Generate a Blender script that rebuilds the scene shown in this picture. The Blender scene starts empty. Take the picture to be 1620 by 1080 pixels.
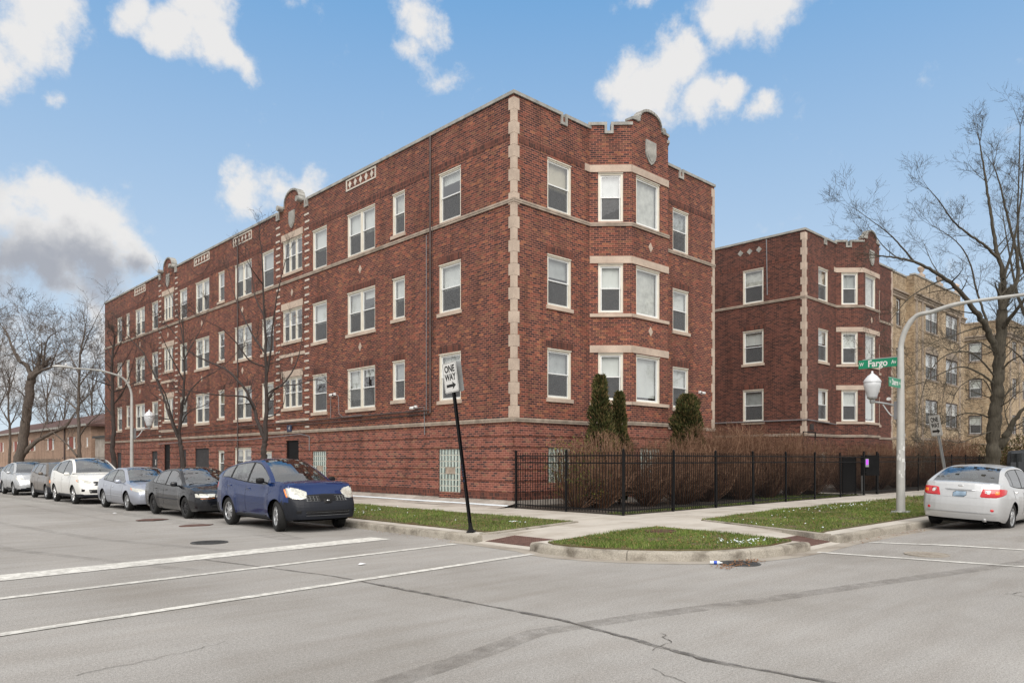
import bpy, math, random
from mathutils import Vector, Matrix
from mathutils.bvhtree import BVHTree
R = math.radians
rnd = random.Random(7)
scene = bpy.context.scene
C = scene.collection

# ---------------------------------------------------------------- mesh builder
class MB:
    def __init__(self): self.v=[]; self.f=[]; self.m=[]; self.M=Matrix.Identity(4); self.flip=False; self.smooth=False
    def frame(self, o, t, n):
        t=Vector(t).normalized(); n=Vector(n).normalized(); z=Vector((0,0,1))
        self.M=Matrix(((t.x,n.x,z.x,o[0]),(t.y,n.y,z.y,o[1]),(t.z,n.z,z.z,o[2]),(0,0,0,1)))
        self.flip = self.M.to_3x3().determinant()<0
        return self
    def add(self, vs, fs, mi=0):
        b=len(self.v); M=self.M
        self.v += [tuple(M@Vector(p)) for p in vs]
        for f in fs:
            f=[b+i for i in f]
            if self.flip: f.reverse()
            self.f.append(f); self.m.append(mi)
    def quad(self,a,b,c,d,mi=0): self.add([a,b,c,d],[(0,1,2,3)],mi)
    def box(self,x0,x1,y0,y1,z0,z1,mi=0):
        if x0>x1:x0,x1=x1,x0
        if y0>y1:y0,y1=y1,y0
        if z0>z1:z0,z1=z1,z0
        self.add([(x0,y0,z0),(x1,y0,z0),(x1,y1,z0),(x0,y1,z0),(x0,y0,z1),(x1,y0,z1),(x1,y1,z1),(x0,y1,z1)],
          [(3,2,1,0),(4,5,6,7),(0,1,5,4),(1,2,6,5),(2,3,7,6),(3,0,4,7)],mi)
    def prism(self, poly, y0, y1, mi=0):      # poly in (x,z), CCW seen from -y ; extruded along y
        n=len(poly)
        a=sum(poly[i][0]*poly[(i+1)%n][1]-poly[(i+1)%n][0]*poly[i][1] for i in range(n))
        if a<0: poly=poly[::-1]
        if y0>y1:y0,y1=y1,y0
        vs=[(p[0],y0,p[1]) for p in poly]+[(p[0],y1,p[1]) for p in poly]
        fs=[tuple(range(n)),tuple(range(2*n-1,n-1,-1))]+[(i,n+i,n+(i+1)%n,(i+1)%n) for i in range(n)]
        self.add(vs,fs,mi)
    def slab(self, poly, z0, z1, mi=0):       # poly in (x,y)
        n=len(poly)
        a=sum(poly[i][0]*poly[(i+1)%n][1]-poly[(i+1)%n][0]*poly[i][1] for i in range(n))
        if a<0: poly=poly[::-1]
        vs=[(p[0],p[1],z0) for p in poly]+[(p[0],p[1],z1) for p in poly]
        fs=[tuple(range(n-1,-1,-1)),tuple(range(n,2*n))]+[(i,(i+1)%n,n+(i+1)%n,n+i) for i in range(n)]
        self.add(vs,fs,mi)
    def tube(self, pts, radii, n=6, mi=0, caps=True):
        pts=[Vector(p) for p in pts]
        if not isinstance(radii,(list,tuple)): radii=[radii]*len(pts)
        vs=[];fs=[];prev=None
        for i,p in enumerate(pts):
            d=(pts[min(i+1,len(pts)-1)]-pts[max(i-1,0)])
            if d.length<1e-9: d=Vector((0,0,1))
            d.normalize()
            if prev is None:
                u=d.cross(Vector((0,0,1)) if abs(d.z)<.9 else Vector((1,0,0))).normalized()
            else:
                u=prev-d*prev.dot(d)
                u=u.normalized() if u.length>1e-6 else d.orthogonal().normalized()
            prev=u; w=d.cross(u)
            for k in range(n):
                a=2*math.pi*k/n
                vs.append(p+(u*math.cos(a)+w*math.sin(a))*radii[i])
        for i in range(len(pts)-1):
            for k in range(n):
                k2=(k+1)%n
                fs.append((i*n+k,i*n+k2,(i+1)*n+k2,(i+1)*n+k))
        if caps and n>3:
            fs.append(tuple(range(n-1,-1,-1))); fs.append(tuple(range((len(pts)-1)*n,len(pts)*n)))
        self.add(vs,fs,mi)
    def lathe(self, prof, c=(0,0,0), n=20, mi=0, axis='z'):   # prof [(r,h)]
        vs=[];fs=[]
        for r,h in prof:
            for k in range(n):
                a=2*math.pi*k/n
                p=(r*math.cos(a),r*math.sin(a),h)
                if axis=='y': p=(p[0],-p[2],p[1])
                if axis=='x': p=(p[2],p[0],p[1])
                vs.append((p[0]+c[0],p[1]+c[1],p[2]+c[2]))
        for i in range(len(prof)-1):
            for k in range(n):
                k2=(k+1)%n
                fs.append((i*n+k,i*n+k2,(i+1)*n+k2,(i+1)*n+k))
        self.add(vs,fs,mi)
    def build(self, name, mats, parent=None, smooth=None, angle=35):
        if not isinstance(mats,(list,tuple)): mats=[mats]
        me=bpy.data.meshes.new(name); me.from_pydata(self.v,[],self.f)
        for m in mats: me.materials.append(m)
        if len(mats)>1: me.polygons.foreach_set('material_index',self.m)
        uv=me.uv_layers.new(name='UVMap'); d=[0.0]*(2*len(me.loops)); V=me.vertices
        for p in me.polygons:
            n=p.normal
            if abs(n.z)>.8: 
                for li in p.loop_indices:
                    co=V[me.loops[li].vertex_index].co; d[2*li]=co.x; d[2*li+1]=co.y
            else:
                l=math.hypot(n.x,n.y); tx,ty=-n.y/l,n.x/l
                for li in p.loop_indices:
                    co=V[me.loops[li].vertex_index].co; d[2*li]=co.x*tx+co.y*ty; d[2*li+1]=co.z
        uv.data.foreach_set('uv',d)
        sm=self.smooth if smooth is None else smooth
        if sm:
            me.polygons.foreach_set('use_smooth',[True]*len(me.polygons))
            if angle: me.set_sharp_from_angle(angle=R(angle))
        me.update()
        o=bpy.data.objects.new(name,me); C.objects.link(o)
        if parent is not None: o.parent=parent
        return o

def build_each(g,name,mats,parent):
    """one object for each disconnected piece of the builder"""
    par=list(range(len(g.v)))
    def fd(a):
        while par[a]!=a: par[a]=par[par[a]]; a=par[a]
        return a
    for f in g.f:
        for i in f[1:]: par[fd(i)]=fd(f[0])
    grp={}
    for f in g.f: grp.setdefault(fd(f[0]),[]).append(f)
    out=[]
    for fs in grp.values():
        ids=sorted({i for f in fs for i in f}); mp={i:k for k,i in enumerate(ids)}
        q=MB(); q.v=[g.v[i] for i in ids]; q.f=[[mp[i] for i in f] for f in fs]; q.m=[0]*len(fs); out.append(q.build(name,mats,parent))
    return out
def tag(o,label=None,cat=None,group=None,kind=None):
    if label: o['label']=label
    if cat: o['category']=cat
    if group: o['group']=group
    if kind: o['kind']=kind
    return o
def empty(name,loc=(0,0,0),rz=0,label=None,cat=None,group=None):
    o=bpy.data.objects.new(name,None); C.objects.link(o); o.location=loc; o.rotation_euler=(0,0,rz); o.empty_display_size=.2
    return tag(o,label,cat,group)
def copy_tree(o,parent=None):
    c=o.copy(); C.objects.link(c); c.parent=parent
    for ch in list(o.children): copy_tree(ch,c)
    return c
def text(name,body,size,mat,parent,loc,rot,sx=1,extrude=.002,bold=0,align='CENTER'):
    cu=bpy.data.curves.new(name,'FONT'); cu.body=body; cu.size=size; cu.extrude=extrude; cu.offset=bold
    cu.align_x=align; cu.align_y='CENTER'; cu.materials.append(mat)
    o=bpy.data.objects.new('text',cu); C.objects.link(o)
    me=bpy.data.meshes.new_from_object(o); C.objects.unlink(o); bpy.data.objects.remove(o)
    q=bpy.data.objects.new(name,me); C.objects.link(q); q.parent=parent; q.location=loc; q.rotation_euler=rot; q.scale=(sx,1,1)
    return q

# ---------------------------------------------------------------- materials
def srgb(r,g,b):
    f=lambda c:(c/255/12.92 if c/255<=.04045 else ((c/255+.055)/1.055)**2.4)
    return (f(r),f(g),f(b),1)
def newmat(name):
    m=bpy.data.materials.new(name); m.use_nodes=True
    nt=m.node_tree; b=nt.nodes['Principled BSDF']; return m,nt,b
def N(nt,t,**k):
    n=nt.nodes.new(t)
    for a,v in k.items():
        if a.startswith('i_'): n.inputs[a[2:].replace('_',' ')].default_value=v
        else: setattr(n,a,v)
    return n
def ramp(nt,stops,interp='LINEAR'):
    n=nt.nodes.new('ShaderNodeValToRGB'); cr=n.color_ramp; cr.interpolation=interp
    while len(cr.elements)<len(stops): cr.elements.new(.5)
    for e,(p,c) in zip(cr.elements,stops):
        e.position=p; e.color=c if len(c)==4 else (*c,1)
    return n
def mix(nt,fac,a,b,mode='MIX'):
    n=nt.nodes.new('ShaderNodeMix'); n.data_type='RGBA'; n.blend_type=mode
    for s,v in ((0,fac),(6,a),(7,b)):
        if isinstance(v,(int,float)): n.inputs[s].default_value=v
        elif isinstance(v,tuple): n.inputs[s].default_value=v
        else: nt.links.new(v,n.inputs[s])
    return n.outputs[2]
def noise(nt,scale,detail=4,vec=None,rough=.55,dist=0):
    n=N(nt,'ShaderNodeTexNoise'); n.inputs['Scale'].default_value=scale; n.inputs['Detail'].default_value=detail
    n.inputs['Roughness'].default_value=rough; n.inputs['Distortion'].default_value=dist
    if vec is None:
        tc=N(nt,'ShaderNodeTexCoord'); vec=tc.outputs['Object']
    nt.links.new(vec,n.inputs['Vector']); return n.outputs['Fac']
def bump(nt,b,h,strength=.3,dist=.01):
    n=N(nt,'ShaderNodeBump'); n.inputs['Strength'].default_value=strength; n.inputs['Distance'].default_value=dist
    nt.links.new(h,n.inputs['Height']); nt.links.new(n.outputs['Normal'],b.inputs['Normal'])
def simple(name,col,rough=.6,metal=0,var=.15,scale=6,bmp=0,spec=.5,coat=0):
    m,nt,b=newmat(name)
    b.inputs['Roughness'].default_value=rough; b.inputs['Metallic'].default_value=metal
    b.inputs['Specular IOR Level'].default_value=spec; b.inputs['Coat Weight'].default_value=coat
    if coat: b.inputs['Coat Roughness'].default_value=.03
    if var:
        f=noise(nt,scale,5)
        r=ramp(nt,[(.3,tuple(c*(1-var) for c in col[:3])),(.7,tuple(min(1,c*(1+var)) for c in col[:3]))])
        nt.links.new(f,r.inputs['Fac']); nt.links.new(r.outputs['Color'],b.inputs['Base Color'])
        if bmp: bump(nt,b,noise(nt,scale*8,4),bmp,.01)
    else: b.inputs['Base Color'].default_value=(*col[:3],1)
    return m

def brick(name,cols,mortar,bw=.215,rh=.0745,swap=False,stain=(.05,.04,.035),stain_amt=.35,seed=0,mort=.0095):
    m,nt,b=newmat(name); L=nt.links
    uv=N(nt,'ShaderNodeUVMap'); vec=uv.outputs['UV']
    if swap:
        s=N(nt,'ShaderNodeSeparateXYZ'); c=N(nt,'ShaderNodeCombineXYZ'); L.new(vec,s.inputs[0]); L.new(s.outputs[0],c.inputs[1]); L.new(s.outputs[1],c.inputs[0]); vec=c.outputs[0]
    tx=N(nt,'ShaderNodeTexBrick'); L.new(vec,tx.inputs['Vector'])
    tx.offset=.5 if not swap else 0; tx.inputs['Scale'].default_value=1; tx.inputs['Mortar Size'].default_value=mort
    tx.inputs['Mortar Smooth'].default_value=.3; tx.inputs['Brick Width'].default_value=bw; tx.inputs['Row Height'].default_value=rh
    tx.inputs['Color1'].default_value=(0,0,0,1); tx.inputs['Color2'].default_value=(1,1,1,1); tx.inputs['Bias'].default_value=0
    r=ramp(nt,cols,'CONSTANT'); L.new(tx.outputs['Color'],r.inputs['Fac'])
    # large weathering: soot and lime patches that belong to the wall
    f1=noise(nt,.35,6,uv.outputs['UV'],.6); g1=ramp(nt,[(.42,(1,1,1)),(.75,(.72,.68,.66))]); L.new(f1,g1.inputs['Fac'])
    f2=noise(nt,14,3,uv.outputs['UV']); g2=ramp(nt,[(.3,(.8,.8,.8)),(.7,(1.15,1.12,1.1))]); L.new(f2,g2.inputs['Fac'])
    col=mix(nt,1.0,r.outputs['Color'],g2.outputs['Color'],'MULTIPLY')
    mo=mix(nt,1.0,(*mortar,1),g2.outputs['Color'],'MULTIPLY')
    col=mix(nt,tx.outputs['Fac'],col,mo)
    col=mix(nt,stain_amt*2,col,mix(nt,1.0,col,g1.outputs['Color'],'MULTIPLY'))
    mp=N(nt,'ShaderNodeMapping'); mp.inputs['Scale'].default_value=(1.4,.16,1); L.new(uv.outputs['UV'],mp.inputs[0])
    f4=noise(nt,1.5,5,mp.outputs[0],.65); k4=ramp(nt,[(.36,(.74,.72,.70)),(.5,(1,1,1)),(.70,(1.13,1.12,1.10))]); L.new(f4,k4.inputs['Fac'])
    col=mix(nt,1.0,col,k4.outputs['Color'],'MULTIPLY')
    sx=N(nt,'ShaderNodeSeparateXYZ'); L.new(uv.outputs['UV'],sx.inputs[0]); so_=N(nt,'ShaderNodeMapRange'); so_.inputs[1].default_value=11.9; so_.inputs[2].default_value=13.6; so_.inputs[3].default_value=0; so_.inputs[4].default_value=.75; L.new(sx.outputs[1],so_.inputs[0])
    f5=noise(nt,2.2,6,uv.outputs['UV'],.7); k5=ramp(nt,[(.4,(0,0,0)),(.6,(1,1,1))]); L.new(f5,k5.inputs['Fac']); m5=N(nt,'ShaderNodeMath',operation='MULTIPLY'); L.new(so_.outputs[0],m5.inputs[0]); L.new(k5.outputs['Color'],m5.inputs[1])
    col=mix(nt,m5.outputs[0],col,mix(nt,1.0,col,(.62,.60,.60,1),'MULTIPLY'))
    L.new(col,b.inputs['Base Color']); b.inputs['Roughness'].default_value=.85
    inv=N(nt,'ShaderNodeMath',operation='SUBTRACT'); inv.inputs[0].default_value=1; L.new(tx.outputs['Fac'],inv.inputs[1])
    bump(nt,b,inv.outputs[0],.5,.006)
    return m
RED=[(0,(.036,.019,.020)),(.15,(.068,.030,.026)),(.36,(.104,.042,.030)),(.58,(.122,.058,.036)),(.71,(.160,.082,.045)),(.79,(.185,.056,.036)),(.90,(.25,.082,.048)),(.96,(.29,.12,.058))]
M={}
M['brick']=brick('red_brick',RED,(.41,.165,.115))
M['brick_base']=brick('red_brick_base',[(0,(.06,.034,.032)),(.2,(.13,.050,.039)),(.40,(.215,.074,.053)),(.7,(.25,.092,.063)),(.9,(.22,.12,.075))],(.46,.205,.155),mort=.0085)
M['soldier']=brick('soldier_brick',[(0,(.05,.022,.018)),(.3,(.10,.034,.024)),(.6,(.145,.048,.032))],(.24,.10,.07),bw=.23,rh=.075,swap=True,mort=.007)
M['brick2']=brick('brown_red_brick',[(0,(.036,.018,.016)),(.22,(.072,.029,.023)),(.5,(.115,.042,.031)),(.8,(.145,.055,.037))],(.25,.108,.078),mort=.008)
M['tanbrick']=brick('buff_brick',[(0,(.31,.235,.15)),(.3,(.40,.305,.195)),(.6,(.46,.36,.24)),(.85,(.50,.41,.285))],(.46,.38,.28),mort=.006)
M['tanfar']=brick('beige_brick',[(0,(.33,.215,.155)),(.5,(.41,.275,.20))],(.38,.29,.23))
def stone(name,c1,c2,bm=.25,sc=1.3):
    m,nt,b=newmat(name); L=nt.links
    f=noise(nt,sc,7,None,.65); r=ramp(nt,[(.3,c1),(.62,c2)]); L.new(f,r.inputs['Fac'])
    f2=noise(nt,38,3); g=ramp(nt,[(.3,(.86,.86,.86)),(.7,(1.08,1.08,1.08))]); L.new(f2,g.inputs['Fac'])
    L.new(mix(nt,1.0,r.outputs['Color'],g.outputs['Color'],'MULTIPLY'),b.inputs['Base Color'])
    b.inputs['Roughness'].default_value=.85; bump(nt,b,f2,bm,.006); return m
M['stone']=stone('limestone',(.40,.32,.26),(.58,.47,.38))
M['stonegrey']=stone('weathered_limestone',(.20,.20,.185),(.40,.39,.36),.4,2.2)
M['belt']=stone('belt_limestone',(.24,.20,.16),(.46,.38,.31),.4,2.5)
M['foundation']=stone('foundation_concrete',(.22,.19,.165),(.42,.38,.34),.4,1.8)
M['white_stone']=stone('white_glazed_brick',(.46,.41,.35),(.66,.61,.54),.1,2)
M['frame']=simple('cream_frame_paint',(.73,.69,.59),.5,var=.08,scale=3)
M['vinyl']=simple('white_vinyl',(.78,.80,.80),.35,var=.03)
M['dark_frame']=simple('dark_brown_frame',(.06,.035,.03),.5)
M['blind']=simple('window_shade',(.82,.84,.82),.8,var=.06,scale=2)
M['blind_grey']=simple('grey_blind',(.48,.50,.50),.8,var=.15,scale=3)
M['curtain']=simple('pale_curtain',(.68,.68,.63),.9,var=.2,scale=4)
M['steel_board']=simple('black_panel',(.006,.006,.007),.6,var=.3,spec=.2)
M['grey_board']=simple('dark_board',(.035,.033,.036),.7,var=.25)
M['roof']=simple('roof_felt',(.05,.05,.05),.9)
M['iron']=simple('black_iron',(.006,.006,.007),.6,var=.2,scale=20,spec=.22)
M['galv']=simple('galvanised_steel',(.42,.43,.43),.45,.6,var=.12,scale=4)
M['pole']=simple('grey_painted_pole',(.46,.46,.44),.5,.2,var=.10,scale=3)
M['pipe']=simple('rusty_pipe',(.085,.06,.055),.6,.2,var=.3,scale=4)
M['conduit']=simple('grey_conduit',(.22,.22,.23),.5,.4)
M['wire']=simple('black_cable',(.03,.025,.025),.6)
M['white']=simple('white_plastic',(.75,.75,.74),.4,var=.03)
M['black']=simple('black_plastic',(.009,.009,.010),.5,var=.2,spec=.25)
M['cladding']=simple('charcoal_plastic',(.011,.013,.019),.5,var=.15,spec=.3)
M['dark']=simple('dark_interior',(.006,.006,.006),.9,var=0,spec=.1)
M['seat']=simple('grey_seat_cloth',(.05,.05,.055),.9,var=.2)
M['rubber']=simple('tyre_rubber',(.010,.010,.010),.8,var=.25,scale=12)
M['chrome']=simple('chrome',(.7,.7,.7),.12,1,var=0)
M['alloy']=simple('alloy_wheel',(.52,.53,.54),.28,.85,var=.08)
M['steelrim']=simple('black_steel_rim',(.03,.03,.032),.4,.5)
M['red_lens']=simple('red_lens',(.55,.012,.02),.12,var=.1,scale=30,coat=1)
M['amber_lens']=simple('amber_lens',(.8,.22,.02),.12,var=.1,scale=30,coat=1)
M['clear_lens']=simple('clear_lens',(.62,.62,.56),.08,.3,var=.25,scale=25,coat=1)
M['sign_white']=simple('sign_white',(.68,.68,.66),.45,var=.04)
M['sign_black']=simple('sign_black',(.01,.01,.01),.5,var=0)
M['sign_green']=simple('sign_green',(.0,.22,.11),.4,var=.05)
M['sign_navy']=simple('sign_navy',(.01,.02,.06),.4,var=.05)
M['plate']=simple('number_plate',(.26,.36,.47),.4,var=.3,scale=6)
M['blue_paint']=simple('blue_label',(.02,.08,.5),.5,var=0)
M['purple']=simple('purple_screen_glow',(.25,.03,.55),.4,var=0)
_nt=M['purple'].node_tree; _b=_nt.nodes['Principled BSDF']; _b.inputs['Emission Color'].default_value=(.35,.05,.8,1); _b.inputs['Emission Strength'].default_value=.6
M['paper']=simple('paper_litter',(.75,.76,.78),.7,var=.1)
M['soil']=simple('garden_soil',(.045,.034,.026),.95,var=.5,scale=3,bmp=.6)
M['leaf_litter']=simple('dead_leaf',(.20,.09,.035),.8,var=.4,scale=30)
M['acorn']=simple('frosted_globe',(.62,.64,.66),.3,var=.06,coat=.3)
M['wood']=simple('old_wood_fence',(.16,.12,.09),.8,var=.3)
M['redpanel']=simple('red_brown_panel',(.25,.07,.05),.7,var=.15)
M['rooftile']=simple('red_brown_shingles',(.095,.05,.042),.85,var=.35,scale=3,bmp=.5)
M['shade_stone']=stone('tan_trim',(.22,.18,.15),(.38,.31,.24))
M['rust']=simple('rusted_iron_plate',(.125,.068,.055),.75,.3,var=.3,scale=9,bmp=.3)
M['manhole']=simple('cast_iron_cover',(.07,.07,.07),.6,.4,var=.4,scale=14)
def bark(name,c):
    m,nt,b=newmat(name); L=nt.links
    tc=N(nt,'ShaderNodeTexCoord'); mp=N(nt,'ShaderNodeMapping'); mp.inputs['Scale'].default_value=(9,9,1.6); L.new(tc.outputs['Object'],mp.inputs[0])
    f=noise(nt,2.2,6,mp.outputs[0],.65); r=ramp(nt,[(.3,tuple(x*.45 for x in c)),(.7,tuple(x*1.35 for x in c))]); L.new(f,r.inputs['Fac'])
    L.new(r.outputs['Color'],b.inputs['Base Color']); b.inputs['Roughness'].default_value=.9; bump(nt,b,f,.7,.03); return m
M['bark']=bark('grey_brown_bark',(.115,.092,.076)); M['bark2']=bark('dark_bark',(.052,.040,.036)); M['bark3']=bark('olive_bark',(.072,.062,.045))
def island(name,stops,rough=.8,trans=0):
    m,nt,b=newmat(name); g=N(nt,'ShaderNodeNewGeometry'); r=ramp(nt,stops)
    nt.links.new(g.outputs['Random Per Island'],r.inputs['Fac'])
    f=noise(nt,.9,4); k=ramp(nt,[(.35,(.75,.72,.7)),(.65,(1.2,1.2,1.15))]); nt.links.new(f,k.inputs['Fac'])
    nt.links.new(mix(nt,1.0,r.outputs['Color'],k.outputs['Color'],'MULTIPLY'),b.inputs['Base Color'])
    b.inputs['Roughness'].default_value=rough; b.inputs['Specular IOR Level'].default_value=.2; return m
M['twig']=island('shrub_twig',[(0,(.08,.04,.026)),(.5,(.165,.090,.058)),(1,(.28,.175,.12))])
M['grass']=island('grass_blade',[(0,(.055,.10,.02)),(.4,(.105,.17,.035)),(.74,(.165,.225,.05)),(.90,(.25,.25,.10)),(1,(.34,.28,.15))])
M['evergreen']=island('evergreen_scale',[(0,(.022,.028,.011)),(.4,(.050,.060,.020)),(.72,(.10,.10,.035)),(1,(.19,.125,.06))])
M['broadleaf']=island('shrub_leaf',[(0,(.04,.08,.02)),(.5,(.10,.15,.03)),(.8,(.24,.25,.05)),(1,(.3,.16,.04))])
def ground_mat(name,base,aggr=.18,tint=(.9,.85,.8),big=.5,rough=.9,stain=.75):
    m,nt,b=newmat(name); L=nt.links
    geo=N(nt,'ShaderNodeNewGeometry'); pos=geo.outputs['Position']
    f=noise(nt,big,7,pos,.6); r=ramp(nt,[(.3,tuple(base[i]*tint[i]*stain for i in range(3))),(.5,base),(.72,tuple(c*1.13 for c in base))]); L.new(f,r.inputs['Fac'])
    f2=noise(nt,34,6,pos,.85); g=ramp(nt,[(.3,(1-aggr,)*3),(.7,(1+aggr,)*3)]); L.new(f2,g.inputs['Fac'])
    col=mix(nt,1.0,r.outputs['Color'],g.outputs['Color'],'MULTIPLY')
    if aggr>.25:
        f6=noise(nt,95,2,pos,.5); g6=ramp(nt,[(.38,(.80,.79,.78)),(.5,(1,1,1)),(.62,(1.22,1.21,1.2))]); L.new(f6,g6.inputs['Fac']); col=mix(nt,1.0,col,g6.outputs['Color'],'MULTIPLY')
        f7=noise(nt,.12,3,pos,.5); g7=ramp(nt,[(.4,(.93,.925,.92)),(.6,(1.05,1.05,1.05))]); L.new(f7,g7.inputs['Fac']); col=mix(nt,1.0,col,g7.outputs['Color'],'MULTIPLY')
    # streaks of wear along the wheel tracks
    mp=N(nt,'ShaderNodeMapping'); mp.inputs['Scale'].default_value=(.35,2.2,1); mp.inputs['Rotation'].default_value=(0,0,R(-38)); L.new(pos,mp.inputs[0])
    f3=noise(nt,1.1,5,mp.outputs[0],.6); k=ramp(nt,[(.34,(.88,.86,.84)),(.56,(1,1,1))]); L.new(f3,k.inputs['Fac'])
    col=mix(nt,.8,col,mix(nt,1.0,col,k.outputs['Color'],'MULTIPLY'))
    L.new(col,b.inputs['Base Color']); b.inputs['Roughness'].default_value=rough; b.inputs['Specular IOR Level'].default_value=.3
    bump(nt,b,f2,.5,.006); return m
M['asphalt']=ground_mat('asphalt',(.305,.296,.283),.34,(.95,.93,.90),.35,stain=.88)
M['concrete']=ground_mat('sidewalk_concrete',(.47,.44,.395),.10,(.92,.88,.84),.8,stain=.85)
M['kerb']=ground_mat('kerb_concrete',(.34,.315,.27),.3,(.80,.75,.70),2.2,stain=.45)
M['gutter']=ground_mat('gutter_concrete',(.33,.30,.26),.15,(.8,.72,.66),1.2,stain=.7)
M['turf']=ground_mat('turf_soil',(.115,.10,.05),.35,(1.3,.85,.8),2.5,stain=.8)
def soft_alpha(name,col,amt,scale):
    m,nt,b=newmat(name); L=nt.links
    b.inputs['Base Color'].default_value=(*col,1); b.inputs['Roughness'].default_value=.85
    geo=N(nt,'ShaderNodeNewGeometry'); f=noise(nt,scale,7,geo.outputs['Position'],.7); r=ramp(nt,[(.35,(0,0,0)),(.65,(amt,)*3)]); L.new(f,r.inputs['Fac'])
    L.new(r.outputs['Color'],b.inputs['Alpha']); return m
M['tar']=soft_alpha('tar_seam',(.11,.105,.10),.85,5)
M['crackm']=simple('crack_shadow',(.09,.08,.07),.9,var=.2)
M['track']=None
def worn_paint():
    m,nt,b=newmat('worn_road_paint'); L=nt.links
    geo=N(nt,'ShaderNodeNewGeometry'); f=noise(nt,6,8,geo.outputs['Position'],.75); r=ramp(nt,[(.40,(0,0,0)),(.52,(1,1,1))]); L.new(f,r.inputs['Fac'])
    f2=noise(nt,.9,5,geo.outputs['Position'],.7); r2=ramp(nt,[(.3,(.5,.5,.5)),(.55,(1,1,1))]); L.new(f2,r2.inputs['Fac'])
    k=N(nt,'ShaderNodeMath',operation='MAXIMUM'); L.new(r.outputs['Color'],k.inputs[0]); 
    k.inputs[1].default_value=.55
    q=N(nt,'ShaderNodeMath',operation='MULTIPLY'); L.new(k.outputs[0],q.inputs[0]); L.new(r2.outputs['Color'],q.inputs[1])
    L.new(mix(nt,q.outputs[0],(.25,.24,.22,1),(.66,.65,.61,1)),b.inputs['Base Color']); b.inputs['Roughness'].default_value=.8
    return m
M['paint']=worn_paint()
M['track']=soft_alpha('tyre_dust_track',(.16,.145,.13),.36,3.5)
M['track2']=soft_alpha('faint_tyre_track',(.17,.16,.15),.20,2.0)
M['blind_warm']=simple('cream_roller_shade',(.66,.60,.48),.8,var=.08,scale=2)
M['snow']=simple('old_snow',(.70,.76,.80),.6,var=.08)
def glass(name,tint=(.75,.8,.8),lo=.16,hi=.95,blend=.55,rough=.0,wob=.08):
    m,nt,b=newmat(name); L=nt.links
    nt.nodes.remove(b); out=nt.nodes['Material Output']
    tr=N(nt,'ShaderNodeBsdfTransparent'); tr.inputs[0].default_value=(*tint,1)
    gl=N(nt,'ShaderNodeBsdfGlossy'); gl.inputs['Roughness'].default_value=rough; gl.inputs[0].default_value=(.95,.97,1,1)
    lw=N(nt,'ShaderNodeLayerWeight'); lw.inputs['Blend'].default_value=blend
    mr=N(nt,'ShaderNodeMapRange'); mr.inputs[3].default_value=lo; mr.inputs[4].default_value=hi; L.new(lw.outputs['Facing'],mr.inputs[0])
    f=noise(nt,1.3,2); bp=N(nt,'ShaderNodeBump'); bp.inputs['Strength'].default_value=wob; bp.inputs['Distance'].default_value=.05; L.new(f,bp.inputs['Height']); L.new(bp.outputs[0],gl.inputs['Normal'])
    mx=N(nt,'ShaderNodeMixShader'); L.new(mr.outputs[0],mx.inputs[0]); L.new(tr.outputs[0],mx.inputs[1]); L.new(gl.outputs[0],mx.inputs[2]); L.new(mx.outputs[0],out.inputs[0])
    return m
M['pane']=glass('window_glass',(.88,.90,.89),.08,.7,.30)
M['screen']=simple('insect_screen',(.12,.125,.13),.8,var=.1); M['screen'].node_tree.nodes['Principled BSDF'].inputs['Alpha'].default_value=.62
M['carglass']=glass('car_glass',(.36,.41,.40),.09,.7,.30,wob=.004)
M['darkglass']=glass('tinted_car_glass',(.06,.07,.07),.07,.6,.28,wob=.004)
M['glassblock']=None
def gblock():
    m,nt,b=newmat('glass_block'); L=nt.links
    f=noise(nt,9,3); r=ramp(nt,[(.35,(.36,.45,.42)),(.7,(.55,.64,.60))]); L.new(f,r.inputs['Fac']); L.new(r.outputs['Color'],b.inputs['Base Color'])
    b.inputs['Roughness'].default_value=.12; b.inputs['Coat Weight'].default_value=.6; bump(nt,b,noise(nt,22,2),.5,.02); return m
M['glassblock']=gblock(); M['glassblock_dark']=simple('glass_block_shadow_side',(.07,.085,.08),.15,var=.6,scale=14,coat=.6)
M['block_mortar']=simple('glass_block_mortar',(.62,.60,.53),.8)
def carpaint(name,col,metal=.45,rough=.32,dust=.30):
    m,nt,b=newmat(name); L=nt.links
    f=noise(nt,600,2); r=ramp(nt,[(.3,tuple(c*.85 for c in col)),(.7,tuple(min(1,c*1.15) for c in col))]); L.new(f,r.inputs['Fac'])
    geo=N(nt,'ShaderNodeTexCoord'); sp=N(nt,'ShaderNodeSeparateXYZ'); L.new(geo.outputs['Object'],sp.inputs[0])
    mr=N(nt,'ShaderNodeMapRange'); mr.inputs[1].default_value=.2; mr.inputs[2].default_value=.65; mr.inputs[3].default_value=dust; mr.inputs[4].default_value=0; L.new(sp.outputs[2],mr.inputs[0])
    f2=noise(nt,4,6,None,.7); ml=N(nt,'ShaderNodeMath',operation='MULTIPLY'); L.new(mr.outputs[0],ml.inputs[0]); L.new(f2,ml.inputs[1])
    L.new(mix(nt,ml.outputs[0],r.outputs['Color'],(.20,.18,.16,1)),b.inputs['Base Color'])
    b.inputs['Metallic'].default_value=metal; b.inputs['Roughness'].default_value=rough; b.inputs['Coat Weight'].default_value=.5; b.inputs['Coat Roughness'].default_value=.03; b.inputs['Specular IOR Level'].default_value=.35
    return m
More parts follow.
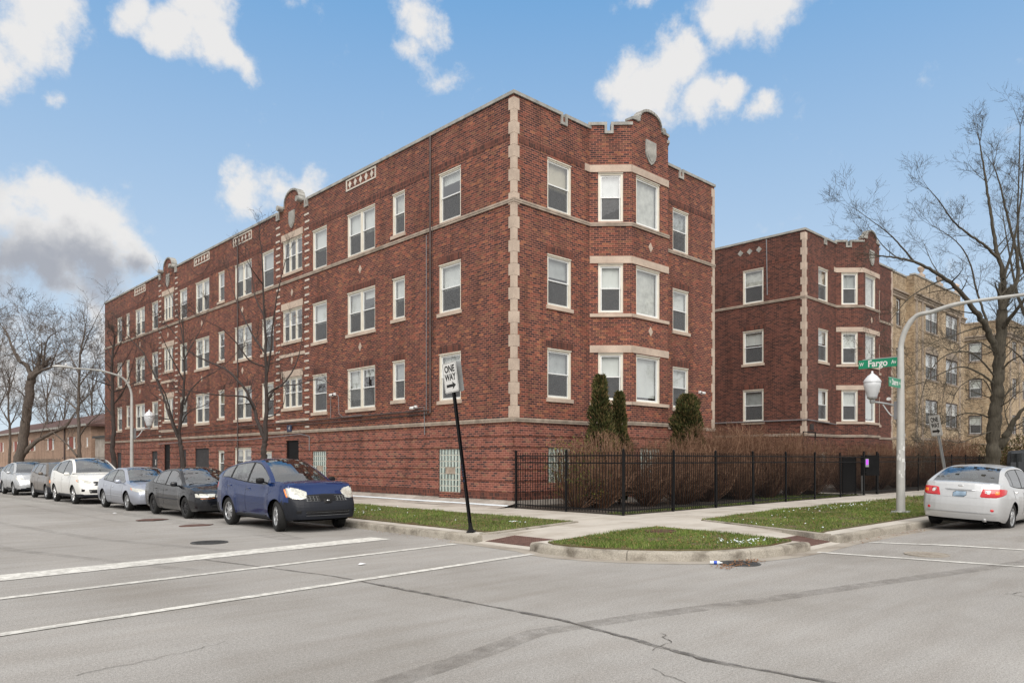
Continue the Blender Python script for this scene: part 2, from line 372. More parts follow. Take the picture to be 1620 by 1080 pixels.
# ---------------------------------------------------------------- camera, sky, light
F_PX=1180.0
YAW=R(46.44-90)
cam_d=bpy.data.cameras.new('camera'); cam=bpy.data.objects.new('camera',cam_d); C.objects.link(cam)
cam.location=(-16.72,-17.495,1.68); cam.rotation_euler=(R(90),0,YAW)
cam_d.sensor_width=36; cam_d.lens=F_PX/1620*36; cam_d.shift_y=187/1620; cam_d.clip_end=5000; cam_d.clip_start=.05
scene.camera=cam
sn,cs=math.sin(R(46.44)),math.cos(R(46.44))
def W(px,py,dep):            # a point seen at photo pixel (px,py) at a given distance along the view
    lat=(px-810)/F_PX*dep; z=1.68+(727-py)/F_PX*dep
    l,d=lat-.06,dep-24.2
    return Vector((sn*l+cs*d,-cs*l+sn*d,z))
def DIR(px,py):
    v=W(px,py,10.0)-Vector((-16.72,-17.495,1.68)); return v.normalized()
SUN_EL,SUN_AZ=R(48),R(222)     # azimuth clockwise from +Y
sd=Vector((math.sin(SUN_AZ)*math.cos(SUN_EL),math.cos(SUN_AZ)*math.cos(SUN_EL),math.sin(SUN_EL)))
sl=bpy.data.lights.new('sun','SUN'); sl.energy=1.3; sl.angle=R(60); sl.color=(1,.95,.89)
so=bpy.data.objects.new('sun',sl); C.objects.link(so); so.rotation_euler=(-sd).to_track_quat('-Z','Y').to_euler()

world=bpy.data.worlds.new('World'); scene.world=world; world.use_nodes=True
nt=world.node_tree; L=nt.links; bg=nt.nodes['Background']
sky=N(nt,'ShaderNodeTexSky'); sky.sky_type='NISHITA'; sky.sun_disc=False; sky.sun_elevation=SUN_EL; sky.sun_rotation=SUN_AZ
sky.altitude=200; sky.air_density=1.0; sky.dust_density=1.2; sky.ozone_density=1.5
tc=N(nt,'ShaderNodeTexCoord'); vec=tc.outputs['Generated']
SKYK=.085
nz1=N(nt,'ShaderNodeTexNoise'); nz1.inputs['Scale'].default_value=7; nz1.inputs['Detail'].default_value=8; nz1.inputs['Roughness'].default_value=.6; L.new(vec,nz1.inputs['Vector'])
sub=N(nt,'ShaderNodeVectorMath',operation='SUBTRACT'); L.new(nz1.outputs['Color'],sub.inputs[0]); sub.inputs[1].default_value=(.5,.5,.5)
scl=N(nt,'ShaderNodeVectorMath',operation='SCALE'); L.new(sub.outputs[0],scl.inputs[0]); scl.inputs['Scale'].default_value=.11
wv=N(nt,'ShaderNodeVectorMath',operation='ADD'); L.new(vec,wv.inputs[0]); L.new(scl.outputs[0],wv.inputs[1])
nz2=N(nt,'ShaderNodeTexNoise'); nz2.inputs['Scale'].default_value=17; nz2.inputs['Detail'].default_value=12; nz2.inputs['Roughness'].default_value=.64; L.new(vec,nz2.inputs['Vector'])
def blobs(lst):
    acc=None
    for px,py,rad,wt in lst:
        d=DIR(px,py)
        ds=N(nt,'ShaderNodeVectorMath',operation='DISTANCE'); L.new(wv.outputs[0],ds.inputs[0]); ds.inputs[1].default_value=tuple(d)
        r=rad/1180*(1/(1+((px-810)/1180)**2+((727-py)/1180)**2))**.5
        mr=N(nt,'ShaderNodeMapRange'); mr.inputs[1].default_value=0; mr.inputs[2].default_value=r*1.5; mr.inputs[3].default_value=wt; mr.inputs[4].default_value=0; L.new(ds.outputs['Value'],mr.inputs[0])
        if acc is None: acc=mr.outputs[0]
        else:
            mx=N(nt,'ShaderNodeMath',operation='SMOOTH_MAX'); mx.inputs[2].default_value=.12; L.new(acc,mx.inputs[0]); L.new(mr.outputs[0],mx.inputs[1]); acc=mx.outputs[0]
    return acc
CL=[(40,40,75,1),(0,90,60,1),(85,60,45,1),(60,10,70,1),
    (220,15,45,.9),(285,45,50,.95),(345,75,48,.95),(372,88,32,.8),(250,62,30,.75),(320,5,55,.95),
    (672,40,45,.82),(660,90,40,.74),(690,125,34,.66),(650,20,34,.7),(705,50,26,.7),
    (90,148,22,.62),(733,148,16,.55),
    (400,275,45,1),(385,300,42,1),(430,300,40,1),(480,300,35,.7),(360,280,25,.8),(412,250,18,.8),
    (30,350,70,1),(100,330,55,1),(165,350,60,1),(200,380,50,.9),(60,400,90,1),(150,400,75,1),(220,395,50,.9),(0,440,70,1),(90,440,80,.85),(10,320,45,.9),
    (150,485,35,.7),(60,540,60,.72),(170,550,60,.72),(110,570,80,.72),(20,560,80,.7),
    (1060,95,52,1),(1020,130,50,1),(985,110,42,.9),(1080,60,34,.9),(1100,150,42,.9),(1145,150,34,.9),(1010,160,30,.8),(1200,180,28,.85),
    (1150,10,60,1),(1210,5,70,.9),(1270,0,50,.7),(1120,20,40,.8),(1020,-5,25,.6),
    (-300,200,200,1),(-200,500,160,.8),(1800,100,120,.7),(2000,300,160,.8),(400,-200,150,.9),(1000,-300,180,.9)]
cm=blobs(CL)
# detail eats into the soft blobs
ad=N(nt,'ShaderNodeMath',operation='MULTIPLY_ADD'); L.new(nz2.outputs['Fac'],ad.inputs[0]); ad.inputs[1].default_value=1.5; L.new(cm,ad.inputs[2])
dens=N(nt,'ShaderNodeMapRange'); dens.interpolation_type='SMOOTHSTEP'; dens.inputs[1].default_value=.98; dens.inputs[2].default_value=1.48; dens.inputs[3].default_value=0; dens.inputs[4].default_value=.97; L.new(ad.outputs[0],dens.inputs[0])
dk=blobs([(60,450,75,1),(150,430,60,1),(215,418,40,.8),(-20,430,80,1),(100,420,45,.8),(70,480,60,.9),(10,465,60,.9),(1200,40,40,.2),(-300,300,250,.9)])
dka=N(nt,'ShaderNodeMath',operation='MULTIPLY_ADD'); L.new(nz2.outputs['Fac'],dka.inputs[0]); dka.inputs[1].default_value=.6; L.new(dk,dka.inputs[2])
dkm=N(nt,'ShaderNodeMapRange'); dkm.interpolation_type='SMOOTHSTEP'; dkm.inputs[1].default_value=.45; dkm.inputs[2].default_value=1.05; L.new(dka.outputs[0],dkm.inputs[0])
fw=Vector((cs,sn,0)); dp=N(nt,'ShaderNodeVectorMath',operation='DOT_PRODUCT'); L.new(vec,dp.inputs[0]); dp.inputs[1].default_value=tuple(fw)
ov=N(nt,'ShaderNodeMapRange'); ov.interpolation_type='SMOOTHSTEP'; ov.inputs[1].default_value=.71; ov.inputs[2].default_value=.58; L.new(dp.outputs['Value'],ov.inputs[0])  # cloud cover added outside the view, whitens reflections and ambient light
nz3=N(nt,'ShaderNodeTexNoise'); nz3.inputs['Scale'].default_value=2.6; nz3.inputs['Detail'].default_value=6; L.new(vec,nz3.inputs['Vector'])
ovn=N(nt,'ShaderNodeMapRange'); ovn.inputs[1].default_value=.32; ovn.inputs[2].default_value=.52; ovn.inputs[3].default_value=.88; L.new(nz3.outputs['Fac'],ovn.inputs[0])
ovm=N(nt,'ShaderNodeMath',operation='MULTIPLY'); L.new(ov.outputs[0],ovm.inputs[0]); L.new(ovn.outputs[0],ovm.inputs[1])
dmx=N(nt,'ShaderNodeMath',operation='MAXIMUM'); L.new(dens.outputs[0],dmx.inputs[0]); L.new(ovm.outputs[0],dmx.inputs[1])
ccol=mix(nt,dkm.outputs[0],(.84,.83,.82,1),(.40,.42,.47,1))
# pale hazy air low down, as the sky itself
sp=N(nt,'ShaderNodeSeparateXYZ'); L.new(vec,sp.inputs[0])
hz=N(nt,'ShaderNodeMapRange'); hz.inputs[1].default_value=0; hz.inputs[2].default_value=.55; hz.inputs[3].default_value=1; hz.inputs[4].default_value=0; L.new(sp.outputs[2],hz.inputs[0])
skm=N(nt,'ShaderNodeVectorMath',operation='SCALE'); L.new(sky.outputs[0],skm.inputs[0]); skm.inputs['Scale'].default_value=SKYK
tint=mix(nt,1.0,skm.outputs[0],(1.0,1.0,1.0,1),'MULTIPLY')
base=mix(nt,hz.outputs[0],mix(nt,.80,tint,(.18,.44,.81,1)),mix(nt,.9,tint,(.74,.85,.94,1)))
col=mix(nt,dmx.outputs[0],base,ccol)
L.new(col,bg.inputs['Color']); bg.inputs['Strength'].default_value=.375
scene.view_settings.view_transform='Standard'; scene.view_settings.look='None'; scene.view_settings.exposure=1.42; scene.view_settings.gamma=1
scene.cycles.max_bounces=8; scene.cycles.transparent_max_bounces=24; scene.cycles.use_denoising=True
scene.cycles.caustics_reflective=False; scene.cycles.caustics_refractive=False
# ---------------------------------------------------------------- ground, roads, kerbs
def sst(a,b,x):
    t=max(0,min(1,(x-a)/(b-a))); return t*t*(3-2*t)
def hroad(x,y): return .10*sst(-3.5,2.5,x)*sst(-11.35,-13.2,y)*(1 if y>-20 else max(0,(24+y)/4)) - .0065*max(0,y-3)
g=MB(); g.quad((-900,-900,-1.6),(900,-900,-1.6),(900,900,-1.6),(-900,900,-1.6)); o=g.build('ground',M['gutter']); tag(o,kind='structure')
def rng(a,b,s):
    n=max(1,round((b-a)/s)); return [a+(b-a)*i/n for i in range(n+1)]
g=MB()
xs=rng(-120,-20,20)+rng(-20,12,.8)[1:]+rng(12,200,10)[1:]; ys=rng(-80,-26,10)+rng(-26,-8,.6)[1:]+rng(-8,0,2)[1:]+rng(0,220,20)[1:]
vs=[(x,y,hroad(x,y)) for y in ys for x in xs]; nx=len(xs)
g.add(vs,[(j*nx+i,j*nx+i+1,(j+1)*nx+i+1,(j+1)*nx+i) for j in range(len(ys)-1) for i in range(nx-1)])
g.smooth=True; o=g.build('road',M['asphalt'],angle=0); tag(o,kind='structure')

ARC=[(-6.95,-7.7),(-7.13,-8.2),(-7.13,-8.75),(-6.98,-9.35),(-6.7,-9.9),(-6.3,-10.42),(-5.8,-10.85),(-5.15,-11.12),(-4.3,-11.28),(-3.2,-11.3)]
# concrete pavement of the corner, leaving out the two dropped crossings
outer=[(-6.7,200),(-6.7,-6.1),(-5.0,-6.1),(-5.0,-7.7),(-6.8,-7.7)]+[(x+.14,y+.1) for x,y in ARC[1:-1]]+[(-3.2,-11.15),(-3.0,-9.3),(-1.25,-9.3),(-1.65,-11.0),(200,-11.0),(200,-5.0),(190,0),(190,200)]
g=MB(); g.slab(outer,-1.5,.15); o=g.build('sidewalk',M['concrete']); tag(o,kind='structure')
g=MB()
g.slab([(-6.9,-6.1),(-5.0,-6.1),(-5.0,-7.7),(-6.9,-7.7)],-.1,0)
for k in range(len(g.v)):
    x,y,z=g.v[k]
    if z==0: g.v[k]=(x,y,.15 if x>-5.5 else .012)
b=len(g.v); g.slab([(-3.2,-11.3),(-1.65,-11.2),(-1.25,-9.3),(-3.0,-9.3)],-.1,0)
for k in range(b,len(g.v)):
    x,y,z=g.v[k]
    if z==0: g.v[k]=(x,y,.15 if y>-10 else .012)
o=g.build('sidewalk_ramp',M['concrete']); tag(o,kind='structure')
# joints scored across the pavement
g=MB()
for y in rng(-4.4,44,1.55): g.box(-3.0,-1.0,y-.006,y+.006,.148,.1535)
for x in rng(1,60,1.55): g.box(x-.006,x+.006,-6.4,-5.0+.03*x*0,.148,.1535)
for y in rng(-5,44,3.1): g.box(-6.68,-6.32,y-.006,y+.006,.148,.1535)
for x in rng(0,60,3.1): g.box(x-.006,x+.006,-10.98,-10.62,.148,.1535)
g.box(-6.2,-2.0,-6.62,-6.608,.148,.1535) if False else None
g.add([(-3.0,-5.2,.1535),(-2.99,-5.2,.1535),(-2.65,-7.5,.1535),(-2.66,-7.5,.1535)],[(0,1,2,3)])
g.add([(-.5,-5.0,.1535),(-.49,-5.0,.1535),(-.25,-7.0,.1535),(-.26,-7.0,.1535)],[(0,1,2,3)])
o=g.build('sidewalk_joint',M['gutter']); tag(o,kind='structure')

def kerb(line,name='kerb',w=.17,gaps=True):
    # profile swept along the line (road side to the right), in cast lengths
    g=MB(); prof=[(0,-1.4),(.0,.105),(.015,.135),(.045,.152),(w,.157),(w,-1.4)]
    pts=[Vector((*p,0)) for p in line]; vs=[];n=len(prof)
    for i,p in enumerate(pts):
        d=(pts[min(i+1,len(pts)-1)]-pts[max(i-1,0)]).normalized(); nn=Vector((-d.y,d.x,0))
        for a,z in prof:
            q=p+nn*a; vs.append((q.x,q.y,z))
    fs=[]
    for i in range(len(pts)-1):
        for k in range(n-1): fs.append((i*n+k,i*n+k+1,(i+1)*n+k+1,(i+1)*n+k))
    fs.append(tuple(range(n))); fs.append(tuple(range(len(vs)-1,len(vs)-n-1,-1)))
    g.add(vs,fs); g.smooth=True
    o=g.build(name,M['kerb'],angle=50); return tag(o,kind='structure')

def kerb_run(line,step=3.0,gap=.012):
    pts=[Vector((*p,0)) for p in line]; cum=[0]
    for a,b in zip(pts,pts[1:]): cum.append(cum[-1]+(b-a).length)
    def at(s):
        for i in range(len(pts)-1):
            if s<=cum[i+1]+1e-6: return pts[i].lerp(pts[i+1],(s-cum[i])/(cum[i+1]-cum[i]))
        return pts[-1]
    s=0
    while s<cum[-1]-.05:
        e=min(cum[-1],s+step); st=step
        if cum[-1]-e<.5: e=cum[-1]
        mids=[c for c in cum if s+.05<c<e-.05]
        q=[at(s+gap/2)]+[at(c) for c in mids]+[at(e-gap/2)]
        kerb([(p.x,p.y) for p in q]); s=e
        if s>70: step=40
kerb_run([(-6.85,200),(-6.85,60)],140); kerb_run([(-6.85,60),(-6.85,-6.08)],3.05)
kerb_run(ARC,2.2); kerb_run([(-1.68,-11.15),(50,-11.15)],3.05); kerb_run([(50,-11.15),(200,-11.15)],150)
# low edging beside the dropped crossing
g=MB(); g.slab([(-6.66,-6.07),(-6.3,-6.1),(-3.0,-5.42),(-2.98,-5.3),(-6.3,-5.97),(-6.66,-5.95)],-.05,.185); o=g.build('kerb',M['kerb']); tag(o,kind='structure')
g=MB(); g.slab([(-.22,-7.2),(-.34,-7.22),(-1.72,-10.7),(-1.62,-11.0),(-1.5,-10.7)],-.05,.18); o=g.build('kerb',M['kerb']); tag(o,kind='structure')
# gutter pan
g=MB()
def ribbon(g,pts,w,z,side=0,mi=0,hz=False,ws=None):
    P=[Vector((*p,0)) for p in pts]; vs=[]
    for i,p in enumerate(P):
        d=(P[min(i+1,len(P)-1)]-P[max(i-1,0)]).normalized(); nn=Vector((-d.y,d.x,0)); ww=ws[i] if ws else w
        a=p+nn*ww*(.5+side/2); b=p-nn*ww*(.5-side/2)
        vs+= [(a.x,a.y,z+hroad(a.x,a.y)),(b.x,b.y,z+hroad(b.x,b.y))]
    g.add(vs,[(2*i,2*i+1,2*i+3,2*i+2) for i in range(len(P)-1)],mi)
ribbon(g,[(-6.86,200),(-6.86,-6.1),(-6.92,-7.7)]+ARC[1:-1]+[(-3.2,-11.31),(-1.6,-11.17),(200,-11.17)],.32,.004,side=-1)
o=g.build('gutter',M['gutter']); tag(o,kind='structure')
def dense(a,b,n=24,wob=.0,seed=0):
    r=random.Random(seed); return [(a[0]+(b[0]-a[0])*i/n+r.uniform(-wob,wob),a[1]+(b[1]-a[1])*i/n+r.uniform(-wob,wob)) for i in range(n+1)]
g=MB(); ribbon(g,dense((-7.75,-4.0),(-17.5,-5.15)),.62,.008); o=g.build('stop_line',M['paint']); tag(o,kind='structure')
for a,b,w in (((-7.3,-5.95),(-17.5,-6.95),.15),((-7.3,-8.12),(-17.5,-9.15),.15),((-.98,-11.5),(.1,-21),.15),((-3.36,-11.5),(-1.8,-21),.15)):
    g=MB(); ribbon(g,dense(a,b,40),w,.008); o=g.build('crosswalk_line',M['paint']); tag(o,kind='structure')
g=MB(); ribbon(g,dense((-13.0,1.5),(-13.0,45),30),.10,.008); ribbon(g,dense((-13.25,1.5),(-13.25,45),30),.10,.008)
r5=random.Random(5)
def crack(pts,w,seed,wob=.05,sub=6):
    r=random.Random(seed); out=[]
    for a,b in zip(pts,pts[1:]):
        for k in range(sub):
            t=k/sub; out.append((a[0]+(b[0]-a[0])*t+r.uniform(-wob,wob),a[1]+(b[1]-a[1])*t+r.uniform(-wob,wob)))
    out.append(pts[-1]); return out,[w*r.uniform(.4,1.4) for _ in out]
main=[(-11.9,-4.6),(-11.5,-6.4),(-11.18,-7.98),(-11.07,-10.32),(-10.98,-12.14),(-11.1,-13.2),(-11.25,-14.1),(-11.1,-15.3),(-11.0,-17.0)]
g=MB()
p,w=crack(main,.012,2,.02,10); ribbon(g,p,.02,.007,ws=w)
for pts,w0,sd_ in (([W(360,1014,6.9)[:2],W(300,1030,6.55)[:2],W(210,1050,6.15)[:2],W(120,1072,5.8)[:2]],.006,3),
                  ([(-11.75,-13.9),(-12.0,-14.5),(-12.05,-15.2)],.007,4),([(-11.3,-13.6),(-10.9,-13.5),(-10.7,-13.25)],.008,5),
                  ([(-6.2,-15.4),(-5.9,-15.3),(-5.8,-15.0),(-5.5,-15.1)],.010,6),([(-9,-3),(-8.8,-1.5),(-9.2,.2)],.01,7),([(-10.4,4),(-10.5,12),(-10.3,22)],.012,8)):
    p,w=crack(pts,w0,sd_,.03); ribbon(g,p,w0,.0065,ws=w)
o=g.build('road_crack',M['crackm']); tag(o,kind='structure')
g=MB(); p,w=crack([(a+.03,b) for a,b in main],.075,12,.01,8); ribbon(g,p,.1,.005,ws=[x*(.5 if q[1]>-9 else 1.0) for x,q in zip(w,p)])
o=g.build('tar_seam',M['tar']); tag(o,kind='structure')
g=MB()
ribbon(g,[(-17,-12.9),(-15.5,-12.95),(-13.51,-12.8),(-12.4,-12.6),(-11.54,-12.4),(-10.2,-12.65),(-8.46,-13.08),(-6,-13.6),(-2.29,-14.44),(4,-15.2)],.26,.006)
o=g.build('tyre_track',M['track']); tag(o,kind='structure'); g=MB()
ribbon(g,[(-13.5,30),(-13.2,10),(-12.2,0),(-11,-4)],.25,.006); ribbon(g,[(-15,30),(-14.8,10),(-13.9,-1),(-12.4,-6)],.22,.006)
ribbon(g,[(-9.3,40),(-9.3,10),(-9.2,-3)],.5,.0055)
o=g.build('tyre_track',M['track2']); tag(o,kind='structure')
# rusty utility plates in the road and round covers
def cover(name,c,r,label,mat):
    g=MB(); z=hroad(*c)
    g.lathe([(0,.012),(r*.86,.012),(r*.88,.006),(r*.92,.006),(r*.93,.014),(r,.014),(r,-.02)],(c[0],c[1],z),28)
    for i in range(-4,5):
        q=(r*.8)**2-(i*r*.18)**2
        if q>0: g.box(c[0]-q**.5,c[0]+q**.5,c[1]+i*r*.18-.012,c[1]+i*r*.18+.012,z+.0125,z+.019)
    o=g.build(name,mat); tag(o,label,'manhole cover')
cover('manhole_cover',(-10.74,-2.3),.36,'dark round manhole cover set in the road beside the thick stop line',M['manhole'])
cover('manhole_cover',(-2.35,-13.0),.36,'pale round manhole cover on a crosswalk line near the silver sedan',M['gutter'])
cover('utility_cover',(-3.75,-8.35),.33,'rusty round cover set in the grass of the corner island',M['rust'])
bpy.data.objects['utility_cover'].location.z=.195
for c,lb in (((-9.6,4.7),'rusty brown patch plate in the road beside the charcoal sedan'),((-9.4,2.0),'rusty brown patch plate in the road beside the blue crossover')):
    g=MB(); r=random.Random(c[1]); n=14
    g.slab([(c[0]+.42*math.cos(k*6.283/n)*r.uniform(.75,1.1),c[1]+.3*math.sin(k*6.283/n)*r.uniform(.75,1.1)) for k in range(n)],-.01,.008)
    o=g.build('utility_plate',M['rust']); tag(o,lb,'utility plate')
V1=[(-6.3,80),(-6.3,-5.93),(-3.0,-5.28),(-3.2,80)]
V2=[(-6.78,-8.0),(-2.7,-7.5),(-3.3,-10.98),(-4.25,-11.06),(-5.08,-10.9),(-5.72,-10.66),(-6.16,-10.28),(-6.53,-9.8),(-6.8,-9.28),(-6.94,-8.7),(-6.93,-8.3)]
V3=[(-0.3,-7.15),(4,-6.7),(80,-6.6),(80,-10.58),(4,-10.55),(-.9,-10.6),(-1.48,-10.72)]
def inside(p,poly):
    x,y=p;c=False;n=len(poly)
    for i in range(n):
        x1,y1=poly[i];x2,y2=poly[(i+1)%n]
        if (y1>y)!=(y2>y) and x<(x2-x1)*(y-y1)/(y2-y1)+x1: c=not c
    return c
# drain grate at the corner
root=empty('drain_grate',(-5.75,-11.28,0),R(-20),'dark iron drain grate choked with leaves at the corner kerb','drain grate')
g=MB(); g.lathe([(.29,.004),(.31,.012),(.34,.012),(.35,-.02)],(0,0,0),28); g.build('rim',M['manhole'],root)
g=MB()
for i in range(-5,6):
    q=max(0,.29**2-(i*.052)**2)**.5
    g.box(-q,q,i*.052-.011,i*.052+.011,-.0,.010)
    if abs(i)<5: g.box(i*.07-.01,i*.07+.01,-q,q,-.002,.008)
g.build('grille',M['manhole'],root)
g=MB(); r=random.Random(3)
for k in range(190):
    a=r.uniform(-1,1)**3; x=-5.75+r.uniform(-.75,.6); yy=-11.30+r.gauss(0,.10)+(x+5.75)*.10; s=r.uniform(.012,.032); t=r.uniform(0,6.28)
    dx,dy=math.cos(t)*s,math.sin(t)*s; h=hroad(x,yy)
    g.add([(x-dx,yy-dy,h+.012),(x+dy*.5,yy-dx*.5,h+.02),(x+dx,yy+dy,h+r.uniform(.012,.035)),(x-dy*.5,yy+dx*.5,h+.014)],[(0,1,2,3)])
for k in range(900):       # leaves blown along the gutters
    if r.random()<.5: x=-6.95+abs(r.gauss(0,.12))*-1; yy=r.uniform(-6,30)
    else: x=r.uniform(-1.5,14); yy=-11.22-abs(r.gauss(0,.12))
    s=r.uniform(.008,.024); t=r.uniform(0,6.28); dx,dy=math.cos(t)*s,math.sin(t)*s; h=hroad(x,yy)
    g.add([(x-dx,yy-dy,h+.010),(x+dy*.5,yy-dx*.5,h+.016),(x+dx,yy+dy,h+.02),(x-dy*.5,yy+dx*.5,h+.012)],[(0,1,2,3)])
for k in range(1500):
    P_=r.choice([((-6.2,-3.1,-5.6,9),V1),((-6.9,-2.7,-11,-7.6),V2),((-1.4,14,-10.6,-6.7),V3),((-1.4,14,-10.6,-6.7),V3)]); b_=P_[0]; x=r.uniform(b_[0],b_[1]); yy=r.uniform(b_[2],b_[3])
    if not inside((x,yy),P_[1]): continue
    s=r.uniform(.012,.034); t=r.uniform(0,6.28); dx,dy=math.cos(t)*s,math.sin(t)*s; h=.20
    g.add([(x-dx,yy-dy,h+.010),(x+dy*.5,yy-dx*.5,h+.022),(x+dx,yy+dy,h+.02),(x-dy*.5,yy+dx*.5,h+.012)],[(0,1,2,3)])
o=g.build('leaf_litter',M['leaf_litter']); tag(o,kind='stuff')
# water bottle
root=empty('plastic_bottle',(-6.12,-11.08,.036),R(-58),'clear crushed water bottle with blue label lying by the kerb drain','bottle')
g=MB(); g.smooth=True; g.lathe([(0,-.10),(.028,-.10),(.034,-.09),(.033,-.04),(.030,-.035),(.034,-.03),(.033,.03),(.034,.06),(.02,.09),(.012,.10),(.012,.112)],(0,0,0),14,axis='x'); g.build('bottle_body',M['snow'],root)
g=MB(); g.smooth=True; g.lathe([(.0352,-.03),(.0355,.03)],(0,0,0),14,axis='x'); g.build('label_band',M['blue_paint'],root)
g=MB(); g.lathe([(.0,.125),(.014,.125),(.014,.108)],(0,0,0),12,axis='x'); g.build('cap',M['white'],root); root.scale=(.85,.8,.8)
# tactile plates on the ramps
def tactile(poly_fn,nu,nv,label):
    g=MB()
    def P(u,v,dz=0):
        a,b,c,d=poly_fn; x=(a[0]*(1-u)+b[0]*u)*(1-v)+(d[0]*(1-u)+c[0]*u)*v; y=(a[1]*(1-u)+b[1]*u)*(1-v)+(d[1]*(1-u)+c[1]*u)*v; z=(a[2]*(1-u)+b[2]*u)*(1-v)+(d[2]*(1-u)+c[2]*u)*v
        return (x,y,z+dz)
    g.add([P(0,0,-.02),P(1,0,-.02),P(1,1,-.02),P(0,1,-.02),P(0,0,.006),P(1,0,.006),P(1,1,.006),P(0,1,.006)],[(4,5,6,7),(0,1,5,4),(1,2,6,5),(2,3,7,6),(3,0,4,7)])
    for i in range(nu):
        for j in range(nv):
            u=(i+.5)/nu; v=(j+.5)/nv; e=.22/nu; f=.22/nv
            g.add([P(u-e,v-f,.006),P(u+e,v-f,.006),P(u+e,v+f,.006),P(u-e,v+f,.006),P(u-e*.6,v-f*.6,.012),P(u+e*.6,v-f*.6,.012),P(u+e*.6,v+f*.6,.012),P(u-e*.6,v+f*.6,.012)],[(4,5,6,7),(0,1,5,4),(1,2,6,5),(2,3,7,6),(3,0,4,7)])
    o=g.build('tactile_plate',M['rust']); tag(o,label,'tactile plate')
zr=lambda x:.012+(x+6.9)/1.9*.138
tactile([(-6.68,-6.15,zr(-6.68)),(-6.68,-7.65,zr(-6.68)),(-5.85,-7.6,zr(-5.85)),(-5.85,-6.15,zr(-5.85))],26,14,'rusty brown tactile plate on the dropped kerb beside the leaning black sign post')
zs=lambda y:.012+(y+11.3)/2.0*.138
tactile([(-3.1,-11.1,zs(-11.1)),(-1.72,-11.02,zs(-11.02)),(-1.55,-10.25,zs(-10.25)),(-3.05,-10.3,zs(-10.3))],24,14,'rusty brown tactile plate on the dropped kerb nearer the silver sedan')
# turf bases and grass
for P_ in (V1,V2,V3):
    g=MB(); g.slab(P_,.05,.178); o=g.build('grass_verge',M['turf']); tag(o,kind='structure')
def grass(poly,bb,n,hmin,hmax,seed,name='grass',zb=.176,dens=None,w=.006):
    r=random.Random(seed); vs=[];fs=[];k=0
    while k<n:
        x=r.uniform(bb[0],bb[1]); y=r.uniform(bb[2],bb[3])
        if not inside((x,y),poly): continue
        if dens and r.random()>dens(x,y): k+=1; continue
        if math.sin(x*3.1+math.sin(y*2.3)*2)*math.sin(y*2.7+x)>.66 and r.random()<.75: k+=1; continue
        h=r.uniform(hmin,hmax)*(1+.5*math.sin(x*1.7)*math.sin(y*1.9+1)); a=r.uniform(0,6.28); l=r.uniform(.1,.9)*h; b=r.uniform(0,6.28)
        dx,dy=math.cos(a)*w,math.sin(a)*w; i=len(vs)
        vs+=[(x-dx,y-dy,zb),(x+dx,y+dy,zb),(x+math.cos(b)*l,y+math.sin(b)*l,zb+h)]; fs.append((i,i+1,i+2)); k+=1
    me=bpy.data.meshes.new(name); me.from_pydata(vs,[],fs); me.materials.append(M['grass']); o=bpy.data.objects.new(name,me); C.objects.link(o); tag(o,kind='stuff'); return o
grass(V1,(-6.3,-2.9,-6,7),34000,.025,.06,1)
grass(V1,(-6.3,-2.9,7,60),26000,.04,.08,2,w=.012)
grass(V2,(-7,-2.6,-11.1,-7.4),21000,.025,.06,3)
grass(V3,(-1.6,11,-10.8,-6.5),46000,.025,.065,4)
grass(V3,(11,60,-10.8,-6.5),26000,.04,.09,5,w=.012)
# snow remnants and litter flakes on the grass
g=MB(); r=random.Random(8)
def flakes(cx,cy,sx,sy,n,zb=.20,s0=.012,s1=.04):
    for k in range(n):
        x=r.gauss(cx,sx); yy=r.gauss(cy,sy)
        if not (inside((x,yy),V1) or inside((x,yy),V2) or inside((x,yy),V3)): continue
        s=r.uniform(s0,s1)*r.uniform(.5,1); m=5; a0=r.uniform(0,6)
        g.add([(x+s*math.cos(a0+q*6.283/m)*r.uniform(.6,1.2),yy+s*math.sin(a0+q*6.283/m)*r.uniform(.6,1.2),zb+r.uniform(0,.02)) for q in range(m)]+[(x,yy,zb+.025)],[(q,(q+1)%m,m) for q in range(m)])
flakes(-4.4,-10.35,.30,.25,22,s1=.03); flakes(-4.2,-10.6,.3,.2,30); flakes(-5.5,1.2,.5,.5,14,s1=.08); flakes(-4.4,-4.6,.2,.2,8,s1=.07); flakes(-4.8,2.0,.8,2.5,30); flakes(7.5,-7.3,1.5,.25,44,s1=.045); flakes(3.5,-7.7,1.2,.4,8,s1=.04); flakes(5.0,-8.2,4,.9,12); flakes(0,-8.6,1,.5,10)
o=g.build('snow_remnants',M['snow']); tag(o,kind='stuff')
# sloping cement apron along the west wall with the last of the snow in it
g=MB(); g.prism([(-.95,.10),(-.95,.158),(-.62,.185),(-.35,.24),(0.02,.30),(0.02,.10)],0,0)
g=MB()
ysl=rng(-.2,45.4,.6); pr=[(-1.0,.152),(-.70,.175),(-.45,.20),(-.22,.26),(0.0,.33)]
vs=[(x+.02*math.sin(yy*2.1+x*5),yy,z+.012*math.sin(yy*1.3+x*9)) for yy in ysl for x,z in pr]; n=len(pr)
g.add(vs,[(i*n+k,i*n+k+1,(i+1)*n+k+1,(i+1)*n+k) for i in range(len(ysl)-1) for k in range(n-1)]); g.smooth=True
o=g.build('cement_apron',M['foundation'],angle=0); tag(o,kind='structure')
g=MB(); vs=[]
ysl=rng(-.2,20,.12); r=random.Random(4)
for yy in ysl:
    w=.10+.05*math.sin(yy*1.7)+r.uniform(-.03,.03); c=-.42+.03*math.sin(yy*.9)
    vs+=[(c-w,yy,.203),(c-w*.4,yy,.228),(c+w*.5,yy,.232),(c+w,yy,.225)]
g.add(vs,[(i*4+k,i*4+k+1,(i+1)*4+k+1,(i+1)*4+k) for i in range(len(ysl)-1) for k in range(3)]); g.smooth=True
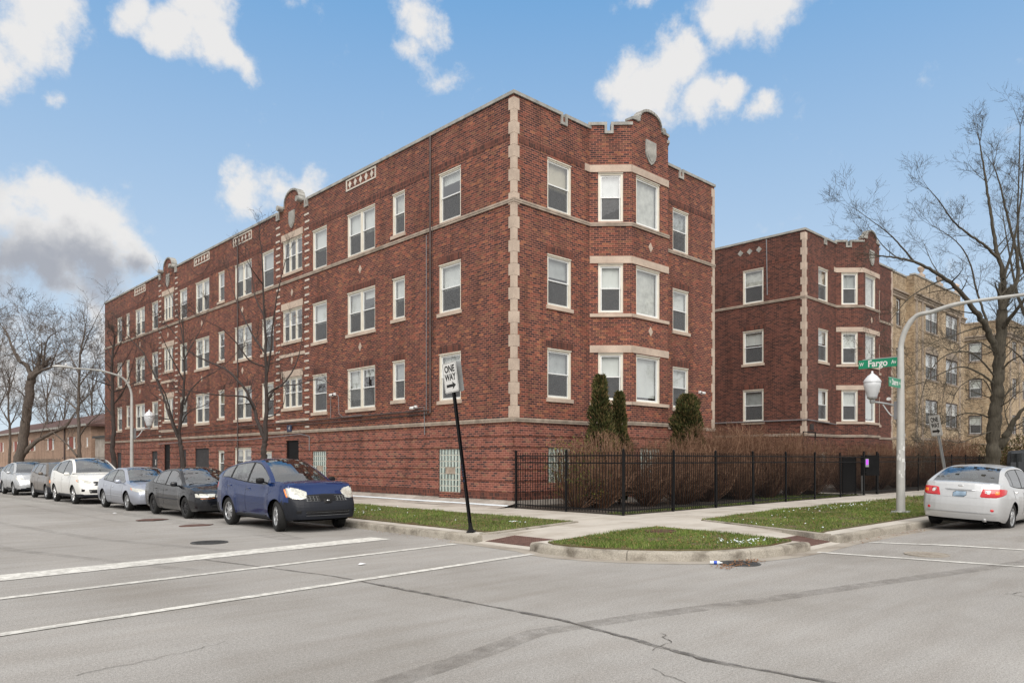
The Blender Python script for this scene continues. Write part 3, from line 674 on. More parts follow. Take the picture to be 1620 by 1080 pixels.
o=g.build('snow_strip',M['snow'],angle=0); tag(o,kind='stuff')
# planted ground behind the fences, courtyard paths
for poly,mt,nm,z in (([(-.4,-.02),(-.4,-4.72),(16.5,-4.55),(16.5,-.02)],M['soil'],'garden_soil',.17),
                  ([(18.0,-.02),(18.0,-4.5),(36,-4.3),(36,-.02)],M['soil'],'garden_soil',.17),
                  ([(12.2,0),(16.3,0),(16.3,22),(12.2,22)],M['turf'],'courtyard_lawn',.172),([(36,-4.3),(60,-4.2),(60,22),(36,0)],M['turf'],'lawn',.172)):
    g=MB(); g.slab(poly,.05,z); o=g.build(nm,mt); tag(o,kind='structure')
GP=[(-.4,-4.2),(-.4,-4.72),(16.5,-4.55),(16.5,-4.1)]
grass(GP,(-.4,16.5,-4.75,-4.0),5000,.03,.09,6,zb=.168)
grass([(9,-4.2),(16.3,-4.2),(16.3,-2),(12,-1.5)],(9,16.3,-4.2,-1.5),5000,.03,.07,7,zb=.168)
# ---------------------------------------------------------------- buildings
def wall(g,u0,u1,z0,z1,holes,off=0,depth=.16,mi=0,base=0):
    hs=[h for h in holes if h[1]>u0 and h[0]<u1 and h[3]>z0 and h[2]<z1]
    us=sorted({u0,u1,*[max(u0,min(u1,h[0])) for h in hs],*[max(u0,min(u1,h[1])) for h in hs]})
    zs=sorted({z0,z1,*[max(z0,min(z1,h[2])) for h in hs],*[max(z0,min(z1,h[3])) for h in hs]})
    for i in range(len(us)-1):
        for j in range(len(zs)-1):
            cu=(us[i]+us[i+1])/2; cz=(zs[j]+zs[j+1])/2
            if any(h[0]<cu<h[1] and h[2]<cz<h[3] for h in hs): continue
            g.add([(us[i],off,zs[j]),(us[i],off,zs[j+1]),(us[i+1],off,zs[j+1]),(us[i+1],off,zs[j])],[(0,1,2,3)],mi)
    for a,b,c,d in hs:
        p=base-depth
        c2,d2=max(c,z0),min(d,z1)
        if a>=u0: g.add([(a,p,c2),(a,off,c2),(a,off,d2),(a,p,d2)],[(3,2,1,0)],mi)
        if b<=u1: g.add([(b,p,c2),(b,off,c2),(b,off,d2),(b,p,d2)],[(0,1,2,3)],mi)
        if d<=z1: g.add([(a,p,d),(a,off,d),(b,off,d),(b,p,d)],[(3,2,1,0)],mi)
        if c>=z0: g.add([(a,p,c),(a,off,c),(b,off,c),(b,p,c)],[(0,1,2,3)],mi)

WR=random.Random(11)
def window(par,F,u0,u1,z0,z1,kind='single',cas=.085,frame='frame',sill=True,label=None,drop=None,screen=True,blind=None,dark=False,sillmat='stone',rec=.04):
    """timber frame set back in the opening; sashes, panes, shades, insect screens and a stone sill"""
    r=WR; o,t,n=F; fr=lambda: MB().frame(o,t,n)
    g=fr(); a=-rec; b=-rec-.12
    g.box(u0,u0+cas,b,a,z0,z1); g.box(u1-cas,u1,b,a,z0,z1); g.box(u0+cas,u1-cas,b,a,z1-cas,z1); g.box(u0+cas,u1-cas,b,a,z0,z0+cas*.6)
    g.box(u0-.015,u1+.015,a+.001,a+.035,z1-.035,z1+.0)
    k={'single':1,'double':2,'triple':3,'picture':1}[kind]
    mull=.13 if k==2 else .09; w=(u1-u0-2*cas-(k-1)*mull)/k
    cells=[(u0+cas+i*(w+mull),u0+cas+i*(w+mull)+w) for i in range(k)]
    for i in range(k-1): g.box(cells[i][1],cells[i+1][0],b,a-.005,z0+cas*.6,z1-cas)
    wob=g.build('window',M[frame],par)
    if label: wob['label']=label
    s=fr(); p=fr(); sc=fr(); bl=fr(); zl,zh=z0+cas*.6,z1-cas; zm=(zl+zh)/2+.02; st=.048
    hb=False; hs=False
    for c0,c1 in cells:
        if kind=='picture':
            s.box(c0,c0+st,b+.02,a-.03,zl,zh); s.box(c1-st,c1,b+.02,a-.03,zl,zh); s.box(c0+st,c1-st,b+.02,a-.03,zl,zl+st*1.3); s.box(c0+st,c1-st,b+.02,a-.03,zh-st,zh)
            p.quad((c0+st,a-.07,zl+st),(c1-st,a-.07,zl+st),(c1-st,a-.07,zh-st),(c0+st,a-.07,zh-st))
        else:
            # lower sash in front, upper sash behind it
            for (y0,y1,q0,q1,bt,tp) in ((a-.075,a-.035,zl,zm+.02,st*1.4,st*.8),(a-.118,a-.078,zm-.02,zh,st*.8,st*1.1)):
                if q0==zl: y0,y1=a-.115,a-.075
                else: y0,y1=a-.072,a-.035
                s.box(c0,c0+st,y0,y1,q0,q1); s.box(c1-st,c1,y0,y1,q0,q1); s.box(c0+st,c1-st,y0,y1,q0,q0+bt); s.box(c0+st,c1-st,y0,y1,q1-tp,q1)
                ym=(y0+y1)/2; p.quad((c0+st,ym,q0+bt),(c1-st,ym,q0+bt),(c1-st,ym,q1-tp),(c0+st,ym,q1-tp))
            if screen and r.random()<.97:
                hs=True; ys=a-.055
                sc.quad((c0+st,ys,zl+st*1.2),(c1-st,ys,zl+st*1.2),(c1-st,ys,zm-.02),(c0+st,ys,zm-.02))
                s.box(c0+st*.4,c0+st,ys-.006,ys+.006,zl,zm); s.box(c1-st,c1-st*.4,ys-.006,ys+.006,zl,zm)
        d=drop if drop is not None else r.choice([.5,.52,.48,.55,.5,.64,1.0,.33,.78,.2,.5])
        zb_=zh-(zh-zl)*d
        if d>0:
            hb=True; yy=b-.05; nseg=8; vs=[]; 
            for q in range(nseg+1):
                u=c0-.02+(c1-c0+.04)*q/nseg; yw=yy+.008*math.sin(q*1.9+u)
                vs+=[(u,yw,zb_),(u,yw,zh+.03)]
            bl.add(vs,[(2*q,2*q+2,2*q+3,2*q+1) for q in range(nseg)])
    s.build('sash',M['vinyl'],wob); p.build('pane',M['pane'],wob)
    if hs: sc.build('insect_screen',M['screen'],wob)
    if hb: bl.build('shade',M[blind or r.choice(['blind','blind','blind','curtain','blind_grey','blind_warm'])],wob)
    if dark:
        q=fr(); q.box(u0-.05,u1+.05,-.75,-.7,z0-.05,z1+.05); q.build('dark_backing',M['dark'],wob)  # near-black sheet behind the pane, the unlit room put into its colour
    if sill:
        g=fr(); g.prism([(u0-.07,z0-.13),(u1+.07,z0-.13),(u1+.07,z0-.015),(u0-.07,z0-.0)],-.10,.055) if False else g.box(u0-.06,u1+.06,-.03,.05,z0-.13,z0-.002)
        g.build('sill',M[sillmat],wob)
    return wob

def glassblocks(par,F,u0,u1,z0,z1,vent=None,label=None):
    o,t,n=F; g=MB().frame(o,t,n); g.box(u0,u1,-.12,-.05,z0,z1); w=g.build('glass_block_window',M['block_mortar'],par)
    if label: w['label']=label
    nu=max(2,round((u1-u0)/.18)); nz=round((z1-z0)/.235); g=MB().frame(o,t,n)
    for i in range(nu):
        for j in range(nz):
            a=u0+(u1-u0)*i/nu+.016; b=u0+(u1-u0)*(i+1)/nu-.016; c=z0+(z1-z0)*j/nz+.016; d=z0+(z1-z0)*(j+1)/nz-.016
            if vent and vent[0]<(a+b)/2<vent[1] and vent[2]<(c+d)/2<vent[3]: continue
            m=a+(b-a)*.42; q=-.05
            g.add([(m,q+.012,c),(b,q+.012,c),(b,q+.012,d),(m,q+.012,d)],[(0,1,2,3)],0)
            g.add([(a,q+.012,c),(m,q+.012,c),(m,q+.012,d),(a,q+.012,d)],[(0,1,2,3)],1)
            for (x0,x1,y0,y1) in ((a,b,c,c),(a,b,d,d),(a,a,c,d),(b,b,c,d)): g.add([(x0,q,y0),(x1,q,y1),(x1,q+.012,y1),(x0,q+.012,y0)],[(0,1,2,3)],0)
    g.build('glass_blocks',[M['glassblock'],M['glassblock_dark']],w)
    if vent:
        g=MB().frame(o,t,n); g.box(vent[0],vent[1],-.05,-.025,vent[2],vent[3]); g.build('vent_cover',M['belt'],w)

def board(par,F,u0,u1,z0,z1,name='boarded_window',mat='grey_board',handle=True,label=None):
    o,t,n=F; g=MB().frame(o,t,n); g.box(u0,u0+.05,-.10,-.03,z0,z1); g.box(u1-.05,u1,-.10,-.03,z0,z1); g.box(u0+.05,u1-.05,-.10,-.03,z1-.05,z1)
    g.box(u0+.05,u1-.05,-.10,-.06,z0,z1-.05)
    d=g.build(name,M[mat],par)
    if label: d['label']=label
    if name=='door':
        g=MB().frame(o,t,n); g.box(u0+.12,u0+.16,-.06,-.02,z0+.95,z0+1.1); g.build('handle',M['conduit'],d)
        g=MB().frame(o,t,n)
        for q in (.15,.55): g.box(u0+.15,u1-.15,-.061,-.052,z0+.2+(z1-z0)*q*.9,z0+.24+(z1-z0)*q*.9)
        g.build('door_rail',M['black'],d)
    return d

def diamond(g,u,z,w,h,y0,y1): g.prism([(u-w/2,z),(u,z-h/2),(u+w/2,z),(u,z+h/2)],y0,y1)
def shield(par,F,u,z,w,h,off=.0):
    o,t,n=F; g=MB().frame(o,t,n)
    P=[(-.5,.5),(-.5,-.05),(-.42,-.25),(-.22,-.42),(0,-.52),(.22,-.42),(.42,-.25),(.5,-.05),(.5,.5)]
    g.prism([(u+a*w,z+b*h) for a,b in P],off,off+.05); g.prism([(u+a*w*.8,z+b*h*.8+.02) for a,b in P],off+.05,off+.065)
    g.build('shield',M['stonegrey'],par)
def gable_profile(c,w,hs,hp,base):
    """scrolled gable: shoulder, ogee, round top"""
    out=[(c-w/2,base)]
    out+=[(c-w/2,base+hs)]
    for k in range(0,13):
        a=math.pi*(1-k/12); out.append((c+math.cos(a)*w*.30,base+hs+.06+math.sin(a)**.8*(hp-hs-.06)))
    out+=[(c+w/2,base+hs),(c+w/2,base)]
    return out
def cope(g,prof,y0,y1,th=.10,ov=.03):
    for (a,b),(c,d) in zip(prof,prof[1:]):
        if abs(a-c)<1e-6:
            continue
        if c<a: a,b,c,d=c,d,a,b
        g.add([(a-ov*.3,y0,b),(c+ov*.3,y0,d),(c+ov*.3,y0,d+th),(a-ov*.3,y0,b+th),(a-ov*.3,y1,b),(c+ov*.3,y1,d),(c+ov*.3,y1,d+th),(a-ov*.3,y1,b+th)],
          [(0,1,2,3),(7,6,5,4),(0,4,5,1),(1,5,6,2),(2,6,7,3),(3,7,4,0)])
def ublock(g,u,z,y0,y1):
    # U-shaped stone crenel cap
    g.box(u-.16,u-.07,y0,y1,z-.30,z+.11); g.box(u+.07,u+.16,y0,y1,z-.30,z+.11); g.box(u-.07,u+.07,y0,y1,z-.30,z-.205)
def quoins(par,corner,ta,tb,na,nb,z0,z1,mat='stone'):
    """alternating corner stones; ta/tb run away from the corner along each face"""
    g=MB(); z=z0; k=0; hgt=.385
    cx,cy=corner
    while z<z1-.1:
        zt=min(z+hgt,z1); l=.235 if k%2==0 else .15
        e=.022
        # L-shaped block as one prism on plan
        P=[(cx+na[0]*e+nb[0]*e,cy+na[1]*e+nb[1]*e),
           (cx+ta[0]*l+na[0]*e,cy+ta[1]*l+na[1]*e),
           (cx+ta[0]*l-na[0]*.02,cy+ta[1]*l-na[1]*.02),
           (cx-na[0]*.02-nb[0]*.02,cy-na[1]*.02-nb[1]*.02),
           (cx+tb[0]*l-nb[0]*.02,cy+tb[1]*l-nb[1]*.02),
           (cx+tb[0]*l+nb[0]*e,cy+tb[1]*l+nb[1]*e)]
        g.slab(P,z+.004,zt-.004); z=zt; k+=1
    return g.build('quoin',M[mat],par)
BELT1,BELT3,TOP=2.99,10.12,13.55
BAYP=1.06
def beltprofile(g,u0,u1,z,h=.13,out=.06):
    g.prism([(u0,z-h*.5),(u1,z-h*.5),(u1,z+h*.5),(u0,z+h*.5)],-.02,out*.75); g.box(u0,u1,out*.75,out,z,z+h*.4)
def base_bands(g,u0,u1,holes,z0=.62,z1=2.90,step=.372,gap=.06,out=.022):
    z=z0
    while z<z1-.05:
        zt=min(z+step-gap,z1); wall(g,u0,u1,z,zt,holes,off=out,depth=.0,base=0)
        # little returns top and bottom, skipping the openings
        us=sorted({u0,u1,*[h[0] for h in holes if h[2]<zt and h[3]>z and u0<h[0]<u1],*[h[1] for h in holes if h[2]<zt and h[3]>z and u0<h[1]<u1]})
        for a,b in zip(us,us[1:]):
            if any(h[0]<(a+b)/2<h[1] and h[2]<zt and h[3]>z for h in holes): continue
            g.add([(a,0,zt),(b,0,zt),(b,out,zt),(a,out,zt)],[(0,1,2,3)]); g.add([(a,0,z),(b,0,z),(b,out,z),(a,out,z)],[(3,2,1,0)])
        z+=step

def soldier(g,u0,u1,z,h=.225,out=.006): g.box(u0,u1,-.01,out,z,z+h)

def front(par,X0,wm,base_m,seed,green=False):
    """street front with the canted bay, shared by the two red brick houses"""
    FW=((X0,0,0),(1,0,0),(0,-1,0))
    bx0,bx1,bx2,bx3=3.77,4.83,7.09,8.15; WID=12.08
    zf=[(3.78,5.48),(6.93,8.68),(10.2,11.95)]
    holes=[]
    for i,(a,b) in enumerate(zf):
        holes+=[(1.57,2.80,a,b),(8.95,10.12,a+.02,b)]
    holes2=[]
    bh=[(1.6,2.75,.9,2.1),(9.0,10.0,.9,2.1)]
    g=MB().frame(*FW)
    wall(g,0,bx0,.0,TOP,holes+bh); wall(g,bx3,WID,.0,TOP,holes+bh)
    # bay frames
    s2=2**.5/2
    FA=((X0+bx0,0,0),(s2,-s2,0),(-s2,-s2,0)); FB=((X0+bx1,-BAYP,0),(1,0,0),(0,-1,0)); FC_=((X0+bx2,-BAYP,0),(s2,s2,0),(s2,-s2,0))
    LC=1.06*2**.5; LB=bx2-bx1
    hA=[(.30,1.20,a+.02,b+.04) for a,b in zf]; hB=[(.27,1.75,a-.02,b+.02) for a,b in zf]
    for F_,l,h_ in ((FA,LC,hA),(FC_,LC,[(.30,1.20,a+.02,b+.04) for a,b in zf])):
        g.frame(*F_); wall(g,0,l,0,TOP+.12,h_+[(LC*.36+.07,LC*.36+.23,TOP-.085,TOP+.3)])
        g.box(.0,l,-.25,-.01,TOP-.4,TOP-.09); g.box(.0,LC*.36+.07,-.25,-.012,TOP-.09,TOP+.12); g.box(LC*.36+.23,l,-.25,-.012,TOP-.09,TOP+.12)
    g.frame(*FB); wall(g,0,LB,0,TOP+.12,hB+[(.5,1.75,.9,2.1)])
    gp=gable_profile(LB/2,LB,.22,.78,TOP+.12)
    g.prism(gp,-.25,0)
    g.frame(*FW); g.box(0.02,bx0,-.28,-.005,TOP-.9,TOP-.001); g.box(bx3,WID-.02,-.28,-.005,TOP-.9,TOP-.001)
    wl=g.build('wall',M[wm],par)
    if wm!='brick': wl['label']='street front of darker brown-red brick'
    # base courses
    g=MB()
    for F_,l0,l1,h_ in ((FW,0,bx0,bh),(FW,bx3,WID,bh),(FA,0,LC,[]),(FB,0,LB,[(.5,1.75,.9,2.1)]),(FC_,0,LC,[])):
        g.frame(*F_); base_bands(g,l0,l1,h_)
    g.build('base_courses',M[base_m],par)
    g=MB(); g.frame(*FW)
    for a,b in ((0,bx0),(bx3,WID)): soldier(g,a,b,.36); 
    for i,(a,b) in enumerate(zf):
        if i<2: soldier(g,1.5,2.87,b+.03); soldier(g,8.85,10.22,b+.03)
    soldier(g,.24,bx0-.02,12.05); soldier(g,bx3+.02,WID-.24,12.05)
    build_each(g,'soldier_course',M['soldier'],par)
    g=MB()
    for F_,l0,l1 in ((FW,0.02,bx0),(FW,bx3,WID-.02),(FA,.02,LC),(FB,0,LB),(FC_,0,LC)):
        g.frame(*F_); g.box(l0,l1,-.02,.035,0,.35)
    g.build('foundation',M['foundation'],par)
    # belts
    g=MB()
    for z in (BELT1,BELT3):
        for F_,l0,l1 in ((FW,-.03,bx0),(FW,bx3,WID+.03),(FA,-.02,LC+.03),(FB,-.02,LB+.02),(FC_,-.03,LC+.02)):
            g.frame(*F_); beltprofile(g,l0,l1,z+.002*(F_ is FB),out=.06+.003*(F_ is FB)+.0015*(F_ is FA))
    build_each(g,'belt_course',M['belt'],par)
    g=MB()
    for i,(a,b) in enumerate(zf):
        for F_,l0,l1 in ((FA,-.0,LC+.0),(FB,-.0,LB+.0),(FC_,0,LC)):
            g.frame(*F_); e=.002*(F_ is FB)
            g.box(l0,l1,-.02,.03+e,b+.045,b+.30)
            if i<2: g.box(l0,l1,-.03,.05+e,a-.13,a-.012)
        if i==2: 
            g.frame(*FW); g.box(bx0-.28,bx0,-.02,.03,b+.045,b+.30)
    build_each(g,'lintel',M['stone'],par)
    names=['first','second','third']
    for i,(a,b) in enumerate(zf):
        window(par,FW,1.57,2.80,a,b,sill=i<2,drop=[.52,.4,.55][i],label='%s floor sash window left of the bay'%names[i])
        window(par,FA,.30,1.20,a+.02,b+.04,sill=False,drop=[.5,.5,.48][i],blind='blind' if i<2 else 'blind_grey',label='%s floor sash window on the slanted side of the bay'%names[i])
        window(par,FB,.27,1.75,a-.02,b+.02,'picture',sill=False,drop=[.9,1,1][i],blind=['blind','curtain','curtain'][i],label='%s floor picture window on the bay front'%names[i])
        window(par,FC_,.30,1.20,a+.02,b+.04,sill=False,label='%s floor sash window on the far side of the bay'%names[i])
        window(par,FW,8.95,10.12,a+.02,b,sill=i<2,drop=[.5,.45,.5][i],label='%s floor sash window right of the bay'%names[i])
    glassblocks(par,FW,1.6,2.75,.9,2.1); glassblocks(par,FW,9.0,10.0,.9,2.1); glassblocks(par,FB,.5,1.75,.9,2.1)
    g=MB(); g.frame(*FB)
    for z in (6.4,9.5): diamond(g,LB/2,z,.26,.36,-.01,.02)
    build_each(g,'diamond_stone',M['stone'],par)
    shield(par,FB,LB/2,12.98,.62,.86)
    # copings
    g=MB(); g.frame(*FW); z=TOP
    for a,b in ((-.05,2.22),(2.54,bx0+.05)): g.box(a,b,-.32,.05,z,z+.11)
    for a,b in ((bx3-.05,9.36),(9.68,WID+.05)): g.box(a,b,-.32,.05,z,z+.11)
    ublock(g,2.38,z,-.34,.055); ublock(g,9.52,z,-.34,.055)
    for F_ in (FA,FC_):
        g.frame(*F_); g.box(-.05,LC*.36,-.30,.052,z+.12,z+.23); g.box(LC*.36+.30,LC+.04,-.30,.052,z+.12,z+.23); ublock(g,LC*.36+.15,z+.12,-.31,.056)
    g.frame(*FB); cope(g,gp[1:-1],-.29,.058,.09)
    # scroll stones at the foot of the gable
    for sx in (-1,1):
        g.lathe([(0,-.055),(.04,-.07),(.115,-.06),(.13,-.04),(.13,.29),(0,.29)],(LB/2+sx*LB*.36,0,gp[1][1]+.13),16,axis='y')
    g.build('coping',M['stonegrey'],par)
    return zf

# ======= corner house
A=empty('apartment_building',(0,0,0),0,'large three-storey red brick apartment block with pale quoins at the street corner','apartment building')
front(A,0,'brick','brick_base',1)
FL=((0,0,0),(0,1,0),(-1,0,0)); LEN=45.2
F3,F2,F1=(10.22,12.02),(6.95,8.72),(3.8,5.5)
singles=[(2.69,3.95),(11.92,13.21),(17.03,18.35),(28.39,29.63),(33.44,34.65),(40.98,42.18)]
narrow=[(6.05,6.90),(22.92,23.78),(39.26,40.05)]
doubles=[(8.10,10.24),(19.51,21.6),(25.02,27.09),(36.04,38.02)]
triples=[(14.16,16.10),(30.71,32.39)]
holes=[]
for a,b in F3,F2,F1:
    for u0,u1 in singles+doubles: holes.append((u0,u1,a,b))
    for u0,u1 in narrow: holes.append((u0,u1,a+.18,b+.02))
    for u0,u1 in triples: holes.append((u0,u1,a+.32,b+.08))
basew=[('gb',2.69,3.95,.53,2.07),('gb',11.95,13.2,.75,2.07),('bd',14.45,15.7,.25,2.60),('s',17.2,18.2,1.1,2.1),('d',19.51,21.6,.95,2.33),('s',22.92,23.78,.8,2.2),
       ('bw',25.02,27.09,.6,2.35),('bw',28.5,29.6,.6,2.3),('dr',31.2,32.25,.25,2.65),('bd2',33.5,34.6,.5,2.25),('bd3',41.1,42.1,.5,2.2)]
holes+=[(a,b,c,d) for _,a,b,c,d in basew]
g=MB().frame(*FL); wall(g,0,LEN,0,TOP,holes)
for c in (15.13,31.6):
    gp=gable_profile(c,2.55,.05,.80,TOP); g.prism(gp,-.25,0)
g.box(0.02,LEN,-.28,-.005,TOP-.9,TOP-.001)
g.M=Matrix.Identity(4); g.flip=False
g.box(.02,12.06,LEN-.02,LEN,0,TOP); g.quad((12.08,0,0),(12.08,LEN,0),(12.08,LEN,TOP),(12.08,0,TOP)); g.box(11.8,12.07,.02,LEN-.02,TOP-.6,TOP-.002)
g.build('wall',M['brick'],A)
g=MB(); g.box(.1,12.0,.1,LEN-.1,13.0,13.1); g.slab([(3.8,.1),(4.85,-1.0),(7.07,-1.0),(8.1,.1)],13.0,13.1); g.build('roof',M['roof'],A)
g=MB().frame(*FL); base_bands(g,0,LEN,[h for h in holes if h[3]<3]); g.build('base_courses',M['brick_base'],A)
g=MB().frame(*FL); bh=[h for h in holes if h[3]<3]
segs=[0]+sorted([x for h in bh if h[2]<.6 for x in h[:2]])+[LEN]
for a,b in zip(segs[::2],segs[1::2]): soldier(g,a,b,.36,out=.024); 
g2=MB().frame(*FL)
for a,b in zip(segs[::2],segs[1::2]): g2.box(a,b,-.02,.04,0,.355)
g2.build('foundation',M['foundation'],A)
for a,b in (F2,F1):
    for u0,u1 in singles+doubles+narrow: soldier(g,u0-.04,u1+.04,b+.03+(.02 if (u0,u1) in narrow else 0))
for a,b in ((.24,13.5),(17.0,29.9),(33.2,LEN-.02)): soldier(g,a,b,12.13)
build_each(g,'soldier_course',M['soldier'],A)
g=MB().frame(*FL)
beltprofile(g,-.03,LEN,BELT1); beltprofile(g,-.03,LEN,BELT3)
build_each(g,'belt_course',M['belt'],A)
g=MB().frame(*FL)
for c in (15.13,31.6):
    for a,b in (F3,F2,F1): g.box(c-1.05,c+1.05,-.02,.03,b+.09,b+.40)
    for z in (3.42,): g.box(c-1.25,c+1.25,-.02,.03,z,z+.17)
    g.box(c-1.25,c+1.25,-.02,.03,6.55,6.70)
build_each(g,'lintel',M['stone'],A)
for c in (13.70,16.55,30.15,33.05):      # stacks of white glazed bricks beside the tall bays
    g=MB().frame(*FL); z=3.15; k=0
    while z<13.2:
        if abs(z-BELT3)>.14:
            s=.025 if k%2 else -.025; g.box(c-.20+s,c+.20+s,-.01,.018,z,z+.085)
        z+=.335; k+=1
    g.build('quoin_strip',M['white_stone'],A)
g=MB().frame(*FL); prev=.322
for c in (15.13,31.6):
    for e in (c-1.40,c+1.40):
        pass
    g.box(prev,c-1.56,-.32,.05,TOP,TOP+.11); ublock(g,c-1.40,TOP,-.34,.06); ublock(g,c+1.40,TOP,-.34,.06); prev=c+1.56
    gp=gable_profile(c,2.55,.05,.80,TOP); cope(g,gp[1:-1],-.29,.058,.09)
    for sx in (-1,1): g.lathe([(0,.055),(.04,.07),(.115,.06),(.13,.04),(.13,-.29),(0,-.29)],(c+sx*.95,0,TOP+.14),16,axis='y')
g.box(prev,LEN+.05,-.32,.05,TOP,TOP+.11)
g.build('coping',M['stonegrey'],A)
g=MB(); g.box(.3,12.13,LEN-.3,LEN+.05,TOP,TOP+.11); g.box(11.78,12.13,.34,LEN-.32,TOP+.001,TOP+.108); g.build('coping',M['stonegrey'],A)
for u in (9.15,20.6,26.1,37.0):
    g=MB().frame(*FL); a,b,c,d=u-1.13,u+1.13,13.02,13.50
    g.box(a,b,-.01,.03,c,c+.06); g.box(a,b,-.01,.03,d-.06,d); g.box(a,a+.07,-.01,.03,c+.06,d-.06); g.box(b-.07,b,-.01,.03,c+.06,d-.06)
    for k in range(5): diamond(g,a+.3+k*(b-a-.6)/4,(c+d)/2,.22,.32,-.01,.025)
    g.build('diamond_panel',M['white_stone'],A)
g=MB().frame(*FL)
for u in (9.2,20.6,26.1,37.0,15.13,31.6):
    for z in (6.35,9.55): diamond(g,u,z,.24,.36,-.01,.02)
build_each(g,'diamond_stone',M['stone'],A)
for c in (15.13,31.6): shield(A,FL,c,13.0,.56,.80)
quoins(A,(0,0),(0,1),(1,0),(-1,0),(0,-1),BELT1+.07,TOP)
quoins(A,(12.08,0),(0,1),(-1,0),(1,0),(0,-1),BELT1+.07,TOP)
fn={F3:'third',F2:'second',F1:'first'}
for F_ in (F3,F2,F1):
    a,b=F_
    for i,(u0,u1) in enumerate(singles): window(A,FL,u0,u1,a,b,sill=F_!=F3,label='%s floor single sash window'%fn[F_])
    for i,(u0,u1) in enumerate(narrow): window(A,FL,u0,u1,a+.18,b+.02,label='%s floor narrow sash window'%fn[F_])
    for i,(u0,u1) in enumerate(doubles): window(A,FL,u0,u1,a,b,'double',sill=F_!=F3,label='%s floor pair of sash windows'%fn[F_])
    for i,(u0,u1) in enumerate(triples): window(A,FL,u0,u1,a+.32,b+.08,'triple',drop=.0,label='%s floor triple window between white brick strips'%fn[F_])
for k,a,b,c,d in basew:
    if k=='gb': glassblocks(A,FL,a,b,c,d,vent=((a+b)/2-.26,(a+b)/2+.26,1.18,1.42),label='glass block window low in the west wall')
    elif k=='s': window(A,FL,a,b,c,d)
    elif k=='d': window(A,FL,a,b,c,d,'double',drop=.3)
    elif k=='bw': board(A,FL,a,b,c,d,label='dark boarded-up basement window')
    elif k=='dr': board(A,FL,a,b,c,d,'door','steel_board',label='tall black metal door')
    elif k=='bd': board(A,FL,a,b,c,d,'door','steel_board',label='black metal door under the small number plaque')
    elif k=='bd2':
        p_=board(A,FL,a,b,c,d,'door','grey_board',label='dark door with a white painted scrawl')
        text('scrawl','8',.52,M['sign_white'],p_,(-.0+.052,(a+b)/2,1.5),(R(90),0,R(-90)),.8)
    else: board(A,FL,a,b,c,d,'door','grey_board',label='dark door at the far end of the wall')
# pipes, conduits, cameras, plaque
def pipe(pts,r,mat,name,par,n=6): 
    g=MB(); g.tube(pts,r,n); g.smooth=True; return g.build(name,M[mat],par)
for u,z0,z1 in ((4.36,3.4,13.5),(21.05,.3,13.3)):
    pipe([(-.07,u,z0),(-.07,u,z1)],.038,'pipe','downspout',A)
pipe([(-.05,4.62,3.4),(-.05,4.62,9.95)],.014,'conduit','conduit',A)
pipe([(-.08,4.4,3.5),(-.08,9.8,3.48),(-.08,13,3.46),(-.08,20.9,3.44)],.028,'pipe','conduit',A)
pipe([(-.06,4.4,3.36),(-.06,12,3.30),(-.06,21,3.33),(-.06,33,3.28),(-.06,45,3.3)],.02,'wire','conduit',A)
pipe([(-.10,21.2,3.62),(-.10,26,3.5),(-.10,32,3.6),(-.1,44,3.5)],.016,'wire','cable',A)
pipe([(-.10,13.3,2.1),(-.10,13.3,2.75),(-.10,14.1,2.86),(-.10,20,2.72),(-.10,26,2.78),(-.1,33,2.7)],.022,'conduit','conduit',A)
pipe([(-.05,11.5,4.45),(-.05,11.5,3.5)],.014,'conduit','conduit',A)
pipe([(-.05,11.0,4.48),(-.05,10.85,4.4),(-.05,10.8,3.65),(-.05,10.5,3.5),(-.05,9.0,3.52)],.016,'conduit','conduit',A)
pipe([(-.05,5.3,3.62),(-.05,4.75,3.62),(-.05,4.72,2.6)],.02,'conduit','conduit',A)
pipe([(-.05,4.1,12.4),(-.09,4.2,10.0),(-.05,4.25,6)],.008,'wire','cable',A)
for u in (37.0,26.1):
    g=MB(); g.tube([(-.06,u-1.5+3*k/12,12.95-.55*math.sin(math.pi*k/12)) for k in range(13)],.014,5); g.build('cable',M['wire'],A)
def camera_box(par,F,u,z,lb):
    o,t,n=F; g=MB().frame(o,t,n); g.box(u-.06,u+.06,0,.06,z-.06,z+.06); g.box(u-.02,u+.02,.06,.16,z-.02,z+.02); c=g.build('security_camera',M['white'],par); c['label']=lb
    g=MB().frame(o,t,n); g.smooth=True; g.lathe([(0,-.16),(.05,-.16),(.06,-.10),(.06,.06),(.045,.09),(0,.09)],(u+.04,.2,z-.05),12,axis='x'); g.build('camera_body',M['white'],c)
    g=MB().frame(o,t,n); g.lathe([(0,-.165),(.035,-.165),(.035,-.15)],(u+.04,.2,z-.05),10,axis='x'); g.build('lens',M['black'],c)
camera_box(A,FL,11.2,4.52,'white security camera below the second storey on the west wall')
camera_box(A,FL,5.3,3.66,'small white camera box above the belt course')
camera_box(A,((0,0,0),(1,0,0),(0,-1,0)),10.9,4.55,'white security camera right of the bay')
p_=MB().frame(*FL); p_.box(15.05,15.5,.06,.08,3.0,3.32); pq=p_.build('number_plaque',M['sign_navy'],A)
text('lettering','4',.24,M['sign_white'],pq,(-.083,15.27,3.16),(R(90),0,R(-90)))

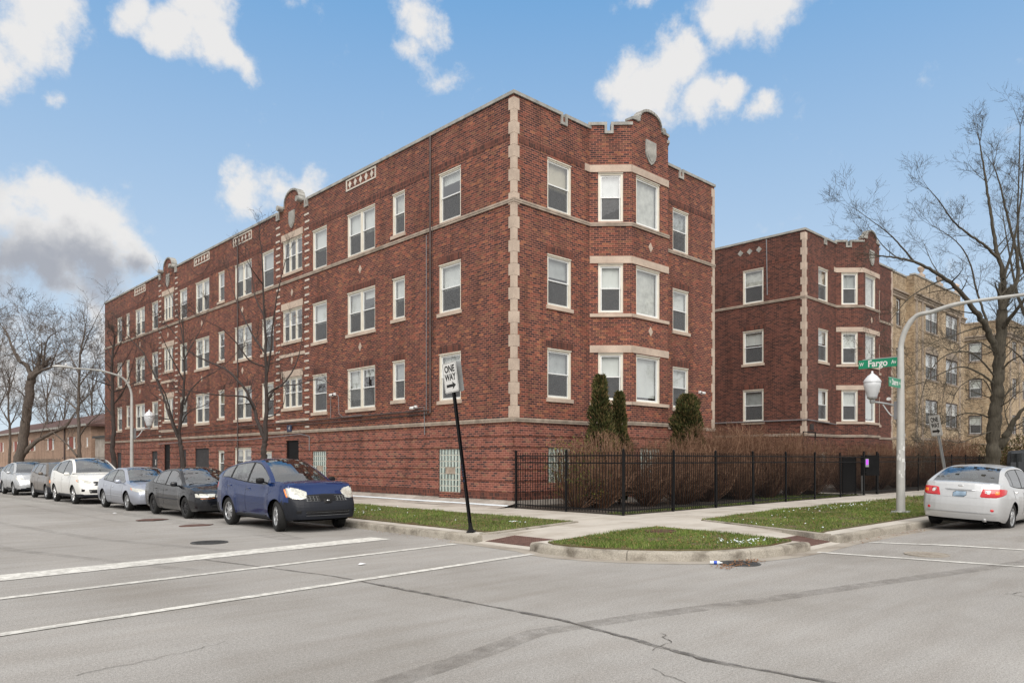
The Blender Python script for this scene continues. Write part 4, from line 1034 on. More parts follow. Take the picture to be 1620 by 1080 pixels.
# ======= second red brick house across the courtyard
B=empty('apartment_building',(0,0,0),0,'brown-red brick apartment block between the corner block and the tan building','apartment building')
BX=20.8
front(B,BX,'brick2','brick2',2)
FL2=((BX,0,0),(0,1,0),(-1,0,0)); L2=20
hl=[(2.29,3.52,a,b) for a,b in ((10.2,12.05),(6.9,8.72),(3.75,5.5))]
g=MB().frame(*FL2); wall(g,0,L2,0,TOP,hl); g.box(.02,L2,-.28,-.005,TOP-.9,TOP-.001); g.M=Matrix.Identity(4); g.flip=False
g.quad((BX+12.08,0,0),(BX+12.08,L2,0),(BX+12.08,L2,TOP),(BX+12.08,0,TOP)); g.quad((BX,L2,0),(BX,L2,TOP),(BX+12.08,L2,TOP),(BX+12.08,L2,0))
w_=g.build('wall',M['brick2'],B)
g=MB(); g.box(BX+.1,BX+12,.1,L2-.1,13.0,13.1); g.slab([(BX+3.8,.1),(BX+4.85,-1.0),(BX+7.07,-1.0),(BX+8.1,.1)],13.0,13.1); g.build('roof',M['roof'],B)
g=MB().frame(*FL2); base_bands(g,0,L2,[]); g.build('base_courses',M['brick2'],B)
g=MB().frame(*FL2); soldier(g,.24,L2,12.13); 
for z in (5.53,8.75): soldier(g,2.2,3.6,z)
build_each(g,'soldier_course',M['soldier'],B)
g=MB().frame(*FL2); beltprofile(g,-.03,L2,BELT1); beltprofile(g,-.03,L2,BELT3); build_each(g,'belt_course',M['belt'],B)
g=MB().frame(*FL2); g.box(.322,L2,-.32,.05,TOP,TOP+.11); g.build('coping',M['stonegrey'],B)
g=MB().frame(*FL2)
for u in (2.55,3.1,3.65): diamond(g,u,13.05,.34,.34,-.01,.02)
build_each(g,'diamond_stone',M['stonegrey'],B)
quoins(B,(BX,0),(0,1),(1,0),(-1,0),(0,-1),BELT1+.07,TOP); quoins(B,(BX+12.08,0),(0,1),(-1,0),(1,0),(0,-1),BELT1+.07,TOP)
for i,(u0,u1,a,b) in enumerate(hl): window(B,FL2,u0,u1,a,b,sill=i>0,drop=[.5,.42,.5][i],label='%s floor sash window on the courtyard side'%['third','second','first'][i])
pipe([(BX-.05,2.1,13.5),(BX-.05,2.05,10.5)],.03,'conduit','downspout',B)
pipe([(BX-.08,L2,3.75),(BX-.08,-.05,3.75),(BX+.2,-.10,3.75),(BX+3.6,-.09,3.62)],.035,'conduit','conduit',B)
g=MB(); g.box(BX+.55,BX+.95,-.04,.0,3.25,3.55); g.build('vent_grille',M['wire'],B)

# ======= tan building
T=empty('tan_apartment_building',(0,0,0),0,'buff brick three-storey building with dark cornice and urns on its parapet, beside the brown-red block','apartment building')
TX=33.1
FT=((TX,.12,0),(1,0,0),(0,-1,0)); WT=15.0; FTB=((TX,-.38,0),(1,0,0),(0,-1,0))
b0,b1=2.6,12.2
zt=[(4.0,5.75),(7.1,8.85),(10.3,12.05)]
hw=[(.8,1.6,a,b) for a,b in zt]+[(12.7,13.6,a,b) for a,b in zt]; hb_=[(4.7,7.2,a,b) for a,b in zt]+[(8.9,11.6,a,b) for a,b in zt]
TT=13.6
g=MB().frame(*FT); wall(g,0,b0,0,TT,hw); wall(g,b1,WT,0,TT,hw); g.frame(*FTB); wall(g,b0,b1,0,TT+.12,hb_)
g.M=Matrix.Identity(4); g.flip=False
for x in (TX+b0,TX+b1): g.quad((x,-.38,0),(x,.12,0),(x,.12,TT+.12),(x,-.38,TT+.12))
g.quad((TX+WT,.12,0),(TX+WT,18,0),(TX+WT,18,TT),(TX+WT,.12,TT)); g.quad((TX,.12,0),(TX,.12,TT),(TX,18,TT),(TX,18,0)); g.quad((TX,18,0),(TX,18,TT),(TX+WT,18,TT),(TX+WT,18,0))
g.box(TX+.02,TX+b0,.13,.4,TT-1,TT-.001); g.box(TX+b1,TX+WT-.02,.13,.4,TT-1,TT-.001); g.box(TX+b0+.02,TX+b1-.02,-.37,-.1,TT-1,TT+.119)
g.build('wall',M['tanbrick'],T)
g=MB(); g.box(TX+.1,TX+WT-.1,.3,17.9,12.9,13); g.build('roof',M['roof'],T)
g=MB()
for F_,l0,l1,e in ((FT,-.02,b0,0),(FT,b1,WT+.05,0),(FTB,b0-.08,b1+.08,.003)):
    g.frame(*F_); g.box(l0,l1,-.01,.10+e,12.28,12.42); g.box(l0,l1,-.01,.20+e,12.42+e,12.52+e); g.box(l0,l1,-.01,.06,12.10,12.28); g.box(l0,l1,-.01,.05+e,3.0,3.15)
build_each(g,'cornice',M['shade_stone'],T)
g=MB()
for F_,l0,l1,zz in ((FT,0,b0-.05,TT),(FT,b1+.05,WT+.05,TT),(FTB,b0-.05,b1+.05,TT+.12)):
    g.frame(*F_); g.box(l0,l1,-.3,.05,zz,zz+.1)
g.build('coping',M['stonegrey'],T)
g=MB(); g.frame(*FTB)
for u in (2.75,11.75,3.85): g.box(u,u+.35,-.01,.05,0,12.10)
g.build('pilaster',M['shade_stone'],T)
for u in (4.2,7.9,11.6):
    g=MB(); g.smooth=True; g.frame(*FTB); g.box(u-.3,u+.3,-.28,.04,TT+.22,TT+.42); g.lathe([(0,.42),(.14,.42),(.07,.52),(.2,.7),(.24,.86),(.16,.92),(.05,1.0),(0,1.05)],(u,-.12,TT),12); g.build('urn',M['stone'],T)
for i,(a,b) in enumerate(zt):
    for u0,u1,kd in ((.8,1.6,'single'),(12.7,13.6,'single')): window(T,FT,u0,u1,a,b,kd,frame='dark_frame',sillmat='shade_stone',label='%s floor narrow window of the tan front'%['first','second','third'][i])
    for u0,u1 in ((4.7,7.2),(8.9,11.6)):
        window(T,FTB,u0,u1,a,b,'double',frame='dark_frame',sillmat='shade_stone',drop=WR.choice([1,.5]),label='%s floor wide window of the tan bay'%['first','second','third'][i])
g=MB().frame(*FTB)
for a,b in zt[1:2]:
    for c in (5.95,10.25): g.prism([(c-1.35,b),(c+1.35,b)]+[(c+1.35*math.cos(math.pi*k/10),b+.02+.5*math.sin(math.pi*k/10)) for k in range(0,11)],-.01,.025)
g.build('arch_panel',M['shade_stone'],T)
sp_=MB().frame(*FT); sp_.box(1.7,2.2,0,.03,3.4,3.75); so_=sp_.build('wall_notice',M['white'],T)

# ======= the tan wings farther along
D=empty('tan_courtyard_building',(0,0,0),0,'buff brick wing farther up the street, seen through the big bare tree','apartment building')
DX=60.25
FD=((DX,0,0),(0,1,0),(-1,0,0)); FD2=((DX,0,0),(1,0,0),(0,-1,0))
zt=[(4.0,5.7),(7.3,9.0),(10.6,12.3)]
h1=[(2.0,3.1,a,b) for a,b in zt]+[(8,9.1,a,b) for a,b in zt]; h2=[(1.4,2.9,a,b) for a,b in zt]+[(5.0,6.6,a,b) for a,b in zt]+[(9.5,11,a,b) for a,b in zt]+[(1.3,1.8,.9,1.6),(3.0,3.5,.9,1.6)]
g=MB().frame(*FD); wall(g,0,30,0,14,h1); g.frame(*FD2); wall(g,0,16,0,14,h2); g.M=Matrix.Identity(4); g.flip=False
g.box(DX+.02,DX+16,.02,.3,13,13.99); g.box(DX+.02,DX+.3,.3,30,13,13.99); g.quad((DX+16,0,0),(DX+16,30,0),(DX+16,30,14),(DX+16,0,14))
g.quad((DX,30,0),(DX+16,30,0),(DX+16,30,14),(DX,30,14))
g.build('wall',M['tanbrick'],D)
g=MB(); g.box(DX+.1,DX+15.9,.1,29.9,13,13.05); g.build('roof',M['roof'],D)
g=MB()
for F_,l in ((FD,30),(FD2,16)):
    g.frame(*F_); e=.002*(F_ is FD2); g.box(-.05,l,-.01,.12+e,12.5,12.75); g.box(-.1,l,-.01,.22+e,12.75,12.9); g.box(-.05,l,-.3,.05,14,14.12+e); g.box(0,l,-.01,.05,3.0,3.15)
build_each(g,'cornice',M['shade_stone'],D)
for h in h1: window(D,FD,*h,frame='dark_frame',sillmat='shade_stone')
for h in h2:
    window(D,FD2,*h,'double' if h[1]-h[0]>1.2 else 'single',frame='dark_frame',sillmat='shade_stone')
g=MB(); g.frame(*FD2)
for u in (.4,3.6,7.6): g.box(u,u+.35,-.01,.06,0,12.5)
g.build('pilaster',M['shade_stone'],D)

# ======= low beige terrace at the far left, chimney, yard fence
E_=empty('terrace_house',(0,0,0),0,'low beige brick terrace with red-brown hipped roof and red-brown panels between its white windows','terrace')
EX=2.0; FE=((EX,57,0),(0,1,0),(-1,0,0)); LE=60
wins=[]
for u in (5.2,13.5,22,31,40,50):
    wins+=[(u,u+.85,2.75,3.85),(u+2.2,u+3.05,2.75,3.85)]
wins.append((.9,1.5,2.9,3.7))
g=MB().frame(*FE); wall(g,0,LE,0,4.75,wins,depth=.12); g.M=Matrix.Identity(4); g.flip=False
g.quad((EX,57,0),(EX,57,4.75),(EX+9,57,4.75),(EX+9,57,0)); g.quad((EX+9,57,0),(EX+9,57,4.75),(EX+9,57+LE,4.75),(EX+9,57+LE,0))
g.build('wall',M['tanfar'],E_)
g=MB(); g.add([(EX-.5,56.5,4.7),(EX+9.5,56.5,4.7),(EX+9.5,57.5+LE,4.7),(EX-.5,57.5+LE,4.7),(EX+4.5,60.5,6.6),(EX+4.5,54+LE,6.6),(EX-.5,56.5,4.9),(EX+9.5,56.5,4.9),(EX+9.5,57.5+LE,4.9),(EX-.5,57.5+LE,4.9)],
  [(6,7,4),(7,8,5,4),(8,9,5),(9,6,4,5),(0,3,2,1),(0,1,7,6),(1,2,8,7),(2,3,9,8),(3,0,6,9)])
g.build('roof',M['rooftile'],E_)
g=MB().frame(*FE); g.box(-.5,LE,.5,.56,4.72,4.92); g.build('gutter_board',M['stonegrey'],E_)
for h in wins: window(E_,FE,*h,frame='vinyl',screen=False,sillmat='stone',cas=.06,dark=True)
for u in (5.2,13.5,22,31,40,50):
    g=MB().frame(*FE); g.box(u+.86,u+2.19,-.02,.03,2.7,3.9); g.build('wall_panel',M['redpanel'],E_)
for u in (8.9,28): pipe([(EX-.09,57+u,.2),(EX-.09,57+u,4.7)],.07,'pipe','downspout',E_)
K=empty('chimney_stack',(6.6,66,0),0,'tall square red brick chimney behind the low beige terrace','chimney')
g=MB(); g.box(-.75,.75,-.75,.75,0,8.4); g.build('wall',M['brick2'],K); g=MB(); g.box(-.83,.83,-.83,.83,8.4,8.6); g.build('cap',M['stonegrey'],K)
# garage with dark opening in the alley
GA=empty('garage',(0,0,0),0,'small grey-beige garage with a dark open doorway beside the long red brick wall','garage')
FG=((2.2,48.4,0),(0,1,0),(-1,0,0))
g=MB().frame(*FG); wall(g,0,8,0,3.6,[(1.0,3.4,0,2.6)],depth=.3); g.M=Matrix.Identity(4); g.flip=False
g.quad((2.2,48.4,0),(2.2,48.4,3.6),(9,48.4,3.6),(9,48.4,0)); g.quad((9,48.4,0),(9,56.4,0),(9,56.4,3.6),(9,48.4,3.6)); g.quad((2.2,56.4,0),(9,56.4,0),(9,56.4,3.6),(2.2,56.4,3.6)); g.build('wall',M['foundation'],GA)
g=MB(); g.box(2.0,9.2,48.2,56.6,3.6,3.78); g.build('roof',M['roof'],GA)
g=MB(); g.box(2.19,2.1,49.2,52,2.62,2.9); build_each(g,'lintel',M['pipe'],GA)
g=MB(); g.box(2.6,2.66,49.2,52,0,2.7); g.build('door',M['dark'],GA)  # near-black sheet in the open doorway, the gloom inside put into its colour
WF=empty('wooden_fence',(0,0,0),0,'weathered wooden yard fence in front of the beige terrace','fence')
g=MB()
for k in range(52): g.box(-.4,-.36,57+k*.32,57.27+k*.32,.1,1.75+.06*math.sin(k*2.1))
g.build('boards',M['wood'],WF)
g=MB(); g.box(-.35,-.29,57,73.6,.5,.6); g.box(-.35,-.29,57,73.6,1.4,1.5); g.build('rail',M['wood'],WF)
# ---------------------------------------------------------------- cars
def interp(pts,x):
    if x<=pts[0][0]: return pts[0][1]
    if x>=pts[-1][0]: return pts[-1][1]
    n=len(pts)
    for i in range(n-1):
        if x<=pts[i+1][0]:
            x0,y0=pts[i];x1,y1=pts[i+1]; h=x1-x0; t=(x-x0)/h
            d=(y1-y0)/h
            def sl(k):
                if k==0 or k==n-1: 
                    return (pts[1][1]-pts[0][1])/(pts[1][0]-pts[0][0]) if k==0 else (pts[-1][1]-pts[-2][1])/(pts[-1][0]-pts[-2][0])
                a=(pts[k][1]-pts[k-1][1])/(pts[k][0]-pts[k-1][0]); b=(pts[k+1][1]-pts[k][1])/(pts[k+1][0]-pts[k][0])
                return 0 if a*b<=0 else 2*a*b/(a+b)
            m0,m1=sl(i),sl(i+1)
            t2=t*t;t3=t2*t
            return (2*t3-3*t2+1)*y0+(t3-2*t2+t)*h*m0+(-2*t3+3*t2)*y1+(t3-t2)*h*m1
def make_car(name,label,cat,p,loc,rz,roll=0):
    L,Wd,H=p['L'],p['W'],p['H']; fo,wb=p['fo'],p['wb']; xf=L/2-fo; xr=xf-wb; rw=p.get('rw',.33); Ra=rw+.055
    sill=p.get('sill',.22); hw=Wd/2; xF=L/2; xR=-L/2
    root=empty(name,loc,rz,label,cat,p.get('group')); root.rotation_euler=(roll,0,rz)
    paint=p['paint']
    # --- tub
    deck=p['deck']            # (x,z) upper surface: boot, belt line, bonnet
    xs=set(rng(xR,xF,.13))
    for c in (xf,xr):
        for k in range(15): xs.add(c+Ra*math.cos(math.pi*k/14))
    for k in (0,.015,.04,.08,.13,.2,.3): xs.add(xF-k); xs.add(xR+k)
    for q in deck: xs.add(q[0])
    xs=sorted(xs); xx=[xs[0]]
    for x in xs[1:]:
        if x-xx[-1]>.008: xx.append(x)
    xs=xx
    FP=[(0,.90),(.12,.955),(.3,.985),(.5,1.0),(.68,.995),(.82,.975),(.93,.955),(1,.93)]
    TT_=[0,.07,.16,.28,.4,.52,.64,.76,.86,.93,.97,1.0]
    if p.get('boxy'): FP=[(0,.93),(.12,.97),(.3,.985),(.5,1.0),(.8,.995),(1,.97)]
    nfr=p.get('nose',.24); nrr=p.get('tail',.16); rkf=p.get('rake_f',.16); rkr=p.get('rake_r',.10)
    def plan(x):
        f=1.0
        for e,ln,mn in ((xF-x,.95,.80),(x-xR,.8,.86)):
            if e<ln: f*=mn+(1-mn)*math.sqrt(max(0,1-(1-e/ln)**2))
        return f
    def deform(x,y,z):
        a=abs(y)/hw
        if x>xF-.6:
            k=(x-(xF-.6))/.6; k=k*k
            x-=k*(nfr*a*a*a+rkf*max(0,(z-.5)/.35)**2*(1 if z>.5 else 0)+.10*max(0,(.42-z)/.25)**2)
        if x<xR+.6:
            k=((xR+.6)-x)/.6; k=k*k
            x+=k*(nrr*a*a*a+rkr*max(0,(z-.55)/.4)**2+.10*max(0,(.45-z)/.25)**2)
        return (x,y,z)
    def zb(x):
        z=sill+.04*sst(.6,0,xF-x)+.06*sst(.6,0,x-xR)
        for c in (xf,xr):
            d=abs(x-c)
            if d<Ra: z=max(z,rw+math.sqrt(max(0,Ra*Ra-d*d))*.98)
        return z
    zd=lambda x: interp(deck,x)
    ntop=5; rows=[]
    for x in xs:
        z0=zb(x); z1=zd(x); w=hw*plan(x); row=[]
        zs0=sill
        for t in TT_:
            z=z0+(z1-z0)*t
            f=interp(FP,(z-zs0)/(z1-zs0) if z1>zs0 else 1)
            bul=0
            for c in (xf,xr):
                d=abs(x-c)
                if d<Ra+.16: bul=max(bul,.018*sst(Ra+.16,Ra,d)*sst(z1,rw+.2,z))
            row.append((x,w*f+bul,z))
        we=row[-1][1]
        cr=p.get('crown',.045)*min(1,plan(x))
        for k in range(1,ntop+1):
            a=1-k/ntop; row.append((x,we*a*(.96 if k==1 else 1),z1+cr*(1-a*a)+.012*(k==1)))
        rows.append(row)
    nr=len(rows[0]); nt_=len(TT_)
    body=MB(); body.smooth=True; clad=MB(); clad.smooth=True
    gcw,gbk=p['cowl'],p['back']     # glasshouse ends on the deck
    zc=p.get('clad')
    for s in (1,-1):
        V=[[deform(x,y*s,z) for x,y,z in r_] for r_ in rows]
        for i in range(len(xs)-1):
            for k in range(nr-1):
                q=[V[i][k],V[i+1][k],V[i+1][k+1],V[i][k+1]]
                if s<0: q=q[::-1]
                xm=(xs[i]+xs[i+1])/2; zm=sum(v[2] for v in q)/4
                if k>=nt_+1 and gbk+.12<xm<gcw-.12: continue
                (clad if (zc and zc(xm,zm)) else body).add(q,[(0,1,2,3)])
    for e,idx in ((xs[-1],-1),(xs[0],0)):
        r_=rows[idx]; nc=12
        grid=[[deform(x,y*(1-2*c/nc),z) for c in range(nc+1)] for x,y,z in r_[:nt_]]
        top=[]
        for c in range(nc+1):
            a=1-2*c/nc; top.append(deform(e,r_[nt_-1][1]*a,r_[nt_-1][2]+p.get('crown',.045)*min(1,plan(e))*(1-a*a)))
        grid.append(top)
        for i in range(len(grid)-1):
            for c in range(nc):
                q=[grid[i][c],grid[i][c+1],grid[i+1][c+1],grid[i+1][c]]
                if idx==0: q=q[::-1]
                zm=sum(v[2] for v in q)/4
                (clad if (zc and zc(e,zm)) else body).add(q,[(0,1,2,3)])
    # --- glasshouse
    rail=p['rail']; rfx,rrx=p['roof']      # rail: (x,z) from rear base over the roof to the cowl
    def zr(x): return interp(rail,x)
    wr=p.get('wr',.70)*hw
    zmx=max(z for _,z in rail)
    pil=p['pillars']      # list of (x0,x1) solid pillars at belt level (may slope); 
    gx=set(rng(gbk,gcw,.09))|{rfx,rrx,p['sideglass'][0],p['sideglass'][1],p['sideglass'][0]+.035,p['sideglass'][1]-.035}|{q for a in pil for q in a}
    for k in (.03,.06,.1): gx.add(gcw-k); gx.add(gbk+k)
    gx=sorted(gx); xx=[gx[0]]
    for x in gx[1:]:
        if x-xx[-1]>.012: xx.append(x)
        elif any(abs(x-q)<1e-9 for a in pil for q in a): xx[-1]=x
    gx=xx
    SV=[0,.03,.075,.30,.55,.80,.895,.93,1.0]; NTv=8
    crr=p.get('roofcrown',.06)
    def sect(x):
        zbelt=zd(x)-.004; wbt=hw*plan(x)*interp(FP,1)*.985; zt=max(zr(x),zbelt+.004); h=zt-zbelt; hh=zmx-zbelt
        wtop=wbt+(wr-wbt)*min(1,h/hh) 
        out=[]
        for v in SV:
            yv=wbt+(wtop-wbt)*v+.02*math.sin(math.pi*v)*min(1,h/hh); out.append((x,yv,zbelt+h*v))
        for k in range(1,NTv+1):
            a=1-k/NTv; out.append((x,wtop*a,zt+crr*(1-a*a)*min(1,h/.2)+.01*(k==1)*min(1,h/.2)))
        return out
    S=[sect(x) for x in gx]; ns=len(SV)
    bow=p.get('bow',.12)
    def gdef(x,y,z):
        a=(abs(y)/hw)**2; 
        if x>rfx-.3: k=min(1,(x-rfx+.3)/.6); x+=bow*(1-a*2)*.5*k
        if x<rrx+.2: k=min(1,(rrx+.2-x)/.5); x-=bow*.6*(1-a*2)*.5*k
        return (x,y,z)
    wind=MB(); rear=MB(); roof=MB(); wind.smooth=rear.smooth=roof.smooth=True
    sides={}; trim=MB()
    bp=[q for q in pil]
    for s in (1,-1):
        V=[[gdef(x,y*s,z) for x,y,z in r_] for r_ in S]
        for i in range(len(gx)-1):
            xm=(gx[i]+gx[i+1])/2; h=zr(xm)-zd(xm)
            for k in range(len(S[0])-1):
                q=[V[i][k],V[i+1][k],V[i+1][k+1],V[i][k+1]]
                if s<0: q=q[::-1]
                if k<ns-1:
                    inp=any(a<xm<b for a,b in pil); 
                    solid=(k==ns-2) or k==0 or xm<p['sideglass'][0] or xm>p['sideglass'][1] or (h<.05)
                    if solid: roof.add(q,[(0,1,2,3)])
                    elif inp or k==1 or k==ns-3 or xm<p['sideglass'][0]+.035 or xm>p['sideglass'][1]-.035: trim.add(q,[(0,1,2,3)])
                    else:
                        seg=sum(1 for a,b in pil if xm>b)
                        sides.setdefault((s,seg),MB()).add(q,[(0,1,2,3)])
                else:
                    kk=k-ns+1
                    if xm>rfx and kk>=1 and xm<gcw-.04: wind.add(q,[(0,1,2,3)])
                    elif xm<rrx and kk>=1 and xm>gbk+p.get('bkm',.05) and zr(xm)<zmx-.05*p.get('bksp',1) : rear.add(q,[(0,1,2,3)])
                    else: roof.add(q,[(0,1,2,3)])
    b0=len(body.v)
    body.add(roof.v,roof.f)
    bo=body.build('body',paint,root,angle=42)
    used=set()
    if clad.v:
        for nm,fn in (('bumper',lambda x,y:x>xf-.05),('bumper',lambda x,y:x<xr+.05),('side_sill',lambda x,y:y>0),('side_sill',lambda x,y:y<=0)):
            q=MB(); q.smooth=True; rest=[]
            for f in clad.f:
                cx=sum(clad.v[i][0] for i in f)/len(f); cy=sum(clad.v[i][1] for i in f)/len(f)
                if id(f) in used: continue
                if fn(cx,cy): used.add(id(f)); q.v+= [clad.v[i] for i in f]; n0=len(q.v)-len(f); q.f.append(list(range(n0,n0+len(f)))); q.m.append(0)
            if q.f: q.build(nm,M['cladding'],root,angle=42)
    allv=body.v+clad.v; off=len(body.v)
    bvh=BVHTree.FromPolygons([Vector(v) for v in allv],body.f+[[i+off for i in f] for f in clad.f])
    wind.build('windscreen',M['carglass'],root,angle=60)
    if rear.v: rear.build('rear_window',p.get('sideglassmat',M['carglass']),root,angle=60)
    for key,mb in sides.items():
        mb.smooth=True; mb.build('side_window',p.get('sideglassmat',M['carglass']),root,angle=60)
    for sg in (1,-1):
        q=MB()
        for f in trim.f:
            if sum(trim.v[i][1] for i in f)*sg>0: q.add([trim.v[i] for i in f],[tuple(range(len(f)))])
        if q.v: q.build('pillar_trim',M['black'],root)
    # --- patches laid on the skin
    def hit(phi,s,z,elev=0):
        d=Vector((-math.cos(phi),-math.sin(phi),0)); t=Vector((-math.sin(phi),math.cos(phi),0))
        o_=-d*6+t*s+Vector((0,0,z)); r=bvh.ray_cast(o_,d)
        return r[0],r[1]
    def patch(g,phi,top,bot,nu=10,nv=5,off_=.006,mirror=False,mi=0):
        def li(P,u):
            q=u*(len(P)-1); i=min(int(q),len(P)-2); f=q-i; return (P[i][0]+(P[i+1][0]-P[i][0])*f,P[i][1]+(P[i+1][1]-P[i][1])*f)
        for sg in ((1,-1) if mirror else (1,)):
            G=[]
            for j in range(nv+1):
                row=[]
                for i in range(nu+1):
                    a=li(top,i/nu);b=li(bot,i/nu); f=j/nv; s_=a[0]+(b[0]-a[0])*f; z_=a[1]+(b[1]-a[1])*f
                    h_,n_=hit(phi,s_,z_)
                    if h_ is None: row.append(None); continue
                    d=Vector((math.cos(phi),math.sin(phi),0)); edge=(i in (0,nu) or j in (0,nv))
                    q=h_+d*(-.004 if edge else off_); row.append((q.x,q.y*sg,q.z))
                G.append(row)
            for j in range(nv):
                for i in range(nu):
                    q=[G[j][i],G[j][i+1],G[j+1][i+1],G[j+1][i]]
                    if None in q: continue
                    if sg<0: q=q[::-1]
                    g.add(q,[(3,2,1,0)],mi)
    def part(nm,mat,calls,smooth=True,parent=None):
        """calls with mirror make one mesh for each side"""
        outs=[]
        for sg in ((1,-1) if any(c.get('m') for c in calls) else (1,)):
            g=MB(); g.smooth=smooth
            for c in calls:
                g2=MB(); patch(g2,c['phi'],c['top'],c['bot'],c.get('nu',10),c.get('nv',5),c.get('off',.006))
                if sg<0: g2.v=[(x,-y,z) for x,y,z in g2.v]; g2.f=[f[::-1] for f in g2.f]
                g.add(g2.v,g2.f)
            if g.v: outs.append(g.build(nm,mat,parent or root,angle=50))
        return outs
    S_=R(90)
    # side view coordinate for phi=90: s = -x
    def sd_(pts): return [(-x,z) for x,z in pts]
    for it in p['patches']:
        nm,mat,calls=it[0],it[1],it[2]
        part(nm,M[mat] if isinstance(mat,str) else mat,calls)
    # door shut lines, handles
    g=MB()
    for xd in p['doors']:
        x0,x1=xd if isinstance(xd,tuple) else (xd,xd); zt_=zd(x0)-.015; zl=sill+.10
        N_=10
        for sg in (1,-1):
            g2=MB(); patch(g2,S_,[(-x0-.007,zt_),(-x0+.007,zt_)],[(-x1-.007,zl),(-x1+.007,zl)],2,N_,.0035); 
            if sg<0: g2.v=[(x,-y,z) for x,y,z in g2.v]
            g.add(g2.v,g2.f)
    for (a,b,z,) in p.get('hlines',[]):
        for sg in (1,-1):
            g2=MB(); patch(g2,S_,sd_([(a,z+.004),(b,z+.004)]),sd_([(a,z-.004),(b,z-.004)]),24,2,.0025)
            if sg<0: g2.v=[(x,-y,z) for x,y,z in g2.v]
            g.add(g2.v,g2.f)
    for it in p.get('flines',[]):
        patch(g,it[0],it[1],it[2],14,2,.003)
    if g.v: g.build('panel_gap',M['black'],root)
    for xh,zh in p['handles']:
        for sg in (1,-1):
            h_,n_=hit(S_,-xh,zh)
            g=MB(); g.smooth=True; y=h_.y if h_ else hw
            g.tube([(xh-.085,(y-.004)*sg,zh),(xh-.06,(y+.025)*sg,zh+.002),(xh+.06,(y+.025)*sg,zh+.002),(xh+.085,(y-.004)*sg,zh)],[.012,.015,.015,.012],6)
            g.build('door_handle',p.get('handlemat',paint),root)
    # mirrors
    mx,mz=p['mirror']
    for sg in (1,-1):
        g=MB(); g.smooth=True; yb=hw*.93
        prof=[]
        for i in range(7):
            t=i/6; 
        nn=10; vs=[];fs=[]
        for i in range(7):
            a=-math.pi/2+math.pi*i/6; ry=math.sin(a); c_=max(.02,math.cos(a)**.45)
            for k in range(nn):
                b=2*math.pi*k/nn; cx=math.copysign(abs(math.cos(b))**.6,math.cos(b)); cz=math.copysign(abs(math.sin(b))**.6,math.sin(b))
                vs.append((mx+.055*c_*cx-.02*(ry),(yb+.13+.095*ry)*sg,mz+.072*c_*cz))
        for i in range(6):
            for k in range(nn): fs.append((i*nn+k,i*nn+(k+1)%nn,(i+1)*nn+(k+1)%nn,(i+1)*nn+k))
        fs.append(tuple(range(nn))); fs.append(tuple(range(6*nn,7*nn)))
        g.add(vs,fs); g.tube([(mx-.01,(yb-.05)*sg,mz-.06),(mx,(yb+.07)*sg,mz-.03)],.022,6)
        mo=g.build('wing_mirror',p.get('mirrormat',paint),root,angle=60)
        g=MB(); g.quad((mx-.064,(yb+.06)*sg,mz-.05),(mx-.064,(yb+.2)*sg,mz-.05),(mx-.064,(yb+.2)*sg,mz+.05),(mx-.064,(yb+.06)*sg,mz+.05)); g.build('mirror_glass',M['chrome'],mo)
    # underside and wheel wells
    g=MB()
    iw=hw*.58
    cuts=[xR+.12,xr-Ra,xr+Ra,xf-Ra,xf+Ra,xF-.16]
    for i,(a,b) in enumerate(zip(cuts,cuts[1:])):
        w_=iw if i in (1,3) else hw*.86
        if i==0: g.box(a+.05,b,-hw*.76,hw*.76,sill-.02,.52)
        elif i==4: g.box(a,b-.12,-hw*.72,hw*.72,sill-.02,.52)
        else: g.box(a,b,-w_,w_,sill-.03,.60)
    for c in (xf,xr):
        for sg in (1,-1):
            n=14; vs=[]
            for k in range(n+1):
                a=math.pi*k/n; vs+=[(c+Ra*math.cos(a),iw*sg,rw+Ra*math.sin(a)),(c+Ra*math.cos(a),hw*.945*sg,rw+Ra*.99*math.sin(a))]
            g.add(vs,[(2*k,2*k+1,2*k+3,2*k+2) for k in range(n)])
            g.add([(c+Ra*math.cos(math.pi*k/n),iw*sg,rw+Ra*math.sin(math.pi*k/n)) for k in range(n+1)],[tuple(range(n+1))])
    g.build('underbody',M['dark'],root)
    # cabin
    g=MB(); zs=zd((gcw+gbk)/2); g.box(gbk+.05,gcw-.02,-hw*.86,hw*.86,zs-.30,zs-.28)
    g.box(gcw-.55,gcw-.06,-hw*.83,hw*.83,zs-.28,zs+.0)
    g.build('floor_and_dashboard',M['dark'],root)
    for (sx,sy) in ((rfx-.55,.36),(rfx-.55,-.36),(rfx-1.4,.38),(rfx-1.4,-.38)):
        if sx<gbk+.35: continue
        g=MB(); g.smooth=True
        g.add([(sx,sy-.22,zs-.28),(sx,sy+.22,zs-.28),(sx-.12,sy+.21,zs+.14),(sx-.12,sy-.21,zs+.14),(sx-.12,sy-.22,zs-.28),(sx-.12,sy+.22,zs-.28),(sx-.2,sy+.20,zs+.14),(sx-.2,sy-.20,zs+.14)],[(0,1,2,3),(7,6,5,4),(3,2,6,7),(0,3,7,4),(1,5,6,2)])
        g.box(sx-.2,sx-.11,sy-.13,sy+.13,zs+.12,zs+.21)
        g.build('seat',M['seat'],root)
    g=MB(); g.smooth=True; c=Vector((gcw-.62,.36,zs+.02)); g.tube([(c.x+.08*math.sin(a)*1,c.y+.17*math.cos(a),c.z+.16*math.sin(a)) for a in [2*math.pi*k/16 for k in range(17)]],.014,6); g.build('steering_wheel',M['black'],root)
    g=MB(); g.box(rfx+.10,rfx+.13,-.11,.11,zmx-.16,zmx-.09); g.build('rear_view_mirror',M['black'],root)
